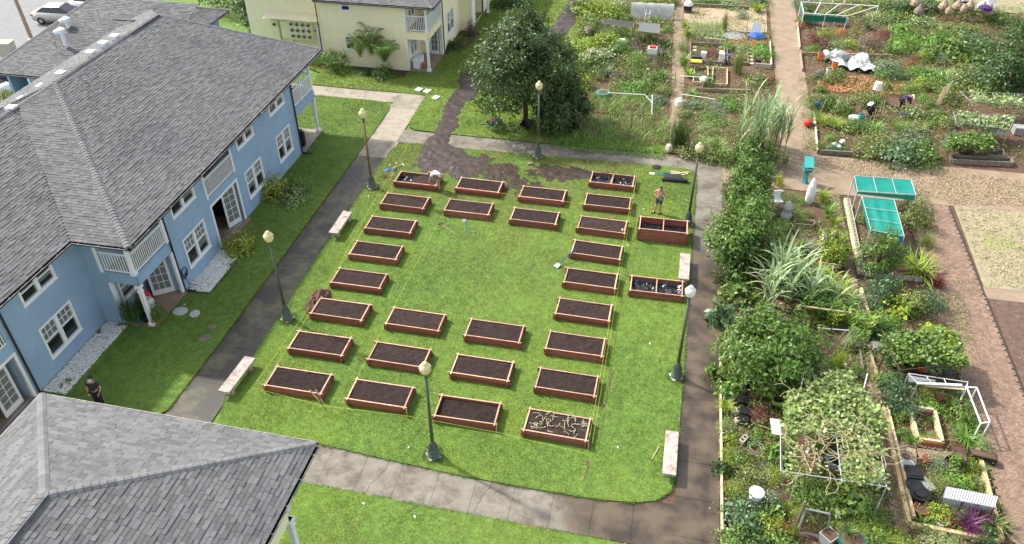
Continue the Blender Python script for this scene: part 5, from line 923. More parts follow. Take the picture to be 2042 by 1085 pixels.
tree(0, 0, 3.55, 8.0, 'large dark glossy leaved tree rising between the yellow house and the gardens', 'magnolia', .2, .25, 700, 30, 'egg', .06, droop=.05, loc=(-2.95, 17.9, 0), seed=5, group='large trees')
tree(1115, 258, 1.6, 3.7, 'lower leafy tree joined to the right side of the large dark tree', 'magnolia', .12, .25, 260, 24, 'dome', .12, seed=6, group='large trees')
tree(1530, 752, 2.15, 3.9, 'biggest bushy tree right of the east path above the vine trellis', 'tree', .12, .2, 520, 22, base=.2, seed=8)
tree(1474, 530, 1.95, 3.9, 'rounded tree overhanging the east path beside the tall planter box', 'tree', .12, .2, 420, 22, base=.22, seed=9)
tree(1487, 415, 1.45, 3.4, 'upright tree at the top of the east path', 'tree', .1, .19, 330, 22, base=.15, seed=10)
tree(1492, 330, 1.3, 2.6, 'small yellowish green tree below the tall cane at the path junction', 'tree', .08, .18, 200, 20, base=.1, seed=11)
tree(1745, 545, 1.05, 2.4, 'small bright tree in front of the lower teal canopy', 'tree', .07, .15, 170, 20, base=.2, seed=12, group='small garden trees')
tree(1655, 520, .95, 2.1, 'small tree with a spiral wire beside the plot with the white cone', 'lime', .06, .15, 130, 18, base=.25, seed=13, group='small garden trees')
tree(2010, 175, 2.9, 4.2, 'large dark bushy tree at the right edge of the far garden', 'dark', .15, .24, 380, 22, base=.08, seed=14, group='large trees')
tree(420, 38, 4.3, 6.5, 'dark tree behind the grey roof and the yellow house', 'dark', .2, .3, 420, 24, base=.1, loc=(-29.5, 35, 0), seed=15, group='large trees')
tree(0, 0, 2.6, 4, 'second dark tree behind the yellow house corner', 'dark', .2, .3, 260, 24, base=.05, loc=(-27.2, 31, 0), seed=16, group='large trees')
# ------------------------------------------------------------------ plants by the houses
plant('ball:mid', 670, 140, 50, 1.5, 'round glossy bush at the left corner of the yellow house', )
plant('palm:mid', 745, 142, 62, 3.6, 'tallest palm against the yellow house wall'); plant('palm:bright', 770, 148, 66, 2.6, 'lower palm right of the tallest one'); plant('palm:lime', 722, 140, 50, 2.9, 'yellowish palm left of the tallest one'); plant('bush:mid', 765, 150, 50, .8, 'low bush under the palms'); plant('bush:dark', 730, 147, 28, .4, 'tiny bush at the foot of the palms')
plant('bush:yellow', 545, 388, 62, 1.3, 'yellow green croton on the left of the pair by the blue house'); plant('bush:mid', 590, 385, 45, 1.1, 'green bush in the croton group by the blue house'); plant('bush:pale', 582, 400, 60, .85, 'pale pinkish flowering bush below the croton'); plant('bush:yellow', 478, 500, 62, 1.25, 'yellow croton bush beside the open blue house door')
plant('bush:dark', 905, 95, 40, .7, 'dark shrub in the side bed of the yellow house'); plant('rosette:dark', 895, 100, 25, .4, 'small rosette in the side bed of the yellow house'); plant('bush:dark', 1010, 12, 50, 1, 'dark bush far up beside the yellow house'); plant('bush:mid', 1045, 10, 36, .9, 'green bush far up on the lawn edge'); plant('bush:brown', 940, 70, 22, 1.3, 'brownish climbing plant at the second yellow porch')
plant('upright:dark', 262, 640, 46, 1.5, 'dark strappy potted plant on the corner porch of the blue house', .45); plant('bush:mid', 318, 632, 34, 1.0, 'green potted plant right of the porch column', .4); plant('strap:dark', 283, 620, 44, 1.5, 'dark potted palm behind the porch column', .45); plant('strap:lime', 313, 640, 24, .5, 'small yellow green potted plant at the column foot', .3)
for px, py, m, lb in ((259, 640, 'cinder', 'cream pot on the corner porch'), (277, 641, 'greenp', 'green pot on the corner porch'), (315, 641, 'terra', 'terracotta pot beside the porch column'), (292, 640, 'blackp', 'black pot behind the porch column')):
    ob('flower_pot', MB().lathe([(.13, 0), (.2, .33), (.22, .33), (.22, .38), (.17, .38), (.16, .3)], (0, 0, 0), 14).mesh('flower_pot', M[m]), loc=tuple(g(px, py, .1)), label=lb, cat='pot', group='pots on the corner porch')
mb = MB().lathe([(.2, 0), (.3, .2), (.26, .5), (.1, .7)], (0, 0, 0), 9, sx=1.2); ob('red_bag', mb.mesh('red_bag', M['redp']), loc=tuple(g(290, 600, .1)), label='red bag and cloth heap in the corner porch', cat='bag'); ob('white_box', MB().lathe([(.25, 0), (.3, .3), (.22, .5)], (0, 0, 0), 8).mesh('white_box', M['plastic']), loc=tuple(g(298, 612, .1)), label='white sack on the corner porch', cat='sack')
mb = MB()
for k in range(4): mb.torus((0, .02*k, .9+.03*k), .28-.03*k, .018, 16, 5, 0, 'x')
mb.path([(0, 0, .65), (.05, .1, .1), (.3, .3, .02)], .018, 5); ob('garden_hose', mb.mesh('garden_hose', M['blackp']), loc=(-15.55, -2.75, .05), label='black garden hose coiled on the blue wall by the gravel bed', cat='hose')
for px, py, lb in ((597, 250, 'black bag hanging by the far blue porch'), ): mb = MB().box((0, 0, .55), (.4, .3, .9)).box((0, .0, 1.05), (.3, .3, .2), .5); ob('black_bag', mb.mesh('black_bag', M['blackp']), loc=(-15.9, 11.6, .1), label=lb, cat='bag')
# wheelbarrows and chair under the tree
def barrow(px, py, label, rz, m='bluep', full=True):
    t = thing('wheelbarrow', label, 'wheelbarrow', tuple(g(px, py, .05)), rz, 'wheelbarrows by the large tree'); mb = MB()
    v = [(-.45, -.3, .62), (.45, -.36, .66), (.45, .36, .66), (-.45, .3, .62), (-.25, -.16, .3), (.2, -.2, .3), (.2, .2, .3), (-.25, .16, .3)]; mb.add(v, [(0, 1, 5, 4), (1, 2, 6, 5), (2, 3, 7, 6), (3, 0, 4, 7), (4, 5, 6, 7)]); ob('tray', mb.mesh('tray', M[m]), t, world=False)
    if full: mb = MB().lathe([(.34, .6), (.28, .7), (.12, .78), (.01, .8)], (0, 0, 0), 12, sx=1.2); ob('soil_load', mb.mesh('soil_load', M['earth']), t, world=False)
    for s in (-1, 1): ob('handle', MB().path([(.55, s*.12, .2), (-.2, s*.22, .32), (-.95, s*.3, .62)], .022, 6).mesh('handle', M['blackp']), t, world=False); ob('leg', MB().path([(-.15, s*.2, .33), (-.3, s*.22, .02)], .02, 5).mesh('leg', M['blackp']), t, world=False)
    ob('wheel', MB().torus((.6, 0, .2), .15, .05, 14, 6, 0, 'y').tube((.6, -.05, .2), (.6, .05, .2), .04).mesh('wheel', M['tyre']), t, world=False)
barrow(985, 258, 'blue wheelbarrow heaped with soil left of the tree trunk', R(60)); barrow(1050, 262, 'dark wheelbarrow in the shade right of the tree trunk', R(80), 'blackp', False)
t = thing('chair', 'red folding chair standing behind the lamp under the tree', 'chair', tuple(g(1078, 236, .05)), R(-30)); mb = MB().box((0, 0, .42), (.5, .45, .04)); ob('seat', mb.mesh('seat', M['redp']), t, world=False); ob('backrest', MB().beam((0, .2, .45), (0, .33, .95), .5, .04, 0, (0, 1, 0)).mesh('backrest', M['redp']), t, world=False)
for a, b in ((-1, -1), (1, -1), (-1, 1), (1, 1)): ob('leg', MB().tube((a*.23, b*.2, 0), (a*.2, b*.15, .42), .015).mesh('leg', M['metal']), t, world=False)

# ------------------------------------------------------------------ frames, borders, canopies
def border(label, pts, z=.22, w=.09, m='oldwood', closed=True, name='plot_border'):
    P = [g(*p, z/2) for p in pts] if not isinstance(pts[0], Vector) else pts; t = thing(name, label, 'border', (P[0].x, P[0].y, 0)); n = len(P)
    for i in range(n if closed else n-1): a, b = P[i].copy(), P[(i+1) % n].copy(); a.z = b.z = z/2; e = (b-a).normalized()*w/2; ob('board', MB().beam(a+e, b-e, w, z).mesh('board', M[m]), t)
    return t
border('low concrete kerb along the right side of the east path', [(1440, 1060), (1437, 800), (1436, 690)], .18, .07, 'lime', False)
border('long log edging of the near right plot', [(1758, 800), (1813, 1046), (1998, 1082), (1945, 880)], .22, .14, 'stick', False)
border('inner second log edging of the near right plot', [(1768, 812), (1822, 1036)], .3, .08, 'pale', False)
border('grey board frame round the plot behind the vine trellis', [(1610, 742), (1722, 752), (1707, 655), (1600, 640)], .2, .08, 'greywood')
border('wooden curb on the left of the narrow walk by the ginger', [(1718, 640), (1733, 700), (1752, 760)], .2, .1, 'oldwood', False)
border('pale board edging right of the narrow walk', [(1716, 575), (1735, 640)], .2, .12, 'pale', False)
border('whitish frame round the plot with the reddish plants', [(1630, 526), (1676, 532), (1672, 500)], .25, .07, 'lime', False)
border('small wooden tray frame in the plot with the white cone', [(1584, 448), (1622, 452), (1624, 443), (1585, 439)], .2, .06, 'oldwood')
border('white frame of the raised square bed with seedlings', [(1829, 879), (1878, 886), (1862, 822), (1813, 814)], .35, .1, 'lime')
border('terracotta planter trough along the white bed frame', [(1835, 884), (1880, 890), (1880, 880), (1835, 875)], .28, .05, 'terra')
border('brown boards of the long bed along the garden crossing', [(1634, 303), (1790, 312), (1805, 290)], .3, .1, 'greywood', False)
border('white corner boards left of the right hand vine frames', [(1630, 302), (1626, 255), (1622, 225)], .2, .1, 'cinder', False)
border('grey boards of the low bed frames by the garden crossing', [(1898, 322), (2020, 328), (2014, 318), (1895, 312)], .3, .08, 'greywood')
border('left small bed box under the leafy frame', [(1912, 312), (1945, 315), (1940, 303), (1910, 300)], .3, .06, 'greywood'); border('right small bed box under the leafy frame', [(1968, 312), (2004, 315), (1998, 302), (1968, 300)], .3, .06, 'greywood')
border('wooden edge of the upper right plot along the wide walk', [(1600, 140), (1596, 107), (1780, 112)], .25, .08, 'oldwood', False); border('edging of the topmost right plot', [(1595, 96), (1590, 45)], .2, .08, 'pale', False)
border('left seedling bed frame in the centre plots', [(1382, 165), (1413, 167), (1411, 134), (1385, 132)], .2, .06, 'pale'); border('right seedling bed frame in the centre plots', [(1420, 168), (1450, 170), (1450, 138), (1422, 135)], .2, .06, 'pale')
border('brown bed frame full of reddish lettuce', [(1376, 122), (1445, 127), (1444, 90), (1377, 87)], .25, .07, 'greywood'); border('small frame right of the lettuce bed', [(1450, 125), (1492, 127), (1490, 98), (1450, 94)], .2, .07, 'greywood'); border('long white board in the middle of the centre plots', [(1402, 78), (1448, 82)], .25, .1, 'cinder', False)
border('boards behind the straw covered plot', [(1382, 10), (1495, 16)], .3, .12, 'greywood', False); border('low planter edge beside the wide walk', [(1505, 130), (1538, 133), (1535, 85)], .35, .08, 'cinder', False); border('soil bed edge above the cane grass', [(1385, 178), (1500, 182)], .22, .09, 'oldwood', False)
# cinder block wall of the canopy plot
t = thing('block_border', 'low border of cream painted hollow blocks left of the teal canopies', 'border', tuple(g(1690, 398, 0))); A_, B_ = g(1687, 398, .1), g(1716, 545, .1); n = 27
cb = lambda: MB().mm((-.2, -.1, -.1), (.2, -.07, .1)).mm((-.2, .07, -.1), (.2, .1, .1)).mm((-.2, -.07, -.1), (-.16, .07, .1)).mm((-.02, -.07, -.1), (.02, .07, .1)).mm((.16, -.07, -.1), (.2, .07, .1)).mm((-.16, -.07, -.1), (-.02, .07, -.06)).mm((.02, -.07, -.1), (.16, .07, -.06))
cbm = cb().mesh('block', M['cinder']); an = math.atan2((B_-A_).y, (B_-A_).x); n = int((B_-A_).length/.41)
for i in range(n): p = A_.lerp(B_, (i+.5)/n); ob('block', cbm, t, (p.x+.1, p.y, .1), an)
ob('edge_strip', MB().beam(A_-Vector((.08, 0, 0)), B_-Vector((.08, 0, 0)), .09, .22).mesh('edge_strip', M['lime']), t)
C2, D2 = g(1716, 545, .1), g(1832, 556, .1); n2 = int((D2-C2).length/.42)
for i in range(n2): p = C2.lerp(D2, (i+.6)/n2); ob('block', cbm, t, (p.x+.15, p.y, .1), math.atan2((D2-C2).y, (D2-C2).x))
for px, py, lb in ((1462, 795, 'upright hollow block among the black pots'), (1468, 820, 'hollow block below the upright one'), (1476, 838, 'third hollow block down the path side row'), (1483, 877, 'hollow block standing alone near the seedlings'), (1650, 108, 'hollow block beside the orange brick in the far plot'), (1556, 384, 'whitish hollow block by the sunflower')): ob('hollow_block', cbm, loc=tuple(g(px, py, .12)), rz=rnd.uniform(0, 1.5), label=lb, cat='block', group='loose hollow blocks')
def canopy(label, c, zs, bars, posts):
    t = thing('shade_canopy', label, 'canopy', tuple(g(*c[0], 0))); P = [g(*p, z) for p, z in zip(c, zs)]; nx = 12; mb = MB()
    for i in range(nx+1):
        for j in range(nx+1): u, v = i/nx, j/nx; p = (P[0]*(1-u)+P[1]*u)*(1-v)+(P[3]*(1-u)+P[2]*u)*v; p.z += .03+.02*math.sin(u*9)*math.sin(v*7)-.07*(math.sin(math.pi*u*bars)**2)*math.sin(math.pi*v); mb.v.append(tuple(p))
    for i in range(nx):
        for j in range(nx): mb.f.append((i*(nx+1)+j, (i+1)*(nx+1)+j, (i+1)*(nx+1)+j+1, i*(nx+1)+j+1)); mb.m.append(0)
    ob('shade_cloth', mb.mesh('shade_cloth', M['teal'], True), t); k = len(P)
    for i in range(4): ob('rail', MB().tube(P[i]+Vector((0, 0, .05)), P[(i+1) % 4]+Vector((0, 0, .05)), .014).mesh('rail', M['pipe']), t)
    for q in range(1, bars):
        u = q/bars; a, b = (P[0].lerp(P[1], u), P[3].lerp(P[2], u)) if posts == 'x' else (P[0].lerp(P[3], u), P[1].lerp(P[2], u)); ob('rail', MB().tube(a+Vector((0, 0, .05)), b+Vector((0, 0, .05)), .012).mesh('rail', M['pipe']), t)
    for p in P: ob('post', MB().tube((p.x, p.y, 0), p, .034).mesh('post', M['pipe']), t)
    ob('side_flap', MB().add([P[0], P[3], P[3]-Vector((-.1, 0, .45)), P[0]-Vector((-.05, 0, .3))], [(0, 1, 2, 3)]).mesh('side_flap', M['teal']), t); ob('front_flap', MB().add([P[3], P[2], P[2]-Vector((0, .05, .28)), P[3]-Vector((0, .05, .12))], [(0, 1, 2, 3)]).mesh('front_flap', M['teal']), t); return t
canopy('upper wide teal shade canopy', [(1703.5, 352), (1816, 360), (1826, 390), (1709.5, 382)], [1.5, 1.5, 1.25, 1.25], 3, 'x'); canopy('lower sloping teal shade canopy behind the small tree', [(1718.6, 394), (1782.5, 400), (1803, 473), (1736, 460)], [1.6, 1.6, 1.05, 1.05], 3, 'y')
# teal box on a pedestal
t = thing('notice_box', 'teal box on a teal pedestal standing at the garden crossing', 'box', tuple(g(1604, 364, 0)), R(8)); ob('pedestal', MB().lathe([(.24, 0), (.2, .08), (.14, .2), (.15, .75)], (0, 0, 0), 4).mesh('pedestal', M['tealpaint']), t, world=False); mb = MB().add([(-.22, -.2, .75), (.22, -.2, .75), (.22, .2, .75), (-.22, .2, .75), (-.22, -.2, 1.05), (.22, -.2, 1.05), (.22, .25, 1.5), (-.22, .25, 1.5)], [(0, 1, 5, 4), (1, 2, 6, 5), (2, 3, 7, 6), (3, 0, 4, 7), (4, 5, 6, 7)]); ob('box_body', mb.mesh('box_body', M['tealpaint']), t, world=False); ob('box_lid', MB().beam((0, -.27, 1.14), (0, .28, 1.56), .5, .04, 0).mesh('box_lid', M['tealp']), t, world=False); ob('slot_board', MB().box((0, -.215, .98), (.34, .02, .06)).mesh('slot_board', M['lime']), t, world=False)
# ------------------------------------------------------------------ vine trellis (near)
def pipes(name, label, segs, cat, r=.022, m='pipe', part='pipe'):
    A = segs[0][0]; t = thing(name, label, cat, (A[0], A[1], 0))
    for a, b in segs: ob(part, MB().tube(a, b, r).mesh(part, M[m]), t)
    return t
Z = 1.75
a1, a2, a3, a4 = g(1556, 850, Z), g(1753, 884, Z), g(1768, 971, Z), g(1557, 939, Z); b1, b2 = g(1659, 800, Z), g(1679, 962, Z); dn = lambda p: Vector((p.x, p.y, 0))
c1, c2 = g(1610, 712, Z), g(1730, 760, Z)
pipes('vine_trellis', 'grey pipe trellis carrying the big leaved vine in the near garden', [(a1, a2), (a2, a3), (a4, a3), (a1, a4), (b1, b2), (c1, a1+Vector((.5, .3, 0))), (dn(a3), a3), (dn(a4)+Vector((.6, 0, 0)), a4+Vector((.6, 0, 0))), (dn(a2), a2), (dn(c1), c1)], 'trellis', .018, 'tarp')
def vine(label, corners, z, n, col, seed, leaf=.2, thick=.3, hole=.35, name='vine'):
    r = np.random.default_rng(seed); P = [np.array(g(*c, z)) for c in corners]; u, v = r.random(n), r.random(n); Q = (P[0][None]*(1-u)[:, None]+P[1][None]*u[:, None])*(1-v)[:, None]+(P[3][None]*(1-u)[:, None]+P[2][None]*u[:, None])*v[:, None]
    k = fbm(Q[:, 0], Q[:, 1], 1.5) > hole; Q = Q[k]; Q = Q+r.normal(0, .08, Q.shape); Q[:, 2] += (fbm(Q[:, 0]+5, Q[:, 1], 1.3)-.5)*thick*1.6-np.abs(r.normal(0, thick*.5, len(Q)))
    V, F = leaves(Q, np.tile([0, 0, 1.], (len(Q), 1)), leaf, .85, r, .15, .12); return ob(name, npmesh(name, V, F, LM[col]), label=label, cat='vine')
vine('big leaved pale green vine heaped over the back of the near trellis', [(1570, 790), (1690, 728), (1775, 850), (1565, 868)], Z+.08, 3300, 'vine', 3, .165, .35, .2); vine('thinner vine hanging over the right half of the near trellis', [(1645, 835), (1760, 850), (1768, 965), (1672, 960)], Z+.06, 1700, 'vine', 4, .15, .35, .42); vine('sparse vine over the left front of the near trellis', [(1560, 850), (1660, 850), (1675, 960), (1560, 940)], Z+.02, 900, 'vine', 5, .14, .3, .47)
def tendrils(label, corners, z, n, seed):
    r = random.Random(seed); mb = MB(); P = [g(*c, z) for c in corners]
    for i in range(n):
        u, v = r.random(), r.random(); p = P[0].lerp(P[1], u).lerp(P[3].lerp(P[2], u), v); a = r.uniform(0, 6.28); pts = [p.copy()]
        for k in range(7): a += r.uniform(-.6, .6); p = p+Vector((math.cos(a)*.18, math.sin(a)*.18, r.uniform(-.05, .05))); pts.append(p.copy())
        mb.path(pts, .01, 4)
    return ob('dry_tendrils', mb.mesh('dry_tendrils', M['deadstem']), label=label, cat='vine', kind='stuff')
vine('dried cream leaves mixed through the near trellis vine', [(1575, 790), (1690, 740), (1765, 950), (1570, 930)], Z+.12, 230, 'cream', 6, .13, .3, .3)
tendrils('dry brown vine stems wound over the near trellis', [(1575, 760), (1740, 860), (1760, 960), (1565, 930)], Z+.16, 80, 3)
ob('wire_fence', (lambda mb: [mb.path([a4.lerp(a1, i/12), dn(a4).lerp(dn(a1), i/12)+Vector((.45, 0, 0))], .008, 4) for i in range(13)] and mb)(MB()).mesh('wire_fence', M['metal']), label='leaning wire netting along the left side of the near trellis', cat='netting', kind='stuff')
# passion vine arbour over black netting
vine('bright leafy vine roof of the arbour in the middle right plot', [(1760, 665), (1905, 660), (1930, 730), (1790, 710)], 1.5, 3000, 'mid', 7, .17, .4, .15); vine('yellow green vine spilling over the right side of the arbour', [(1840, 640), (1915, 670), (1925, 725), (1870, 715)], 1.45, 1000, 'lime', 8, .15, .4, .3)
A1 = [g(1770, 690, 1.4), g(1915, 668, 1.4), g(1920, 725, 1.4), g(1795, 738, 1.4)]; pipes('arbour', 'dark pole frame holding the leafy arbour roof', [(A1[i], A1[(i+1) % 4]) for i in range(4)]+[(dn(p), p) for p in A1], 'arbour', .025, 'rust', 'pole')
mb = MB().add([tuple(g(1790, 735, .02)), tuple(g(1905, 748, .02)), tuple(g(1900, 700, .02)), tuple(g(1795, 695, .02))], [(0, 1, 2, 3)]); ob('black_netting', mb.mesh('black_netting', M['blackp']), label='black sheet on the ground under the leafy arbour', cat='sheet')
ob('arbour_net', MB().beam(g(1790, 715, .5), g(1890, 722, .5), .02, .9).mesh('arbour_net', M['blackp']), label='black netting hung under the arbour roof', cat='netting')
# pots and tubs
def pot(px, py, r, h, m, label, name='pot', z=.02, n=14, taper=.75, inner='blackp', hollow=True):
    pr = [(r*taper, 0), (r, h*.92), (r*1.07, h*.92), (r*1.07, h)]; t = thing(name, label, name.replace('_', ' '), tuple(g(px, py, z))); ob('body', MB().lathe(pr, (0, 0, 0), n).mesh('body', M[m]), t, world=False)
    if hollow: ob('opening', MB().lathe([(r*.92, h+.004), (r*.9, h+.006)], (0, 0, 0), n).mesh('opening', M[inner]), t, world=False)
    return t
pot(1836, 738, .2, .32, 'orangep', 'orange pot under the leafy arbour'); pot(1846, 741, .12, .35, 'clear', 'cloudy jug beside the orange pot', 'jug', hollow=False, taper=.95); pot(1862, 740, .25, .4, 'clear', 'upper clear bucket of the leaning pair under the arbour', 'bucket'); pot(1860, 745, .22, .25, 'clear', 'lower clear bucket under the arbour', 'bucket')
pot(1802, 920, .18, .3, 'metal', 'silver can at the top of the row of pots by the log edging', 'can', inner='earth'); pot(1806, 936, .24, .3, 'plastic', 'white bucket in the row of pots by the log edging', 'bucket', inner='metal')
pot(1828, 998, .34, .45, 'blackp', 'large black nested pots beside the log edging', inner='blackp', n=20); pot(1828, 998, .22, .5, 'blackp', 'smaller pot nested inside the large black pots'); pot(1834, 1022, .27, .28, 'terra', 'white rimmed pot below the black nested pots', inner='earth'); pot(1818, 978, .3, .35, 'blackp', 'black squat pot above the nested pots')
pot(1845, 920, .17, .2, 'redp', 'red rimmed pot near the stone slabs', inner='earth'); pot(1882, 1032, .2, .25, 'orangep', 'small pot under the white sheet roof', inner='earth'); pot(1874, 1046, .2, .22, 'plastic', 'white pot beside two pink stones', inner='earth')
t = pot(1504, 1000, .24, .5, 'plastic', 'white lidded tub standing among shrubs near the wet path', 'tub', taper=.95, hollow=False); ob('lid', MB().lathe([(.27, .5), (.27, .56), (.2, .58)], (0, 0, 0), 18).mesh('lid', M['plastic']), t, world=False); ob('band', MB().lathe([(.262, .12), (.262, .3)], (0, 0, 0), 18, cap=False).mesh('band', M['greyp']), t, world=False)
pot(1690, 1100, .42, .72, 'greenp', 'large green barrel planter at the bottom edge', 'barrel', inner='earth', n=22, taper=.85); plant('strap:mid', 1690, 1064, 42, .5, 'strappy plant growing in the green barrel', .72); pot(1648, 1082, .33, .5, 'clear', 'clear square tub left of the green barrel', 'tub', inner='earth', n=4)
ob('wire_hoop', MB().torus((0, 0, 1.2), .42, .012, 20, 5).tube((.42, 0, 0), (.42, 0, 1.2), .01, n=4).tube((-.42, 0, 0), (-.42, 0, 1.2), .01, n=4).mesh('wire_hoop', M['rust']), loc=tuple(g(1690, 1100, 0)), label='rusty wire hoop round the green barrel', cat='hoop')
for k, (px, py, lb) in enumerate(((1502, 905, 'upper wire ring support in the seedling plot'), (1520, 943, 'green wire ring cage near the white tub'), (1518, 962, 'small wire ring just above the white tub'))): mb = MB(); [mb.torus((.04*q, -.05*q, .3+.18*q), .26-.04*k, .008, 18, 4) for q in range(2)]; ob('wire_cage', mb.mesh('wire_cage', M['metal' if k != 1 else 'greenp']), loc=tuple(g(px, py, 0)), label=lb, cat='cage')
for px, py, r, h, m, lb in ((1478, 805, .2, .3, 'blackp', 'black pot with sticks at the path side of the near plot'), (1482, 828, .2, .3, 'blackp', 'black pot below the one with sticks'), (1482, 842, .2, .22, 'blackp', 'round black bowl pot beside the red weeds'), (1495, 770, .2, .4, 'blackp', 'black pail under the boards'), (1477, 783, .15, .25, 'greyp', 'grey green pail near the boards'), (1516, 765, .18, .25, 'redp', 'red pot in the shade of the biggest tree')): pot(px, py, r, h, m, lb)
mb = MB().box((0, 0, .35), (.5, .95, .62)).box((0, 0, .7), (.36, .8, .1)); ob('black_crate', mb.mesh('black_crate', M['blackp']), loc=tuple(g(1548, 800, 0)), rz=.1, label='tall black container standing under the biggest tree', cat='container'); pipes('bent_rods', 'grey bent rim rods leaning on the tall black container', [(g(1540, 805, .2), g(1545, 765, .8)), (g(1553, 805, .2), g(1555, 768, .8))], 'rod', .02)
for k in range(3): a, b = g(1462, 745-4*k, .5+.04*k), g(1500, 740-4*k, .5+.04*k); ob('old_board', MB().beam((0, 0, 0), b-a, .16, .03).mesh('old_board', M['oldwood']), loc=tuple(a), label=['lowest of three old boards stacked by the biggest tree', 'middle of three old boards stacked by the biggest tree', 'topmost of three old boards stacked by the biggest tree'][k], cat='board', group='old boards')
ob('board_trestle', MB().mm((-.1, -.1, 0), (.1, .1, .5)).mesh('board_trestle', M['cinder']), loc=tuple(g(1466, 752, 0)), label='block holding up the stacked old boards', cat='block')
ob('white_board', MB().beam((0, 0, 0), (.02, -.9, .12), .36, .03).mesh('white_board', M['plastic']), loc=tuple(g(1545, 836, .75)), label='upright white board at the left end of the near trellis', cat='board'); ob('board_post', MB().tube((0, 0, 0), (0, 0, .8), .03).mesh('board_post', M['greywood']), loc=tuple(g(1546, 862, 0)), label='short post carrying the white board', cat='post')
ob('grey_tub', MB().lathe([(.3, 0), (.36, .38), (.4, .38), (.4, .42), (.33, .42), (.28, .1)], (0, 0, 0), 8, cap=False, sx=1.3).mesh('grey_tub', M['greyp']), loc=tuple(g(1668, 930, .05)), label='grey tub under the middle of the near trellis', cat='tub'); ob('grey_tub', MB().mm((-.35, -.22, 0), (.35, .22, .3)).mesh('grey_tub', M['greyp']), loc=tuple(g(1737, 962, .02)), label='grey box planter at the right foot of the near trellis', cat='tub')
ob('banana_leaf', npmesh('banana_leaf', *blades(np.array([[0, 0, 0.]]*5), np.array([0, 1.2, 2.3, 4.2, 5.4]), np.array([.9]*5), .2, np.array([.8]*5), np.array([.6]*5), 5), LM['yellow']), loc=tuple(g(1715, 945, .5)), label='yellow drooping leaves at the right of the near trellis', cat='plant')
# folding gate panel
P0 = g(1588, 1075, 0); t = thing('wire_gate', 'rounded steel gate panel filled with diamond mesh at the bottom edge', 'gate', tuple(P0)); A = [g(1590, 1060, .15), g(1648, 1070, .15), g(1655, 1025, 1.15), g(1608, 1015, 1.15)]
for i in range(4): ob('frame_tube', MB().tube(A[i], A[(i+1) % 4], .035).mesh('frame_tube', M['metal']), t)
mb = MB()
for i in range(1, 12):
    u = i/12
    for s in (0, 1):
        for (p, q) in ((A[0].lerp(A[1], u), A[0].lerp(A[3], u)) if s else (A[0].lerp(A[1], u), A[1].lerp(A[2], 1-u)), (A[3].lerp(A[2], u), A[1].lerp(A[2], u)) if s else (A[3].lerp(A[2], u), A[0].lerp(A[3], 1-u))): mb.tube(p, q, .011, n=4, cap=False)
ob('mesh_wire', mb.mesh('mesh_wire', M['rust']), t, kind='stuff'); ob('gate_post', MB().tube(dn(A[3])+Vector((-.15, 0, 0)), A[3]+Vector((-.12, 0, .4)), .045).mesh('gate_post', M['greywood']), t)
# stone slabs row, spool, black trough
def slabsrow(a, b, n, w, label, m):
    A, B = g(*a, .05), g(*b, .05); d = (B-A)/n; t = thing('slab_row', label, 'paving', tuple(A))
    for i in range(n): ob('slab', MB().beam(A+d*i+d*.03, A+d*(i+1)-d*.03, w, .06).mesh('slab', M[m]), t)
slabsrow((1830, 903), (1924, 918), 6, .6, 'row of pinkish stone slabs crossing the near right plot', 'slab'); slabsrow((1785, 902), (1828, 912), 2, .8, 'two worn slabs left of the pinkish row', 'oldwood'); slabsrow((1785, 882), (1880, 896), 9, .3, 'row of red bricks under the terracotta trough', 'brick')
t = thing('trough', 'long black planter trough at the end of the stone slabs', 'trough', tuple(g(1955, 918, 0))); ob('body', MB().box((0, 0, .18), (.95, .34, .34), -.12).mesh('body', M['blackp']), t, world=False); ob('opening', MB().box((0, 0, .352), (.85, .26, .01), -.12).mesh('opening', M['earth']), t, world=False)
t = thing('spool', 'round wooden spool lying in the near right plot', 'spool', tuple(g(1905, 928, 0))); ob('flange', MB().lathe([(.42, .02), (.42, .08)], (0, 0, 0), 18).mesh('flange', M['slab']), t, world=False); pot(1907, 926, .26, .45, 'blackp', 'black pot standing on the wooden spool', z=.08, inner='earth')
plant('broad:bright', 1909, 920, 24, .4, 'leafy seedling in the pot on the spool', .5)
ob('black_box', MB().box((0, 0, .22), (.55, .6, .42), .1).box((0, 0, .44), (.4, .42, .04), .1).mesh('black_box', M['blackp']), loc=tuple(g(1816, 955, 0)), label='black ribbed box between the white bucket and black pots', cat='box'); ob('red_tray', MB().box((0, 0, .1), (.5, .75, .16), .15).mesh('red_tray', M['redp']), loc=tuple(g(1810, 962, 0)), label='red tray under the black ribbed box', cat='tray')
ob('seed_tray', MB().box((0, 0, .3), (.38, .62, .04), .6).box((0, 0, .15), (.3, .5, .28), .6).mesh('seed_tray', M['greyp']), loc=tuple(g(1843, 975, 0)), label='grey seed tray tilted beside the feathery bush', cat='tray')
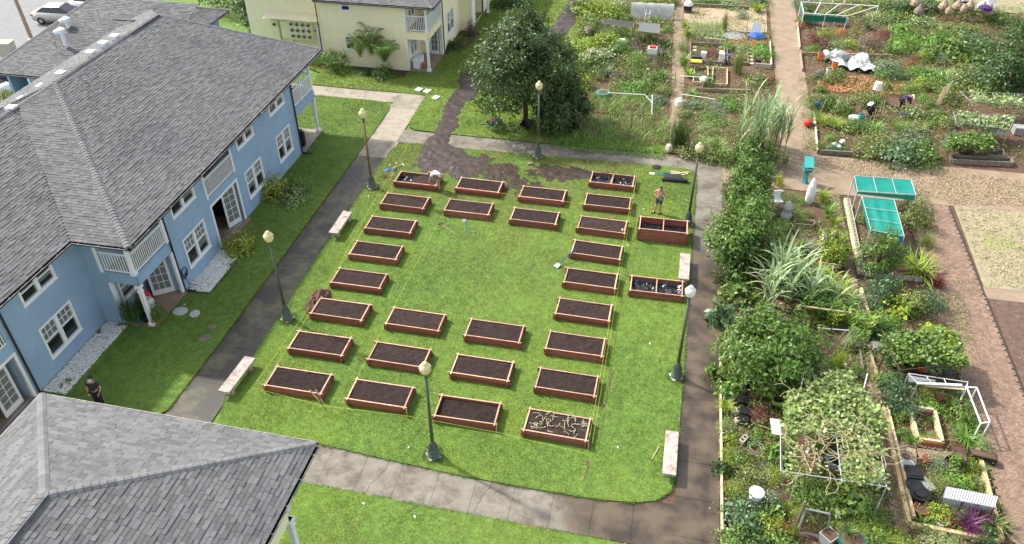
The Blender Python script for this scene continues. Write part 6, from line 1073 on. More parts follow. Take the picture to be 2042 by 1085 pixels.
# corrugated white sheet roof
t = thing('sheet_roof', 'white corrugated sheet roof on thin posts in the near right plot', 'roof', tuple(g(1940, 1000, 0))); c = [g(1886, 970, 1.1), g(1990, 990, 1.1), g(1983, 1012, .75), g(1880, 992, .75)]; nn = 40; mb = MB()
for i in range(nn+1):
    u = i/nn
    for v in (0, 1): p = c[0].lerp(c[1], u).lerp(c[3].lerp(c[2], u), v); p.z += .025*math.cos(i*math.pi); mb.v.append(tuple(p))
for i in range(nn): mb.f.append((2*i, 2*i+2, 2*i+3, 2*i+1)); mb.m.append(0)
ob('sheet', mb.mesh('sheet', M['plastic']), t)
for p in (c[0], c[1], c[2], c[3], c[3].lerp(c[2], .4), c[3].lerp(c[2], .7)): ob('post', MB().tube(dn(p), p, .025).mesh('post', M['rust']), t)
ob('back_panel', MB().add([c[3]+Vector((0, .1, -.02)), c[2]+Vector((0, .1, -.02)), dn(c[2])+Vector((0, .1, .25)), dn(c[3])+Vector((0, .1, .25))], [(0, 1, 2, 3)]).mesh('back_panel', M['tarp']), t)
# white window frames and pipe racks
def frame4(name, label, pts, zs, m, cat, r=.03, extra=()):
    P = [g(*p, z) for p, z in zip(pts, zs)]; return pipes(name, label, [(P[i], P[(i+1) % 4]) for i in range(4)]+[(P[0].lerp(P[1], u), P[3].lerp(P[2], u)) for u in extra]+[(dn(p), p) for p in P], cat, r, m)
frame4('pipe_rack', 'bright white pipe rack at the edge of the brick walk', [(1928, 772), (1948, 773), (1974, 842), (1956, 844)], [1.0]*4, 'plastic', 'rack', .03); frame4('pipe_rack', 'white pipe frame above the raised square bed', [(1812, 745), (1930, 762), (1928, 772), (1830, 765)], [1.0, 1.0, .9, .9], 'pipe', 'frame', .02, (.3, .6))
ob('wall_panel', MB().add([g(1811, 748, 1.0), g(1866, 758, 1.0), g(1866, 765, .75), g(1812, 762, .7)], [(0, 1, 2, 3), (3, 2, 1, 0)]).mesh('wall_panel', M['plastic']), label='white panel hung on the left of the white pipe frame', cat='panel')
for k, (a, b, lb) in enumerate((((1828, 764), (1918, 768), 'long white plank laid on the pipe frame'), ((1845, 769), (1922, 776), 'pale plank below the long white one'))): A, B = g(*a, .95-.1*k), g(*b, .95-.1*k); ob('plank', MB().beam((0, 0, 0), B-A, .1, .04).mesh('plank', M['plastic' if k == 0 else 'pale']), loc=tuple(A), label=lb, cat='plank')
for a, b, z, lb, m, r in (((1588, 609), (1698, 624), 1.0, 'long bamboo pole lying across the plot behind the trees', 'stick', .045), ((1630, 654), (1704, 660), .6, 'white pole across the plot with dead weeds', 'pipe', .025), ((1723, 773), (1730, 745), .8, 'short white pipe leaning at the narrow walk', 'pipe', .03)): A, B = g(*a, z), g(*b, z); ob('pole', MB().tube((0, 0, 0), B-A, r, n=7).mesh('pole', M[m]), loc=tuple(A), label=lb, cat='pole')
for px, py, lb in ((1628, 765, 'leaning white pole at the back of the near trellis'),): A = g(px, py, 1.4); B = g(1609, 715, 1.4); ob('pole', MB().tube((0, 0, 0), B-A, .03, n=7).mesh('pole', M['pipe']), loc=tuple(A), label=lb, cat='pole')
# cone, plastic cover, white chair
ob('plant_cover', MB().lathe([(.22, 0), (.25, .5), (.2, 1.1), (.08, 1.5), (.02, 1.6)], (0, 0, 0), 10).mesh('plant_cover', M['plastic']), loc=tuple(g(1612, 404, 0)), rz=.2, label='tall white cloth cone covering a plant below the teal box', cat='cover'); ob('plant_cover', MB().lathe([(.3, 0), (.42, .25), (.25, .5), (.34, .75), (.2, 1.0), (.1, 1.1)], (0, 0, 0), 6, sx=.8).mesh('plant_cover', M['clear']), loc=tuple(g(1566, 436, 0)), label='cloudy plastic sheet cover right of the upright tree', cat='cover')
t = thing('garden_chair', 'white plastic chair half hidden beside the plastic cover', 'chair', tuple(g(1548, 412, 0)), .4); ob('seat', MB().box((0, 0, .42), (.45, .45, .04)).mesh('seat', M['plastic']), t, world=False); ob('backrest', MB().box((0, .22, .68), (.45, .04, .5)).mesh('backrest', M['plastic']), t, world=False)
for a, b in ((-1, -1), (1, -1), (-1, 1), (1, 1)): ob('leg', MB().box((a*.2, b*.2, .2), (.04, .04, .4)).mesh('leg', M['plastic']), t, world=False)
mb = MB(); [mb.torus((0, 0, .25+.13*k), .3, .012, 16, 4) for k in range(10)]; ob('spiral_support', mb.mesh('spiral_support', M['metal']), loc=tuple(g(1640, 508, 0)), label='silver wire spiral round the small tree', cat='support')
# ------------------------------------------------------------------ garden plants, near plots
NEAR = [
 ('cane:cane', 1545, 605, 175, 3.1, 'tall cane grass with long arching blades between the two larger trees'), ('cane:cane', 1590, 595, 130, 2.6, 'greyish arching cane at the right of the tall clump'),
 ('cane:cane', 1500, 305, 110, 4.3, 'very tall cane leaning over the wide garden walk, left stems'), ('cane:cane', 1530, 290, 95, 3.9, 'very tall cane leaning over the wide garden walk, right stems'), ('upright:dark', 1352, 290, 60, 2.1, 'dark upright reed clump at the end of the verge grass'), ('strap:grass', 1395, 300, 60, 1.1, 'arching grass clump right of the dark reeds'), ('strap:grass', 1430, 303, 56, 1.1, 'second arching grass clump behind the lamp globe'), ('bush:olive', 1380, 312, 50, .8, 'leafy bush under the arching grass clumps'), ('bush:olive', 1420, 318, 50, .8, 'yellowish bush beside the lamp globe by the path'), ('bush:mid', 1450, 322, 50, 1.1, 'green bush at the corner of the top path'), ('ginger:mid', 1552, 330, 36, 1, 'leafy stems at the foot of the leaning cane'),
 ('ginger:bright', 1625, 620, 80, 1.3, 'dense bright green ginger hedge, upper left part'), ('ginger:lime', 1650, 590, 80, 1.3, 'sunlit yellow green ginger, top of the hedge'), ('ginger:bright', 1670, 635, 90, 1.2, 'ginger hedge, middle part over the narrow walk'), ('ginger:lime', 1700, 655, 80, 1.0, 'ginger hedge spilling onto the narrow walk'), ('ginger:mid', 1610, 585, 70, 1.2, 'dark ginger leaves behind the cane'), ('ginger:bright', 1705, 690, 45, .8, 'lowest ginger clump at the narrow walk'),
 ('broad:blue', 1438, 640, 60, 1.0, 'large blue green leaves reaching over the path left of the biggest tree'), ('broad:mid', 1465, 600, 70, 1.2, 'large leaved plant between cane and path'), ('bush:dark', 1462, 560, 70, 1.8, 'dark bush under the rounded tree beside the path'), ('bush:mid', 1455, 520, 50, 1.6, 'green bush trailing below the rounded tree'), ('bush:mid', 1458, 690, 60, 1.1, 'leafy growth under the left of the biggest tree'), ('ginger:mid', 1445, 720, 56, 1.1, 'long leaved plant at the path edge left of the old boards'), ('broad:mid', 1437, 752, 52, .8, 'big leaved spinach like plant by the path'), ('broad:bright', 1448, 785, 50, .7, 'second big leaved plant at the path edge'), ('broad:bright', 1462, 778, 40, .6, 'third big leaved plant next to the hollow block'),
 ('strap:lime', 1448, 815, 44, .5, 'bright strappy herb behind the path kerb'), ('fine:pale', 1447, 850, 40, .35, 'low pale flowering herb along the kerb'), ('tuft:lime', 1455, 875, 40, .35, 'lime green herb patch, upper'), ('fine:lime', 1452, 905, 36, .35, 'lime green herb patch, middle'), ('fine:lime', 1447, 925, 32, .3, 'lime green herb patch, lower'), ('broad:dark', 1437, 938, 38, .5, 'dark glossy plant leaning over the kerb'), ('bush:mid', 1475, 915, 44, .45, 'green vegetable clump beside the wire ring'), ('fine:lime', 1467, 985, 52, .6, 'lime leafy clump above the pinkish bush'), ('bush:olive', 1500, 945, 50, .5, 'olive green herbs round the middle wire ring'), ('fine:rust', 1448, 970, 26, .25, 'reddish low plant at the kerb'), 
 ('fine:lime', 1540, 955, 50, .6, 'bright lime bush left of the trellis foot'), ('broad:bright', 1550, 910, 50, .7, 'bright green leafy plant below the white board'), ('bush:mid', 1560, 920, 46, .5, 'dark green patch at the trellis netting'), ('bush:grey', 1530, 1000, 56, .6, 'grey green shrub right of the white tub'), ('broad:mid', 1548, 1022, 46, .5, 'broad leaved plant below the grey shrub'), ('fine:lime', 1590, 1020, 50, .35, 'low lime edging plant left of the gate'), ('bush:blue', 1480, 1040, 100, .9, 'big blue green bush with pinkish tips by the path corner'), ('bush:mid', 1475, 1085, 90, .8, 'green bush at the lower path corner'), ('bush:lime', 1530, 1060, 66, .6, 'yellow green bush in the bottom plot'), ('bush:mid', 1560, 1090, 70, .7, 'green bush at the bottom edge left of the gate'), ('fine:rust', 1557, 1062, 44, .5, 'reddish seedlings beside the gate'), ('bush:dark', 1510, 1100, 60, .7, 'dark leafy bush at the very bottom'), ('tuft:lime', 1578, 1065, 30, .6, 'small lime plant in a ring by the gate'),
 ('bush:mid', 1640, 1005, 100, .7, 'broad leaf bush under the front of the trellis'), ('broad:mid', 1690, 1010, 90, .6, 'large leaved vine mound inside the trellis front'), ('bush:mid', 1600, 985, 60, .7, 'bushy plant at the left trellis foot'), ('bush:bright', 1725, 1020, 60, .6, 'bright bush at the right trellis foot'), ('fine:mid', 1748, 1035, 50, .6, 'bush with small white flowers at the narrow walk corner'), ('fine:lime', 1690, 1040, 90, .3, 'lime low hedge behind the green barrel'), ('fine:lime', 1750, 1065, 80, .35, 'lime low hedge right of the green barrel'), ('fine:lime', 1790, 1090, 80, .35, 'lime low hedge at the bottom right corner'), ('fine:lime', 1630, 1035, 60, .3, 'lime low hedge above the gate panel'), ('bush:mid', 1740, 1092, 70, .6, 'green plants below the lime hedge'), ('bush:olive', 1620, 960, 80, .4, 'ground foliage below the trellis, left'), ('bush:mid', 1660, 895, 90, .4, 'ground foliage below the trellis, back'), ('strap:lime', 1637, 885, 40, .8, 'strappy plant standing inside the trellis'), ('lobed:mid', 1548, 815, 50, .9, 'papaya like plant below the tall black container'), ('lobed:bright', 1525, 795, 44, .7, 'small lobed leaf plant left of the papaya like one'), ('fine:red', 1518, 830, 50, .3, 'sprawling red weeds on the bare soil'), ('tuft:olive', 1518, 848, 30, .4, 'pale weedy stalk below the red weeds'), ('bush:mid', 1585, 778, 50, .35, 'dark low creeper behind the trellis'), ('tuft:bright', 1510, 862, 26, .2, 'seedling cluster below the red weeds'), ('tuft:bright', 1500, 885, 24, .2, 'seedlings beside the lone hollow block'), ('tuft:bright', 1508, 875, 20, .2, 'second seedlings beside the lone hollow block'), ('tuft:bright', 1540, 870, 22, .25, 'seedlings left of the board post'),
 ('wispy:lime', 1668, 730, 40, 1.1, 'yellow green weedy stand in the middle of the dry plot'), ('wispy:cream', 1690, 690, 60, .8, 'dry pale weeds at the top of the dry plot'), ('bush:mid', 1708, 745, 34, .5, 'green creeper at the lower right of the dry plot'), ('fine:brown', 1640, 700, 60, .35, 'brown dead weeds on the dry plot'), ('broad:yellow', 1615, 640, 40, .5, 'yellowish leaves under the bamboo pole'), ('fine:olive', 1655, 645, 70, .4, 'tangled weeds under the bamboo pole'), ('bush:mid', 1650, 728, 30, .4, 'small bush in the dry plot'),
 # plot below the teal box
 ('tuft:yellow', 1552, 368, 20, 1.0, 'sunflower at the crossing beside the upright tree'), ('fine:mid', 1570, 400, 40, .5, 'feathery green patch above the plastic cover'), ('fine:bright', 1594, 402, 36, .35, 'rounded dark green herb mound left of the white cone'), ('fine:bright', 1598, 440, 32, .4, 'small round herb mound above the wooden tray'), ('strap:lime', 1640, 400, 40, .9, 'bright strappy grass right of the white cone'), ('strap:grass', 1650, 430, 50, 1.0, 'tall strappy clump with white flowers'), ('strap:lime', 1662, 450, 36, .9, 'strappy clump above the small spiral tree'), ('strap:grey', 1602, 505, 64, 1.0, 'greyish grass fountain left of the spiral tree'), ('wispy:lime', 1590, 500, 40, .8, 'yellow green grass below the wooden tray'), ('upright:dark', 1668, 500, 36, .9, 'dark green feathery bush at the foot of the spiral tree'), ('bush:rust', 1637, 522, 30, .35, 'reddish lettuce in the whitish frame'), ('bush:bright', 1655, 520, 40, .4, 'green lettuce in the whitish frame'), ('bush:olive', 1600, 530, 60, .5, 'weedy bush left of the whitish frame'), ('bush:mid', 1560, 460, 40, .7, 'bush below the plastic cover'), ('bush:olive', 1590, 425, 44, .3, 'leafy ground growth below the plastic cover'), ('bush:mid', 1545, 490, 50, .8, 'bush behind the tall cane tops'),
 # canopy plot and plots below
 ('strap:lime', 1830, 545, 108, 1.05, 'big variegated fountain plant at the brick walk'), ('bush:olive', 1820, 450, 60, 1.3, 'bush right of the lower teal canopy'), ('fine:olive', 1815, 415, 56, 1.2, 'bushy growth under the right end of the upper canopy'), ('bush:mid', 1728, 440, 40, .6, 'green growth left of the lower canopy posts'), ('wispy:olive', 1845, 490, 50, 1.0, 'airy weeds between the canopy and the brick walk'), ('strap:dark', 1778, 510, 44, .7, 'dark strappy plant under the lower canopy edge'), ('fine:grey', 1805, 510, 50, .8, 'grey green bush below the canopy corner'), ('bush:blue', 1757, 590, 66, 1.3, 'blue green bush below the block border'), ('bush:grey', 1735, 605, 44, .6, 'low grey green plant beside the narrow walk'), ('bush:blue', 1855, 615, 50, 1.0, 'bluish bush at the brick walk below the fountain plant'), ('bush:olive', 1818, 610, 70, 1.0, 'olive bush between the two bluish bushes'), ('wispy:red', 1868, 570, 44, .8, 'airy mauve flowering bush at the brick walk'), ('wispy:brown', 1870, 645, 50, .5, 'mauve flower patch above the arbour'), ('broad:lime', 1795, 625, 56, .8, 'large bright leaves above the arbour'), ('bush:bright', 1760, 650, 60, .7, 'bright bush left above the arbour'), ('fine:yellow', 1765, 600, 24, .7, 'yellow flowering top beside the blue green bush'), ('bush:dark', 1750, 665, 56, .7, 'darker foliage at the left of the arbour'), ('strap:blue', 1772, 728, 50, 1.1, 'grey blue hanging grass at the arbour left post'), ('strap:grey', 1757, 700, 36, .6, 'weeds at the left edge of the arbour'),
 ('bush:blue', 1790, 815, 70, 1.5, 'tall blue green leafy bush left of the white pipe frame'), ('bush:mid', 1765, 760, 44, .5, 'green plant in a wire ring below the arbour'), ('bush:blue', 1780, 770, 50, .9, 'upper part of the blue green bushes by the narrow walk'), ('bush:lime', 1795, 830, 40, .4, 'yellow green plant left of the white bed frame'), ('fine:yellow', 1845, 785, 36, .5, 'yellow flowering plant below the white planks'), ('fine:olive', 1875, 800, 60, .4, 'olive ground plants below the white planks'), ('broad:red', 1868, 800, 26, .5, 'dark red leaved plant above the white bed frame'), ('rosette:bright', 1895, 815, 34, .7, 'upright green rosette right of the white bed frame'), ('bush:mid', 1912, 838, 56, 1.0, 'dark green bush left of the bright white rack'), ('fine:pale', 1915, 790, 40, .7, 'pale flowering plant at the end of the planks'), ('bush:bright', 1860, 812, 50, .35, 'low bright plants above the white bed frame'), ('bush:bright', 1935, 850, 44, .5, 'bright bush below the white rack'), ('strap:bright', 1925, 880, 80, .6, 'daylily like clump above the black trough'), ('fine:pale', 1955, 895, 44, .5, 'white flowering bush above the black trough'), ('fine:pale', 1912, 858, 36, .35, 'white flower cluster left of the daylily clump'), ('bush:mid', 1800, 870, 40, .5, 'flowering plant left inside the double edging'), ('strap:bright', 1815, 882, 30, .5, 'small agave like plant beside the red bricks'), ('tuft:lime', 1835, 878, 30, .4, 'bright fern in the terracotta trough'), ('tuft:pale', 1830, 845, 18, .25, 'pale seedling in the white bed frame'), ('tuft:grey', 1834, 866, 18, .25, 'grey green cabbage in the white bed frame'), ('tuft:red', 1848, 828, 20, .25, 'purple lettuce in the white bed frame'), ('tuft:mid', 1855, 840, 18, .2, 'green lettuce in the white bed frame'), ('fine:pale', 1862, 872, 30, .2, 'white flowers in the lower bed frame corner'),
 ('fine:grey', 1868, 930, 56, .7, 'grey feathery bush left of the wooden spool'), ('fine:olive', 1868, 985, 60, 1.1, 'feathery olive bush standing before the seed tray'), ('bush:bright', 1905, 965, 66, .5, 'bright nasturtium patch above the white sheet roof'), ('bush:lime', 1935, 962, 44, .35, 'low plants with orange flowers near the sheet roof'), ('fine:orange', 1928, 958, 12, .35, 'small orange flowers by the sheet roof'), ('wispy:cream', 1950, 965, 36, .4, 'dry straw coloured clump by the walk edging'), ('bush:lime', 1935, 935, 30, .5, 'yellow green bush under the black trough'), ('wispy:pale', 1958, 942, 30, .5, 'pale wispy plant below the black trough'),
 ('strap:purple', 1930, 1052, 76, .8, 'striking purple strap leaved plant in the bottom right'), ('strap:purple', 1955, 1035, 56, .7, 'smaller purple plant right of the striking one'), ('fine:pale', 1912, 1030, 34, .5, 'white flowering herb left of the purple plants'), ('fine:pale', 1945, 1060, 36, .3, 'white flowers under the purple plants'), ('strap:olive', 1980, 1050, 80, .6, 'spiky grass clump right of the purple plants'), ('bush:dark', 1965, 1070, 60, .5, 'dark foliage at the bottom right edging'), ('bush:lime', 1862, 1030, 60, .7, 'yellow green bush right of the white rimmed pot'), ('rosette:mid', 1838, 1045, 60, .5, 'broad strappy plant in the edging corner'), ('fine:rust', 1890, 1048, 30, .35, 'reddish flowering plant behind the white pot'), ('bush:mid', 1960, 1012, 44, .5, 'green plants under the right end of the sheet roof'), ('tuft:lime', 1912, 1062, 24, .3, 'little lime plant at the lower edging'), ('fine:pale', 1885, 1090, 80, .4, 'pale weeds outside the bottom edging'), ('bush:mid', 1938, 1010, 46, .4, 'plants below the white sheet roof'), ('wispy:olive', 1985, 1010, 30, .4, 'weeds at the edge of the brick walk by the sheet roof'),
]
for e in NEAR: plant(*e)
# ------------------------------------------------------------------ far plots
FAR = [
 # block north of the verge, left (between the large tree and the plot walk)
 ('bush:pale', 1130, 250, 40, .9, 'bush behind the teal net at the tree edge'), ('bush:lime', 1160, 175, 50, 1.0, 'yellow green bush right of the large tree'), ('fine:olive', 1155, 215, 50, .7, 'weedy bush beside the blue tub'), ('fine:rust', 1168, 200, 26, .5, 'orange tinged plant above the tall weeds'), ('strap:grey', 1210, 150, 44, .9, 'grey green grass mound in the left far plots'), ('fine:brown', 1235, 160, 44, .8, 'brownish mauve bush below the bright round bush'), ('fine:bright', 1270, 130, 44, 1.3, 'bright round bush in the left far plots'), ('fine:brown', 1310, 135, 40, .9, 'brownish bush beside the plot walk'), ('strap:bright', 1318, 155, 40, .9, 'bright strappy plant at the plot walk'), ('bush:bright', 1275, 185, 50, .9, 'bright green bush above the white pipe frame'), ('bush:bright', 1250, 175, 36, .6, 'lower bright bush left of the frame'), ('bush:mid', 1300, 165, 44, .8, 'green bush in the middle of the left far plots'), ('bush:grey', 1310, 205, 40, .6, 'grey green bush right of the white pipe frame'), ('bush:olive', 1325, 185, 40, .6, 'weeds beside the plot walk end'), ('fine:olive', 1230, 180, 40, .5, 'low olive weeds near the blue tub'),
 ('bush:mid', 1165, 140, 62, 1.3, 'dark leafy mass right of the large tree top'), ('bush:lime', 1160, 110, 60, 1.3, 'sunlit leafy mass at the lawn edge'), ('bush:mid', 1195, 125, 60, 1.2, 'shadowed leafy mass under the straw coloured vine'), ('bush:lime', 1205, 90, 60, 1.1, 'bright leafy mass behind the straw coloured vine'), ('bush:bright', 1235, 100, 50, 1.0, 'bright leaves beside the small white tank'), ('bush:mid', 1180, 60, 56, 1.3, 'leafy bush with cream pot at the lawn edge'), ('bush:lime', 1185, 30, 70, 1.4, 'large sunlit bush in the top left plot'), ('bush:lime', 1215, 35, 60, 1.2, 'bright leaves in the top left plot centre'), ('bush:pale', 1235, 20, 60, 1.1, 'pale leafy bush in the top plot'), ('bush:mid', 1160, 22, 50, 1.3, 'green bush at the top lawn edge'), ('wispy:pale', 1210, 78, 54, 1.3, 'pale feathery grass left of the dark shade frame'), ('bush:mid', 1235, 70, 40, .8, 'green plants in the dark shade frame'), ('fine:brown', 1270, 98, 50, .8, 'mauve brown bush right of the white tank'), ('bush:dark', 1320, 98, 36, .8, 'dark bush beside the grey bins'), ('bush:lime', 1295, 12, 44, .9, 'yellow green strappy bush at the top edge'), ('strap:lime', 1300, 8, 40, .9, 'bright strappy plant behind the white tunnel'), ('bush:olive', 1340, 6, 36, .7, 'olive bush at the top of the plot walk'), ('bush:mid', 1250, 45, 36, .9, 'dark leafy plant left of the white tunnel'), ('bush:mid', 1305, 42, 34, .4, 'seedlings in front of the white tunnel'), ('bush:bright', 1330, 62, 26, .5, 'plants in the wooden bed beside the plot walk'), ('bush:mid', 1285, 78, 40, .6, 'plants under the net covered frame'), ('fine:olive', 1190, 155, 40, .6, 'mixed weeds right of the large tree'), ('bush:pale', 1215, 135, 30, .6, 'pale bush in the left far plots'), ('bush:mid', 1265, 150, 40, .6, 'green growth under the bright round bush'), ('bush:mid', 1225, 110, 36, .8, 'leafy filler behind the brown box'), ('bush:lime', 1185, 95, 40, .9, 'yellowish leaves at the left of the straw vine'),
 # centre column of plots
 ('strap:lime', 1372, 70, 36, .8, 'bright strappy clump left of the feathery green patch'), ('strap:lime', 1365, 55, 30, .8, 'yellow strappy clump at the plot walk corner'), ('strap:grass', 1362, 130, 40, 1.2, 'green fountain grass beside the yellow crate'), ('wispy:grass', 1360, 100, 30, .8, 'grassy clump above the fountain grass'), ('rosette:lime', 1373, 152, 36, .7, 'bright yellow green rosette left of the seedling frames'), ('upright:olive', 1443, 62, 14, 1.9, 'tall climbing beans on a pole by the feathery patch'), ('upright:olive', 1470, 145, 26, 2.0, 'tall climbing plant on a pole above the cane'), ('fine:grey', 1479, 35, 24, .8, 'grey green clump on the straw covered plot'), ('strap:lime', 1510, 22, 44, .9, 'yellow green weeds at the corner of the straw plot'), ('bush:bright', 1452, 95, 30, .5, 'green vegetables left of the small frame'), ('bush:pale', 1478, 98, 36, .4, 'pale lettuce row in the small frame'), ('bush:pale', 1483, 115, 24, .3, 'cabbage in the small frame'), ('bush:bright', 1520, 112, 50, .7, 'bright green bush in the planter beside the wide walk'), ('bush:bright', 1515, 98, 36, .6, 'green plants behind the bright planter bush'), ('fine:orange', 1504, 93, 14, .6, 'orange flowers beside the stepping tiles'), ('fine:red', 1418, 108, 44, .25, 'reddish lettuce in the brown bed frame'), ('tuft:lime', 1405, 98, 14, .3, 'lime lettuce in the brown bed frame'), ('fine:rust', 1535, 160, 30, .6, 'orange brown weeds at the wide walk edge'), ('bush:olive', 1510, 165, 56, .6, 'weedy bush behind the leaning cane'), ('bush:mid', 1412, 175, 20, 1.2, 'climbing plant on a dark pole by the white bag'), ('strap:bright', 1380, 190, 34, .5, 'bright broad plant left of the patchy grass'), ('bush:grey', 1385, 212, 34, .5, 'grey weeds above the dark reeds'), ('bush:mid', 1450, 200, 40, .4, 'low crop in the plot left of the cane'), ('bush:mid', 1420, 240, 60, .4, 'bean rows left of the cane'), ('fine:grey', 1430, 215, 60, .4, 'airy seedling rows left of the cane'), ('bush:bright', 1460, 215, 40, .5, 'pumpkin like leaves left of the cane'), ('fine:pale', 1412, 262, 40, .6, 'white flowering peas below the bean rows'), ('bush:olive', 1362, 230, 30, .5, 'leafy plants round the white can'), ('bush:mid', 1395, 155, 30, .4, 'weeds before the left seedling frame'), ('bush:mid', 1390, 8, 40, .5, 'plants at the top behind the board'), ('bush:pale', 1455, 10, 60, .3, 'bright lettuce behind the top board'), ('bush:mid', 1420, 6, 40, .5, 'cabbages at the top behind the board'), ('bush:grey', 1510, 6, 40, .8, 'grey bush at the top by the wide walk'), ('bush:olive', 1375, 140, 26, .4, 'weeds left of the seedling frames'),
 # right blocks
 ('fine:red', 1620, 88, 40, 1.2, 'dark red bush at the left of the flower plot'), ('bush:lime', 1645, 75, 36, .8, 'yellow green bush beside the red bush'), ('fine:brown', 1645, 92, 40, .9, 'brownish purple bush in the flower plot'), ('fine:red', 1650, 98, 22, .8, 'small dark purple bush in the flower plot'), ('fine:bright', 1618, 100, 34, .5, 'round bright herb at the plot corner'), ('bush:pale', 1668, 100, 34, .9, 'pale green bush right of the purple ones'), ('bush:lime', 1690, 92, 36, .6, 'yellow green leaves in the flower plot'), ('fine:orange', 1677, 66, 16, .6, 'orange flowering plant in the flower plot'), ('fine:yellow', 1700, 66, 14, .7, 'yellow flowering plant right of the orange one'), ('fine:brown', 1740, 92, 60, 1.0, 'large mauve brown bush in the flower plot'), ('fine:red', 1762, 75, 36, .8, 'mauve bush behind the large brown one'), ('strap:bright', 1780, 105, 50, 1.0, 'bright strappy clump at the end of the flower plot'), ('bush:bright', 1805, 95, 56, 1.1, 'bright leafy bush right of the strappy clump'), ('bush:bright', 1795, 70, 50, 1.0, 'green bush above the bright leafy one'), ('strap:blue', 1730, 56, 26, .8, 'grey spiky plant by the white frame'), ('bush:pale', 1750, 40, 50, .8, 'leafy clump at the right of the white frame'), ('bush:mid', 1600, 45, 26, .7, 'bush outside the left end of the white frame'), ('fine:rust', 1596, 55, 20, .5, 'orange weeds at the walk beside the white frame'), ('bush:lime', 1690, 30, 24, .6, 'small bright bush inside the white frame'), ('bush:mid', 1610, 20, 36, .6, 'leafy plants inside the left of the white frame'), ('bush:mid', 1655, 28, 40, .7, 'leafy plants inside the middle of the white frame'), ('tuft:lime', 1712, 28, 20, .9, 'small yellow green tree in the white frame'), ('bush:grey', 1600, 12, 40, .8, 'grey green bush at the top beside the walk'),
 ('bush:mid', 1790, 40, 40, .8, 'green bush in the top right plots'), ('bush:dark', 1800, 25, 70, 1.2, 'dark bush at the top right'), ('bush:dark', 1850, 20, 60, 1.1, 'second dark bush at the top right'), ('bush:pale', 1835, 50, 60, .9, 'pale bush among the netted tree tops'), ('bush:mid', 1790, 60, 36, .7, 'green bush near the yellow stakes'), ('bush:mid', 1900, 110, 110, 1.7, 'large dark leafy mound in the right far plots'), ('bush:bright', 1870, 100, 70, 1.6, 'bright left side of the large leafy mound'), ('bush:blue', 1935, 100, 80, 1.5, 'bluish right side of the large leafy mound'), ('bush:mid', 1850, 112, 50, 1.0, 'leafy skirt left of the large mound'), ('strap:lime', 1935, 122, 44, .8, 'bright yellow strappy plants below the large mound'), ('strap:lime', 1955, 112, 36, .7, 'second yellow strappy plants below the mound'), ('wispy:grey', 1875, 125, 44, .9, 'grey green wispy bush below the large mound'), ('fine:rust', 2015, 118, 34, 1.1, 'bronze leaved bush at the right edge'), ('bush:blue', 1985, 120, 40, .8, 'grey blue bush beside the bronze one'), ('bush:mid', 2010, 150, 70, .8, 'leafy mound right edge above the white rail'), ('bush:pale', 1990, 155, 60, .9, 'pale leafy mound right side'), ('bush:olive', 1920, 150, 70, .9, 'olive leafy mound in the middle right'), ('bush:pale', 1900, 160, 60, .9, 'pale growth left of the olive mound'), ('bush:olive', 1950, 170, 80, .8, 'brownish olive growth in the middle right'), ('bush:mid', 1880, 180, 60, .8, 'green growth above the netting fence'), ('bush:bright', 1860, 155, 56, .7, 'bright bush right of the small footpath'), ('fine:lime', 1840, 120, 34, .8, 'lime bush beside the magenta flowers'), ('fine:red', 1822, 122, 20, .6, 'magenta flowering plant by the small footpath'), ('fine:rust', 1812, 132, 34, .5, 'pinkish weeds by the small footpath'), ('bush:bright', 1828, 145, 40, .5, 'bright groundcover right of the small footpath'), ('bush:lime', 1835, 175, 36, .7, 'yellow bush right of the straw hat woman'), ('bush:mid', 1985, 185, 50, .8, 'leafy bush above the right trellises'), ('bush:lime', 1960, 190, 50, .7, 'yellow green leaves above the right trellises'), ('bush:olive', 1890, 200, 50, .8, 'growth between netting and trellis'), ('bush:mid', 1870, 235, 50, .7, 'green growth left of the lower vine trellis'), ('bush:olive', 1890, 250, 44, .7, 'bush at the corner of the lower vine trellis'), ('bush:mid', 1855, 215, 24, .7, 'climbers beside the netting fence'), ('bush:bright', 1842, 200, 30, .5, 'low bright row along the small footpath'), ('bush:bright', 1855, 250, 24, .4, 'lower bright row along the small footpath'),
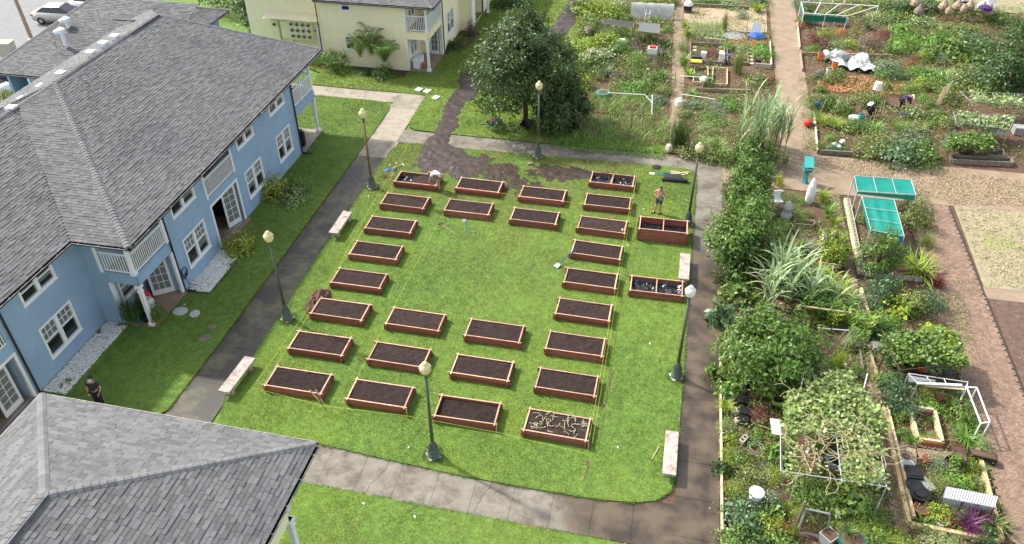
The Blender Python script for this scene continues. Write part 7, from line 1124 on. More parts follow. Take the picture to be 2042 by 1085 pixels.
 ('bush:grey', 1765, 140, 56, .8, 'grey green bush right of the grey tarp'), ('bush:blue', 1780, 155, 50, .7, 'bluish bush with white flowers right of the tarp'), ('bush:mid', 1760, 155, 40, .6, 'green bush above the orange chips'), ('fine:olive', 1800, 150, 40, .7, 'olive bush beside the small footpath'), ('bush:olive', 1668, 152, 34, .7, 'bushy herb above the orange chips'), ('bush:grey', 1632, 155, 24, .8, 'grey plant wound on a dark pole'), ('bush:olive', 1658, 162, 34, .6, 'leafy plant on the orange chips left'), ('bush:mid', 1635, 180, 30, .5, 'small plant at the left of the orange chips'), ('bush:mid', 1768, 178, 20, .7, 'little tree on the right of the orange chips'), ('fine:bright', 1812, 182, 36, .7, 'round bright bush above the straw hat woman'), ('bush:mid', 1630, 212, 40, .9, 'leafy peppers left among bamboo stakes'), ('bush:mid', 1655, 208, 50, .9, 'leafy peppers second among bamboo stakes'), ('bush:mid', 1678, 222, 46, 1.0, 'leafy peppers third among bamboo stakes'), ('bush:olive', 1718, 205, 50, .8, 'leafy bush right of the peppers'), ('bush:mid', 1750, 205, 36, .6, 'leafy bush behind the crouching gardener'), ('bush:pale', 1818, 230, 44, .8, 'pale leafy bush in front of the straw hat woman'), ('strap:lime', 1640, 245, 50, .7, 'yellow green strappy plants at the red bag'), ('strap:lime', 1665, 252, 56, .7, 'second strappy clump along the pepper plot'), ('bush:mid', 1700, 255, 60, .7, 'darker clump along the pepper plot'), ('strap:bright', 1742, 262, 56, .7, 'bright strappy clump below the crouching gardener'), ('wispy:grass', 1795, 258, 60, .8, 'feathery grass mound right of the strappy clumps'), ('strap:olive', 1835, 262, 34, .7, 'yellowish strappy plant by the small footpath'), ('fine:bright', 1625, 232, 26, .5, 'small green bush above the red bag'), ('fine:bright', 1655, 280, 30, .5, 'bright tuft inside the long brown board bed'),
 ('bush:blue', 1790, 318, 90, 1.5, 'dense clipped green hedge block at the crossing, left part'), ('bush:mid', 1835, 318, 80, 1.5, 'dense clipped green hedge block at the crossing, right part'), ('bush:olive', 1730, 308, 70, 1.0, 'loose olive hedge left of the dense block'), ('bush:grey', 1820, 285, 70, 1.0, 'grey green growth behind the dense hedge'), ('bush:olive', 1760, 290, 60, .9, 'growth behind the loose hedge'), ('bush:blue', 1665, 300, 40, .5, 'cabbages with white flowers in the long board bed'), ('bush:mid', 1635, 298, 20, .5, 'weeds at the corner of the long board bed'),
 ('bush:dark', 2030, 70, 50, 1.6, 'dark foliage at the top right edge'), ('bush:mid', 1985, 40, 60, 1.0, 'leafy foliage at the top right'), ('bush:mid', 1915, 25, 44, .8, 'leafy foliage behind the netted tops'), ('bush:mid', 1750, 10, 60, .8, 'leafy foliage top centre right'), ('bush:mid', 1960, 25, 36, .8, 'leafy foliage beside the white tipped tub'), ('bush:olive', 1880, 60, 60, .7, 'yellow green growth under the netted tops'), ('bush:olive', 1920, 62, 60, .7, 'more growth under the netted tops'), ('bush:olive', 1700, 8, 40, .6, 'olive growth at the top behind the white frame'), ('bush:mid', 1825, 75, 50, .7, 'green bush below the left netted top'),
]
for e in FAR: plant(*e)
# weedy ground cover between the plants
def cover(name, pts, dens, m, label, seed, leaf=.1, h=.22):
    r = np.random.default_rng(seed); poly = gp(*pts); P = np.array(poly); a, b = P.min(0), P.max(0); n = int((b[0]-a[0])*(b[1]-a[1])*dens); x = r.uniform(a[0], b[0], n); y = r.uniform(a[1], b[1], n); k = inpoly(x, y, poly) & (fbm(x, y, .8)+r.random(n)*.2 > .55); x, y = x[k], y[k]; n = len(x)
    V, F = leaves(np.c_[x, y, r.random(n)**2*h*(.4+1.6*fbm(x+9, y, 1.1))+.02], np.tile([0, 0, 1.], (n, 1)), leaf, .5, r, .0, .2); return ob(name, npmesh(name, V, F, m), label=label, cat='weeds', kind='stuff')
cover('ground_cover', ((1105, 180), (1340, 180), (1345, 0), (1180, 0)), 170, LM['olive'], 'mixed green weeds covering the ground of the left far plots', 21, .17, .5); cover('ground_cover', ((1350, 300), (1550, 300), (1540, 0), (1360, 0)), 70, LM['olive'], 'mixed weeds on the ground of the centre plots', 22, .14); cover('ground_cover', ((1610, 300), (2042, 330), (2042, 0), (1600, 0)), 105, LM['olive'], 'mixed weeds on the ground of the right far plots', 23, .13, .3)
cover('ground_cover', ((1440, 1085), (1780, 1085), (1740, 690), (1440, 690)), 260, LM['mid'], 'small leafy weeds on the soil of the near left plots', 24, .09); cover('ground_cover', ((1720, 1085), (2000, 1085), (1920, 560), (1700, 560)), 170, LM['olive'], 'small leafy weeds on the soil of the near right plots', 25, .09); cover('ground_cover', ((1540, 540), (1690, 540), (1680, 390), (1540, 380)), 160, LM['mid'], 'small leafy weeds in the plot with the white cone', 26, .1); cover('ground_cover', ((1720, 530), (1850, 540), (1860, 400), (1700, 400)), 110, LM['olive'], 'weeds under and around the teal canopies', 27, .12)
cover('white_flowers', ((1440, 1085), (2000, 1085), (1920, 780), (1440, 780)), 5, LM['flower'], 'tiny white flowers dotted over the near plots', 28, .04, .5); cover('walk_moss', ((1600, 300), (1625, 300), (1605, 130), (1590, 130)), 90, LM['olive'], 'mossy grass strip along the right edge of the wide walk', 29, .1, .08)
# ------------------------------------------------------------------ things in the far plots
def rod(a, b, z, label, m='rust', r=.018, name='pole', cat='pole', group=None):
    """a stick from its foot a to its top b at height z"""
    A, B = g(*a, 0), g(*b, z); return ob(name, MB().tube((0, 0, 0), B-A, r, r*.8, 6).mesh(name, M[m]), loc=tuple(A), label=label, cat=cat, group=group)
A, B = g(1257, 36), g(1341, 40); mb = MB(); d = B-A; nrm = Vector((-d.y, d.x, 0)).normalized(); n = 10
for i in range(15):
    for j in range(n+1): q = j/n*1.9; p = A+d*(i/14)+nrm*(.55-.55*math.cos(q))+Vector((0, 0, 1.15*math.sin(q)+.03*math.sin(i*1.7+j))); mb.v.append(tuple(p))
for i in range(14):
    for j in range(n): mb.f.append((i*(n+1)+j, (i+1)*(n+1)+j, (i+1)*(n+1)+j+1, i*(n+1)+j+1)); mb.m.append(0)
t = thing('plastic_tunnel', 'long white plastic tunnel sheet in the top left plot', 'tunnel', tuple(A)); ob('sheet', mb.mesh('sheet', M['clear'], True), t)
for k in range(4): p = A+d*(k/3); ob('post', MB().tube(p, p+Vector((0, 0, 1.3)), .03).mesh('post', M['lime']), t)
def netframe(label, top, z, m, sides=True):
    P = [g(*p, z) for p in top]; t = thing('netted_shelter', label, 'shade frame', tuple(dn(P[3])))
    ob('net', MB().add(P, [(0, 1, 2, 3)]).mesh('net', M[m]), t)
    for i in range(4): ob('rail', MB().tube(P[i], P[(i+1) % 4], .025, n=6).mesh('rail', M['greywood']), t); ob('post', MB().tube(dn(P[i]), P[i], .03, n=6).mesh('post', M['greywood']), t)
    return t
netframe('dark netted shade frame behind the pale feathery grass', [(1198, 38), (1266, 44), (1262, 54), (1205, 47)], 1.4, 'net'); netframe('grey net covered frame beside the plot walk', [(1276, 44), (1316, 48), (1314, 67), (1274, 62)], 1.2, 'netgrey')
ob('wooden_ladder', MB().beam((0, 0, 0), (.1, .1, 1.1), .05, .03).beam((.35, 0, 0), (.45, .1, 1.1), .05, .03).beam((.03, .03, .35), (.4, .03, .35), .04, .03).beam((.06, .06, .8), (.43, .06, .8), .04, .03).mesh('wooden_ladder', M['plastic']), loc=tuple(g(1284, 46, 0)), label='short white ladder leaning at the plastic tunnel', cat='ladder')
ob('small_tank', MB().lathe([(.1, .02), (.45, .08), (.45, .35), (.3, .48), (.05, .5)], (0, 0, 0), 12, sx=1.1, sy=.7).mesh('small_tank', M['plastic']), loc=tuple(g(1239, 90, .1)), label='white tank lying in the left far plots', cat='tank')
pot(1173, 68, .32, .6, 'cinder', 'cream square pot at the lawn edge', n=4, inner='earth'); ob('brown_box', MB().mm((-.45, -.3, 0), (.45, .3, .6)).mm((-.48, -.33, .6), (.48, .33, .65)).mesh('brown_box', M['bark']), loc=tuple(g(1197, 117, 0)), label='dark brown box under the straw coloured vine', cat='box')
vine('straw coloured dry vine heaped over the brown box', [(1165, 98), (1210, 95), (1225, 110), (1170, 112)], .9, 500, 'cream', 9, .16, .3, .2)
t = thing('storage_bin', 'stacked pale grey bins with a red top beside the plot walk', 'bin', tuple(g(1299, 120, 0))); ob('bin_body', MB().mm((-.32, -.25, 0), (.32, .25, .55)).mesh('bin_body', M['tarp']), t, world=False); ob('bin_body', MB().mm((-.36, -.28, .57), (.36, .28, 1.0)).mesh('bin_body', M['plastic']), t, world=False); ob('lid', MB().mm((-.25, -.2, 1.0), (.25, .2, 1.12)).mesh('lid', M['redp']), t, world=False)
pot(1318, 111, .38, .4, 'blackp', 'black round tub right of the stacked bins', 'tub'); pot(1202, 192, .42, .32, 'tealp', 'pale blue rimmed round tub beside the tall weeds', 'tub', inner='bark', taper=.9, n=20)
pipes('pipe_rail', 'white pipe rail across the back of the tall weeds', [(g(1212, 185, .9), g(1286, 189, .9)), (g(1301, 188, 1.1), g(1300, 233, 0)), (g(1286, 189, .9), g(1302, 207, .5))], 'rail', .03, 'plastic', 'rail'); rod((1218, 183), (1218, 148), 1.0, 'grey post behind the blue tub', 'greywood', .03)
def pfence(label, a, b, a2, b2, n, h):
    A, B, A2, B2 = g(*a, h), g(*b, h), g(*a2, 0), g(*b2, 0); t = thing('pipe_fence', label, 'fence', tuple(dn(A))); ob('rail', MB().tube(A, B, .02).mesh('rail', M['rust']), t)
    for i in range(n): p = A.lerp(B, i/(n-1)); ob('post', MB().tube(dn(p), p, .02).mesh('post', M['rust']), t)
    return t
pfence('rusty pipe fence in the tall weeds near the large tree', (1123, 217), (1218, 227), (1128, 250), (1216, 253), 5, 1.0); pfence('second shorter rusty pipe fence in the tall weeds', (1261, 229), (1306, 231), (1262, 252), (1302, 254), 3, 1.0)
ob('teal_net', MB().add([(0, 0, 0), (.25, .8, 0), (.35, .8, 1.2), (.1, 0, 1.2), (.05, .4, .6)], [(0, 1, 4), (1, 2, 4), (2, 3, 4), (3, 0, 4)]).tube((0, 0, 0), (.1, 0, 1.3), .02).mesh('teal_net', M['teal']), loc=tuple(g(1143, 215, 0)), label='teal net hung at the right edge of the large tree', cat='net')
rod((1338, 228), (1341, 193), 1.1, 'thin dark stake at the end of the plot walk'); ob('water_can', MB().lathe([(.2, 0), (.25, .1), (.25, .45), (.12, .55), (.1, .6)], (0, 0, 0), 10).beam((.15, 0, .3), (.4, 0, .5), .04, .04).mesh('water_can', M['plastic']), loc=tuple(g(1353, 212, 0)), label='white jug hanging by the patchy grass plot', cat='jug')
for a, b, z, lb in (((1357, 151), (1420, 156), .9, 'upper long white pipe in the centre plots'), ((1360, 188), (1426, 198), .6, 'lower long white pipe in the centre plots')): A, B = g(*a, z), g(*b, z); ob('pole', MB().tube((0, 0, 0), B-A, .03, n=6).tube((0, 0, 0), (0, 0, -z), .02, n=5).tube(B-A, B-A+Vector((0, 0, -z)), .02, n=5).mesh('pole', M['plastic']), loc=tuple(A), label=lb, cat='pole')
ob('white_bag', MB().lathe([(.05, 0), (.26, .1), (.3, .25), (.2, .4), (.05, .45)], (0, 0, .3), 9).tube((0, 0, -.4), (0, 0, .35), .02, n=5).mesh('white_bag', M['plastic']), loc=tuple(g(1401, 172, .1)), label='white bag tied on a stake before the seedling frames', cat='bag')
rod((1347, 172), (1347, 142), 1.0, 'pale post at the walk beside the yellow green rosette', 'greywood', .03)
t = thing('barbecue_stand', 'black bin with a white heap on it at the top of the plot walk', 'bin', tuple(g(1371, 24, 0))); ob('bin_body', MB().mm((-.35, -.3, .2), (.35, .3, .6)).mesh('bin_body', M['blackp']), t, world=False); ob('white_heap', MB().lathe([(.38, .6), (.35, .8), (.2, .95), (.02, 1.)], (0, 0, 0), 8).mesh('white_heap', M['plastic']), t, world=False)
for s in (-1, 1): ob('leg', MB().mm((s*.3-.03, -.2, 0), (s*.3+.03, .2, .2)).mesh('leg', M['greyp']), t, world=False)
ob('blue_cloth', MB().lathe([(.75, 0), (.7, .2), (.35, .38), (.02, .42)], (0, 0, 0), 7, sx=1.1, sy=.8).mesh('blue_cloth', M['bluep']), loc=tuple(g(1509, 76, 0)), label='blue tarpaulin bundle by the wide garden walk', cat='tarpaulin'); ob('leaning_panel', MB().beam((0, 0, 0), (.1, .2, .9), .7, .04, 0, (0, 1, 0)).mesh('leaning_panel', M['plastic']), loc=tuple(g(1505, 67, .2)), label='pale panel leaning on the blue bundle', cat='panel')
ob('black_sheet', MB().lathe([(.9, .02), (.88, .05), (.4, .12)], (0, 0, 0), 9, sx=1.1).mesh('black_sheet', M['greyp']), loc=tuple(g(1464, 72, 0)), label='dark sheet on the ground left of the blue bundle', cat='sheet'); chips('straw_mulch', gp((1450, 88), (1535, 90), (1535, 72), (1450, 76)), 2500, M['orange'], 'rusty dead leaves round the blue bundle', .12, seed=9, z=.05)
for a, b, lb in (((1489, 56), (1494, 25), 'left rod of the three by the blue bundle'), ((1517, 54), (1520, 22), 'middle rod of the three by the blue bundle'), ((1523, 78), (1526, 45), 'right rod of the three by the blue bundle')): rod(a, b, 1.3, lb)
ob('yellow_crate', MB().mm((-.4, -.25, 0), (.4, .25, .45)).mesh('yellow_crate', M['blackp']), loc=tuple(g(1388, 123, 0)), label='black crate with a yellow lid at the lettuce bed', cat='crate'); ob('crate_cover', MB().mm((-.42, -.27, 0), (.42, .27, .08)).mesh('crate_cover', M['yellowp']), loc=tuple(g(1388, 123, .45)), label='yellow cover on the black crate', cat='cover')
for px, py, lb in ((1401, 123, 'left white upright planter at the lettuce bed'), (1437, 125, 'right white upright planter at the lettuce bed')): ob('white_planter', MB().mm((-.17, -.17, 0), (.17, .17, .7)).mm((-.2, -.2, .7), (.2, .2, .76)).mesh('white_planter', M['plastic']), loc=tuple(g(px, py, 0)), label=lb, cat='planter')
for k, (px, py) in enumerate(((1495, 98), (1496, 106), (1496.5, 113), (1497, 120), (1498, 127), (1384, 94), (1384, 101), (1439, 95), (1440, 103))): ob('stepping_tile', MB().box((0, 0, .02), (.36, .36, .05)).mesh('stepping_tile', M['pale']), loc=tuple(g(px, py, 0)), label=['tile nearest the orange flowers', 'second tile of the small row', 'middle tile of the small row', 'fourth tile of the small row', 'lowest tile of the small row', 'upper tile left in the lettuce bed', 'lower tile left in the lettuce bed', 'upper tile right of the lettuce', 'lower tile right of the lettuce'][k], cat='tile', group='pale stepping tiles')
pot(1511, 128, .25, .4, 'blackp', 'black pot left of the planter beside the wide walk'); pot(1452, 115, .17, .25, 'bluep', 'small blue ball pot in the small frame', hollow=False)
# white frame house with green boards
c = [g(1603, 26, 1.2), g(1690, 32, 1.2), g(1752, 12, 1.2), g(1598, 4, 1.2)]; pipes('frame_house', 'white framed growing stand with green boards at the top of the wide walk', [(c[i], c[(i+1) % 4]) for i in range(4)]+[(c[0].lerp(c[1], u), c[3].lerp(c[2], u)) for u in (.25, .5, .75)]+[(dn(p), p) for p in c]+[(dn(c[0].lerp(c[1], .5)), c[0].lerp(c[1], .5))]+[(c[3].lerp(c[2], u)+Vector((0, 0, 0)), c[3].lerp(c[2], u)+Vector((0, 0, .9))) for u in (.1, .25, .4, .55)], 'frame', .035, 'plastic')
for a, b, lb in ((c[0], c[1], 'green board under the front of the white frame'), (c[0], c[3], 'green board under the left side of the white frame')): A, B = a-Vector((0, 0, .35)), b-Vector((0, 0, .35)); ob('green_board', MB().beam((0, 0, 0), B-A, .04, .45).mesh('green_board', M['greenp']), loc=tuple(A), label=lb, cat='board')
pot(1625, 44, .32, .5, 'tealp', 'aqua bucket hanging in front of the green board', 'bucket', z=.2); pot(1667, 46, .28, .45, 'tarp', 'left pale bucket before the green board', 'bucket', z=.2); pot(1682, 47, .28, .45, 'tarp', 'right pale bucket before the green board', 'bucket', z=.2); ob('sign_board', MB().box((0, 0, 1.2), (.65, .04, .4)).tube((0, .02, 0), (0, .02, 1.2), .03, n=5).mesh('sign_board', M['woodtop']), loc=tuple(g(1673, 24, 0)), label='blank pinkish board standing inside the white frame', cat='board')
# tarp
P = gp((1640, 106), (1716, 110), (1744, 138), (1738, 149), (1682, 142), (1636, 120)); x0, y0 = np.array(P).min(0); x1, y1 = np.array(P).max(0); nx, ny = 46, 34; X, Y = np.meshgrid(np.linspace(x0, x1, nx), np.linspace(y0, y1, ny), indexing='ij'); ins = inpoly(X.ravel(), Y.ravel(), P).reshape(nx, ny); Z_ = .08+np.abs(fbm(X, Y*.6, 1.1, 4)-.5)*1.3; i = np.arange(nx*ny).reshape(nx, ny); F = np.stack([i[:-1, :-1], i[1:, :-1], i[1:, 1:], i[:-1, 1:]], -1)[ins[:-1, :-1]]
V = np.stack([X, Y, Z_], -1).reshape(-1, 3); used, inv = np.unique(F, return_inverse=True); ob('grey_tarpaulin', npmesh('grey_tarpaulin', V[used], inv.reshape(F.shape), M['tarp']), label='crumpled silver grey tarpaulin spread over the upper right plot', cat='tarpaulin')
ob('black_sack', MB().lathe([(.5, 0), (.6, .2), (.45, .45), (.1, .6)], (0, 0, 0), 8, sx=1.2, sy=.8).mesh('black_sack', M['greyp']), loc=tuple(g(1676, 117, .2)), label='dark full sack on the grey tarpaulin', cat='sack'); pot(1635, 119, .24, .5, 'orangep', 'orange bucket at the left end of the tarpaulin', 'bucket'); pot(1663, 138, .24, .5, 'orangep', 'orange bucket below the tarpaulin edge', 'bucket', z=.1); pot(1652, 150, .24, .5, 'plastic', 'white bucket left of the olive herb', 'bucket')
for a, b, lb in (((1637, 167), (1648, 130), 'dark leaning rod left of the orange chips'), ((1704, 169), (1713, 137), 'dark leaning rod in the middle of the orange chips'), ((1771, 172), (1781, 144), 'dark leaning rod right of the orange chips'), ((1739, 200), (1748, 176), 'rod carrying the upturned white bucket')): rod(a, b, 1.35, lb, 'rust', .025)
ob('bucket', MB().lathe([(.28, 0), (.22, .5), (.0, .51)], (0, 0, 0), 14).mesh('bucket', M['plastic']), loc=tuple(g(1749, 178, .95)), label='white bucket upturned on a rod over the orange chips', cat='bucket')
ST = [((1625.6, 206), (1628, 188)), ((1636, 205), (1639, 187)), ((1636.7, 224), (1647.7, 198)), ((1664, 218), (1677, 192)), ((1668, 222), (1674, 203)), ((1686.5, 226), (1690.6, 194)), ((1710.6, 225), (1714, 207)), ((1715.5, 217), (1720, 201)), ((1739, 212), (1741, 201)), ((1755, 220), (1761, 199)), ((1760, 228), (1765, 201)), ((1724, 237), (1729, 223)), ((1736, 239), (1742, 224)), ((1743, 239), (1747, 219)), ((1764, 234), (1765, 225))]
for k, (a, b) in enumerate(ST): rod(a, b, 1.0, 'pale bamboo stake in the pepper plot, number %s from the left' % ['one', 'two', 'three', 'four', 'five', 'six', 'seven', 'eight', 'nine', 'ten', 'eleven', 'twelve', 'thirteen', 'fourteen', 'fifteen'][k] if k not in (11, 12, 13) else ['stake just left of the crouching gardener', 'stake in front of the crouching gardener', 'stake right before the crouching gardener'][k-11], 'pale', .028, 'stake', 'stake', 'bamboo stakes of the pepper plot')
ob('patterned_bag', MB().lathe([(.15, 0), (.3, .15), (.3, .35), (.15, .5)], (0, 0, 0), 9).mesh('patterned_bag', M['bluep']), loc=tuple(g(1630, 215, 0)), label='round bluish bag under the left stakes', cat='bag'); pot(1717, 238, .22, .35, 'tealp', 'aqua blue tub before the crouching gardener', 'tub'); ob('white_cloth', MB().lathe([(.35, 0), (.3, .12), (.05, .2)], (0, 0, 0), 7, sx=1.3).mesh('white_cloth', M['plastic']), loc=tuple(g(1704, 235, 0)), label='white cloth heap left of the aqua tub', cat='cloth')
ob('red_bag', MB().lathe([(.18, 0), (.27, .15), (.24, .38), (.08, .48)], (0, 0, 0), 10).mesh('red_bag', M['redp']), loc=tuple(g(1610, 252, 0)), label='round red bag at the edge of the wide walk', cat='bag'); ob('black_bag', MB().lathe([(.25, 0), (.3, .1), (.15, .25)], (0, 0, 0), 8, sx=1.3).mesh('black_bag', M['blackp']), loc=tuple(g(1620, 254, 0)), label='black bag lying beside the round red one', cat='bag')
t = thing('folding_stool', 'dark stool with white feet right of the straw hat woman', 'stool', tuple(g(1798, 237, 0))); ob('seat', MB().box((0, 0, .42), (.5, .4, .05)).mesh('seat', M['slate']), t, world=False); [ob('leg', MB().tube((s*.22, -.18, 0), (-s*.15, .15, .42), .02, n=5).mesh('leg', M['pipe']), t, world=False) for s in (-1, 1)]
for k, (px, py) in enumerate(((1818, 31), (1825, 48), (1874, 38), (1884, 48), (1901, 38), (1914, 44), (1925, 39), (1951, 42), (1963, 48))):
    t = thing('net_hood', ['first pale net hood left of the pale bush', 'net hood on a dark stem below the first', 'net hood at the right side of the pale bush', 'low net hood below it', 'wide net hood left of the dark stand', 'small pointed net hood in the row', 'round net hood right of the dark stand', 'net hood under the white tipped tub', 'rightmost net hood by the dark bush'][k], 'net hood', tuple(g(px, py, 0)), 0, 'net hoods over fruit tops'); s = 1 if k not in (3, 5) else .7
    ob('net', MB().lathe([(.25*s, .75), (.42*s, .95), (.38*s, 1.2), (.15*s, 1.5), (.02, 1.75*s)], (0, 0, 0), 9).mesh('net', M['greywood' if k in (1,) else 'oldwood']), t, world=False); ob('stem', MB().tube((0, 0, 0), (0, 0, .9), .03, n=5).mesh('stem', M['rust']), t, world=False)
ob('tipped_tub', MB().tube((0, 0, .5), (.6, -.5, 1.1), .42, .5, 12).mesh('tipped_tub', M['plastic']), loc=tuple(g(1950, 28, .3)), label='big white tub tipped towards the camera in the far corner plot', cat='tub'); ob('tub_cloth', MB().lathe([(.55, 0), (.5, .2), (.2, .3)], (0, 0, 0), 9).mesh('tub_cloth', M['purple']), loc=tuple(g(1964, 18, 1.3)), label='purple cloth draped behind the tipped white tub', cat='cloth')
t = thing('dark_stand', 'dark metal stand with pale panels behind the net hoods', 'stand', tuple(g(1913, 25, 0))); ob('frame', MB().mm((-.7, -.3, .9), (.7, .3, 1.0)).mesh('frame', M['blackp']), t, world=False); ob('panel', MB().mm((-.1, -.25, 1.0), (.7, .25, 1.15)).mesh('panel', M['tarp']), t, world=False); [ob('leg', MB().tube((sx*.65, sy*.25, 0), (sx*.65, sy*.25, .9), .03, n=5).mesh('leg', M['blackp']), t, world=False) for sx in (-1, 1) for sy in (-1, 1)]
for k in range(3): rod((1803+4*k, 40), (1806+4*k, 24+3*k), 1.0, ['left', 'middle', 'right'][k]+' one of three yellow stakes in the top right plots', 'yellowp', .04, 'stake', 'stake')
for a, b, lb in (((1966, 126), (1986, 122), 'short white rail above the pale mound'), ((2023, 127), (2042, 129), 'white rail cut by the right picture edge')): A, B = g(*a, .5), g(*b, .5); ob('rail_pipe', MB().tube((0, 0, 0), B-A, .05, n=7).mesh('rail_pipe', M['plastic']), loc=tuple(A), label=lb, cat='rail')
def vtrellis(label, top, z, bars, m='pipe'):
    P = [g(*p, z) for p in top]; return pipes('vine_rack', label, [(P[i], P[(i+1) % 4]) for i in range(4)]+[(P[3].lerp(P[2], i/bars), P[0].lerp(P[1], i/bars)) for i in range(1, bars)]+[(dn(p), p) for p in P], 'trellis', .018, 'metal', 'bar')
vtrellis('upper flat trellis of grey bars at the right edge', [(1914, 182), (2045, 188), (2045, 210), (1936, 202)], 1.4, 6); vtrellis('lower flat trellis with a ladder like front bar at the right edge', [(1901, 223), (2025, 232), (2013, 258), (1907, 244)], 1.4, 7)
vine('pale vine spread on the upper flat trellis', [(1935, 186), (2045, 190), (2045, 208), (1945, 202)], 1.4, 900, 'pale', 10, .18, .3, .35); vine('pale green vine spread on the lower flat trellis', [(1905, 224), (2022, 232), (2005, 254), (1915, 242)], 1.35, 1500, 'pale', 11, .18, .4, .25); vine('dark leafy vine roof above the two small bed boxes', [(1893, 264), (1975, 266), (1986, 290), (1890, 290)], 1.1, 1900, 'mid', 12, .17, .5, .1)
for a, b, lb in (((1990, 210), (2024, 190), 'upper slanting white strut under the upper flat trellis'), ((1995, 214), (2012, 200), 'lower slanting white strut under the upper flat trellis')): A, B = g(*a, .5), g(*b, 1.4); ob('strut', MB().tube((0, 0, 0), B-A, .04, n=6).mesh('strut', M['pale']), loc=tuple(A), label=lb, cat='strut')
t = thing('netting_fence', 'tall brown netting fence panel on pale posts left of the trellises', 'fence', tuple(g(1862, 217, 0))); A, B = g(1862, 217), g(1878, 205)
for k in range(4): p = A.lerp(B, k/3); ob('post', MB().tube(p, p+Vector((.25, .1, 1.6)), .03, n=6).mesh('post', M['pale']), t)
mb = MB(); [mb.tube(A.lerp(B, k/14), A.lerp(B, k/14)+Vector((.25, .1, 1.5)), .006, n=4) for k in range(15)]; [mb.tube(A+Vector((.17*k/9, 0, .15*k+.1)), B+Vector((.17*k/9, 0, .15*k+.1)), .006, n=4) for k in range(9)]; ob('netting', mb.mesh('netting', M['deadstem']), t, kind='stuff')
ob('white_triangle', MB().add([(0, 0, 0), (.5, -.1, 0), (.1, .05, .9), (.3, .4, .1)], [(0, 1, 2), (1, 3, 2), (3, 0, 2)]).mesh('white_triangle', M['plastic']), loc=tuple(g(1876, 292, 0)), label='white triangular sheet left of the leafy vine roof', cat='sheet'); ob('grey_bin', MB().mm((-.3, -.3, 0), (.3, .3, .5)).mesh('grey_bin', M['greyp']), loc=tuple(g(2028, 266, 0)), label='grey bin under the lower flat trellis', cat='bin'); ob('table_top', MB().mm((-.7, -.35, .5), (.7, .35, .56)).tube((-.5, 0, 0), (-.5, 0, .5), .03).tube((.5, 0, 0), (.5, 0, .5), .03).mesh('table_top', M['tarp']), loc=tuple(g(1972, 276, 0)), label='low grey table between trellis and leafy roof', cat='table')
rod((2010, 312), (2028, 262), 1.5, 'dark leaning rod at the low bed frames', 'rust', .02); rod((1702, 128), (1706, 105), .9, 'thin rod in the upper right plot'); ob('brick_piece', MB().box((0, 0, .1), (.5, .25, .18)).mesh('brick_piece', M['orangep']), loc=tuple(g(1690, 106, 0)), label='orange block beside the hollow block', cat='brick')
for k, (px, py) in enumerate(((1664, 292), (1672, 297), (1679, 286))): ob('white_shell', MB().lathe([(.02, 0), (.2, .1), (.14, .22), (.02, .26)], (0, 0, 0), 7).mesh('white_shell', M['plastic']), loc=tuple(g(px, py, .1)), label=['left white cloth flower in the long board bed', 'lower white cloth flower in the long board bed', 'right white cloth flower in the long board bed'][k], cat='ornament')
ob('pale_rock', MB().lathe([(.25, 0), (.3, .2), (.2, .45), (.05, .5)], (0, 0, 0), 6, sx=.8).mesh('pale_rock', M['cinder']), loc=tuple(g(1333, 302, 0)), rz=.4, label='pale upright stone at the end of the verge grass', cat='stone'); ob('grey_sack', MB().lathe([(.2, 0), (.28, .3), (.2, .7), (.03, .8)], (0, 0, 0), 8).mesh('grey_sack', M['clear']), loc=tuple(g(1532, 322, 0)), label='grey plastic cover right of the small yellowish tree', cat='cover')
ob('worn_stone', MB().lathe([(.3, 0), (.28, .15), (.1, .2)], (0, 0, 0), 6).mesh('worn_stone', M['cinder']), loc=tuple(g(1745, 692, 0)), label='pale stone beside the narrow walk', cat='stone')
for px, py, lb in ((1879, 1066, 'left pink stone at the bottom edging'), (1890, 1064, 'right pink stone at the bottom edging')): ob('pink_stone', MB().box((0, 0, .08), (.3, .22, .16), .4).mesh('pink_stone', M['slab']), loc=tuple(g(px, py, 0)), label=lb, cat='stone')
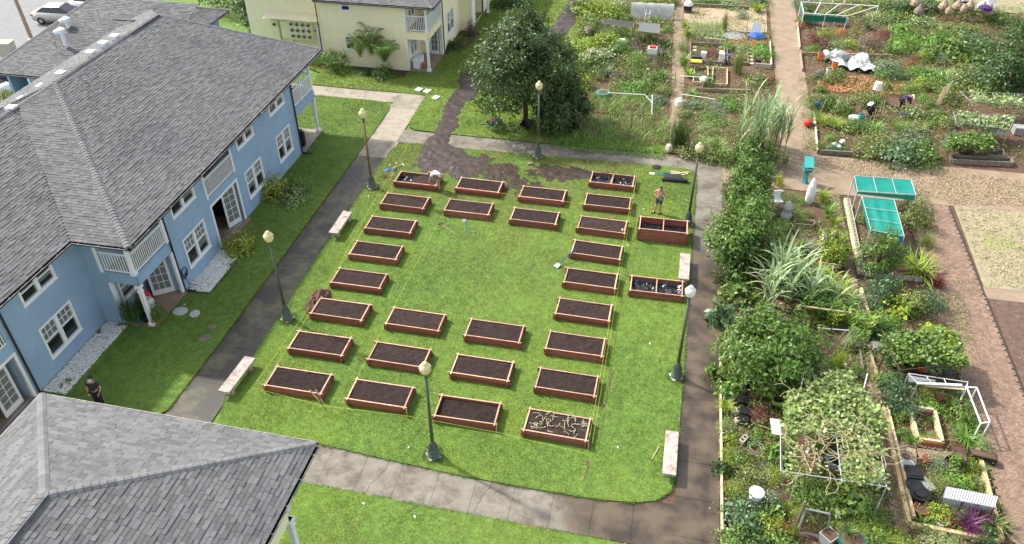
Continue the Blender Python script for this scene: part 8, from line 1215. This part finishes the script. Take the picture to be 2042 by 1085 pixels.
# ------------------------------------------------------------------ parking lot
def car(x, y, rz, m, label):
    t = thing('parked_car', label, 'car', (x, y, 0), rz, 'cars in the parking lot'); mb = MB(); st = [(-2.25, .45, .72, .70), (-2.15, .3, .92, .82), (-1.5, .22, .98, .9), (0, .2, .93, .92), (1.2, .22, .90, .9), (1.95, .3, .78, .84), (2.25, .42, .62, .66)]
    for x_, zb, zt, w in st: mb.v += [(x_, -w*.92, zb), (x_, -w, (zb+zt)/2), (x_, -w*.88, zt), (x_, 0, zt+.05), (x_, w*.88, zt), (x_, w, (zb+zt)/2), (x_, w*.92, zb)]
    for i in range(6):
        for j in range(7): mb.f.append((i*7+j, (i+1)*7+j, (i+1)*7+(j+1) % 7, i*7+(j+1) % 7)); mb.m.append(0)
    mb.f += [tuple(range(7)), tuple(range(42, 49))[::-1]]; mb.m += [0, 0]; ob('body', mb.mesh('body', m, True), t, world=False)
    c = [(-1.85, -.72, .94), (1.25, -.74, .92), (1.25, .74, .92), (-1.85, .72, .94), (-1.05, -.55, 1.4), (.35, -.56, 1.42), (.35, .56, 1.42), (-1.05, .55, 1.4)]; ob('glasshouse', MB().add(c, [(0, 1, 5, 4), (1, 2, 6, 5), (2, 3, 7, 6), (3, 0, 4, 7)]).mesh('glasshouse', M['glass']), t, world=False); ob('roof', MB().add([(-1.1, -.56, 1.40), (.4, -.57, 1.42), (.4, .57, 1.42), (-1.1, .56, 1.40), (-1.0, -.45, 1.46), (.3, -.46, 1.47), (.3, .46, 1.47), (-1.0, .45, 1.46)], [(4, 5, 6, 7), (0, 1, 5, 4), (1, 2, 6, 5), (2, 3, 7, 6), (3, 0, 4, 7)]).mesh('roof', m), t, world=False)
    for s in (-1, 1):
        ob('pillar', MB().beam((-.35, s*.66, .95), (-.35, s*.565, 1.41), .07, .03).mesh('pillar', m), t, world=False)
        for x_ in (-1.4, 1.4): w = ob('wheel', MB().tube((x_, s*.72, .32), (x_, s*.9, .32), .32, n=18).mesh('wheel', M['tyre']), t, world=False); ob('rim', MB().tube((x_, s*.85, .32), (x_, s*.912, .32), .2, .16, 10).mesh('rim', M['metal']), w, world=False)
        ob('tail_light', MB().box((-2.17, s*.66, .78), (.12, .3, .13)).mesh('tail_light', M['redp']), t, world=False); ob('headlight', MB().box((2.12, s*.62, .62), (.2, .26, .12)).mesh('headlight', M['clear']), t, world=False)
    return t
car(-44.9, 28.2, R(8), M['cars'], 'silver sedan parked left of the grey roofs'); car(-43.6, 31.3, R(8), M['carw'], 'white sedan half hidden behind the silver one'); car(-41.3, 16.9, R(178), M['carb'], 'dark navy car at the left picture edge'); car(-41.2, 14.1, R(178), M['carw'], 'white car parked next to the navy one')
t = thing('light_pole', 'tall tan pole standing in the parking lot', 'pole', tuple(g(64, 80, 0))); ob('pole', MB().tube((0, 0, 0), (-.6, .3, 9), .16, .1, 10).mesh('pole', M['oldwood']), t, world=False); ob('pole_base', MB().lathe([(.3, 0), (.3, .15), (.18, .2)], (0, 0, 0), 12).mesh('pole_base', M['kerb']), t, world=False)
t = thing('utility_box', 'beige utility box at the parking lot edge', 'utility box', tuple(g(20, 112, 0)), R(10)); ob('body', MB().mm((-.5, -.4, 0), (.5, .4, 1.1)).mesh('body', M['cinder']), t, world=False); ob('lid', MB().mm((-.54, -.44, 1.1), (.54, .44, 1.16)).mesh('lid', M['lime']), t, world=False)
plant('ball:olive', 18, 212, 70, 1.2, 'clipped hedge at the left picture edge beside the roof')
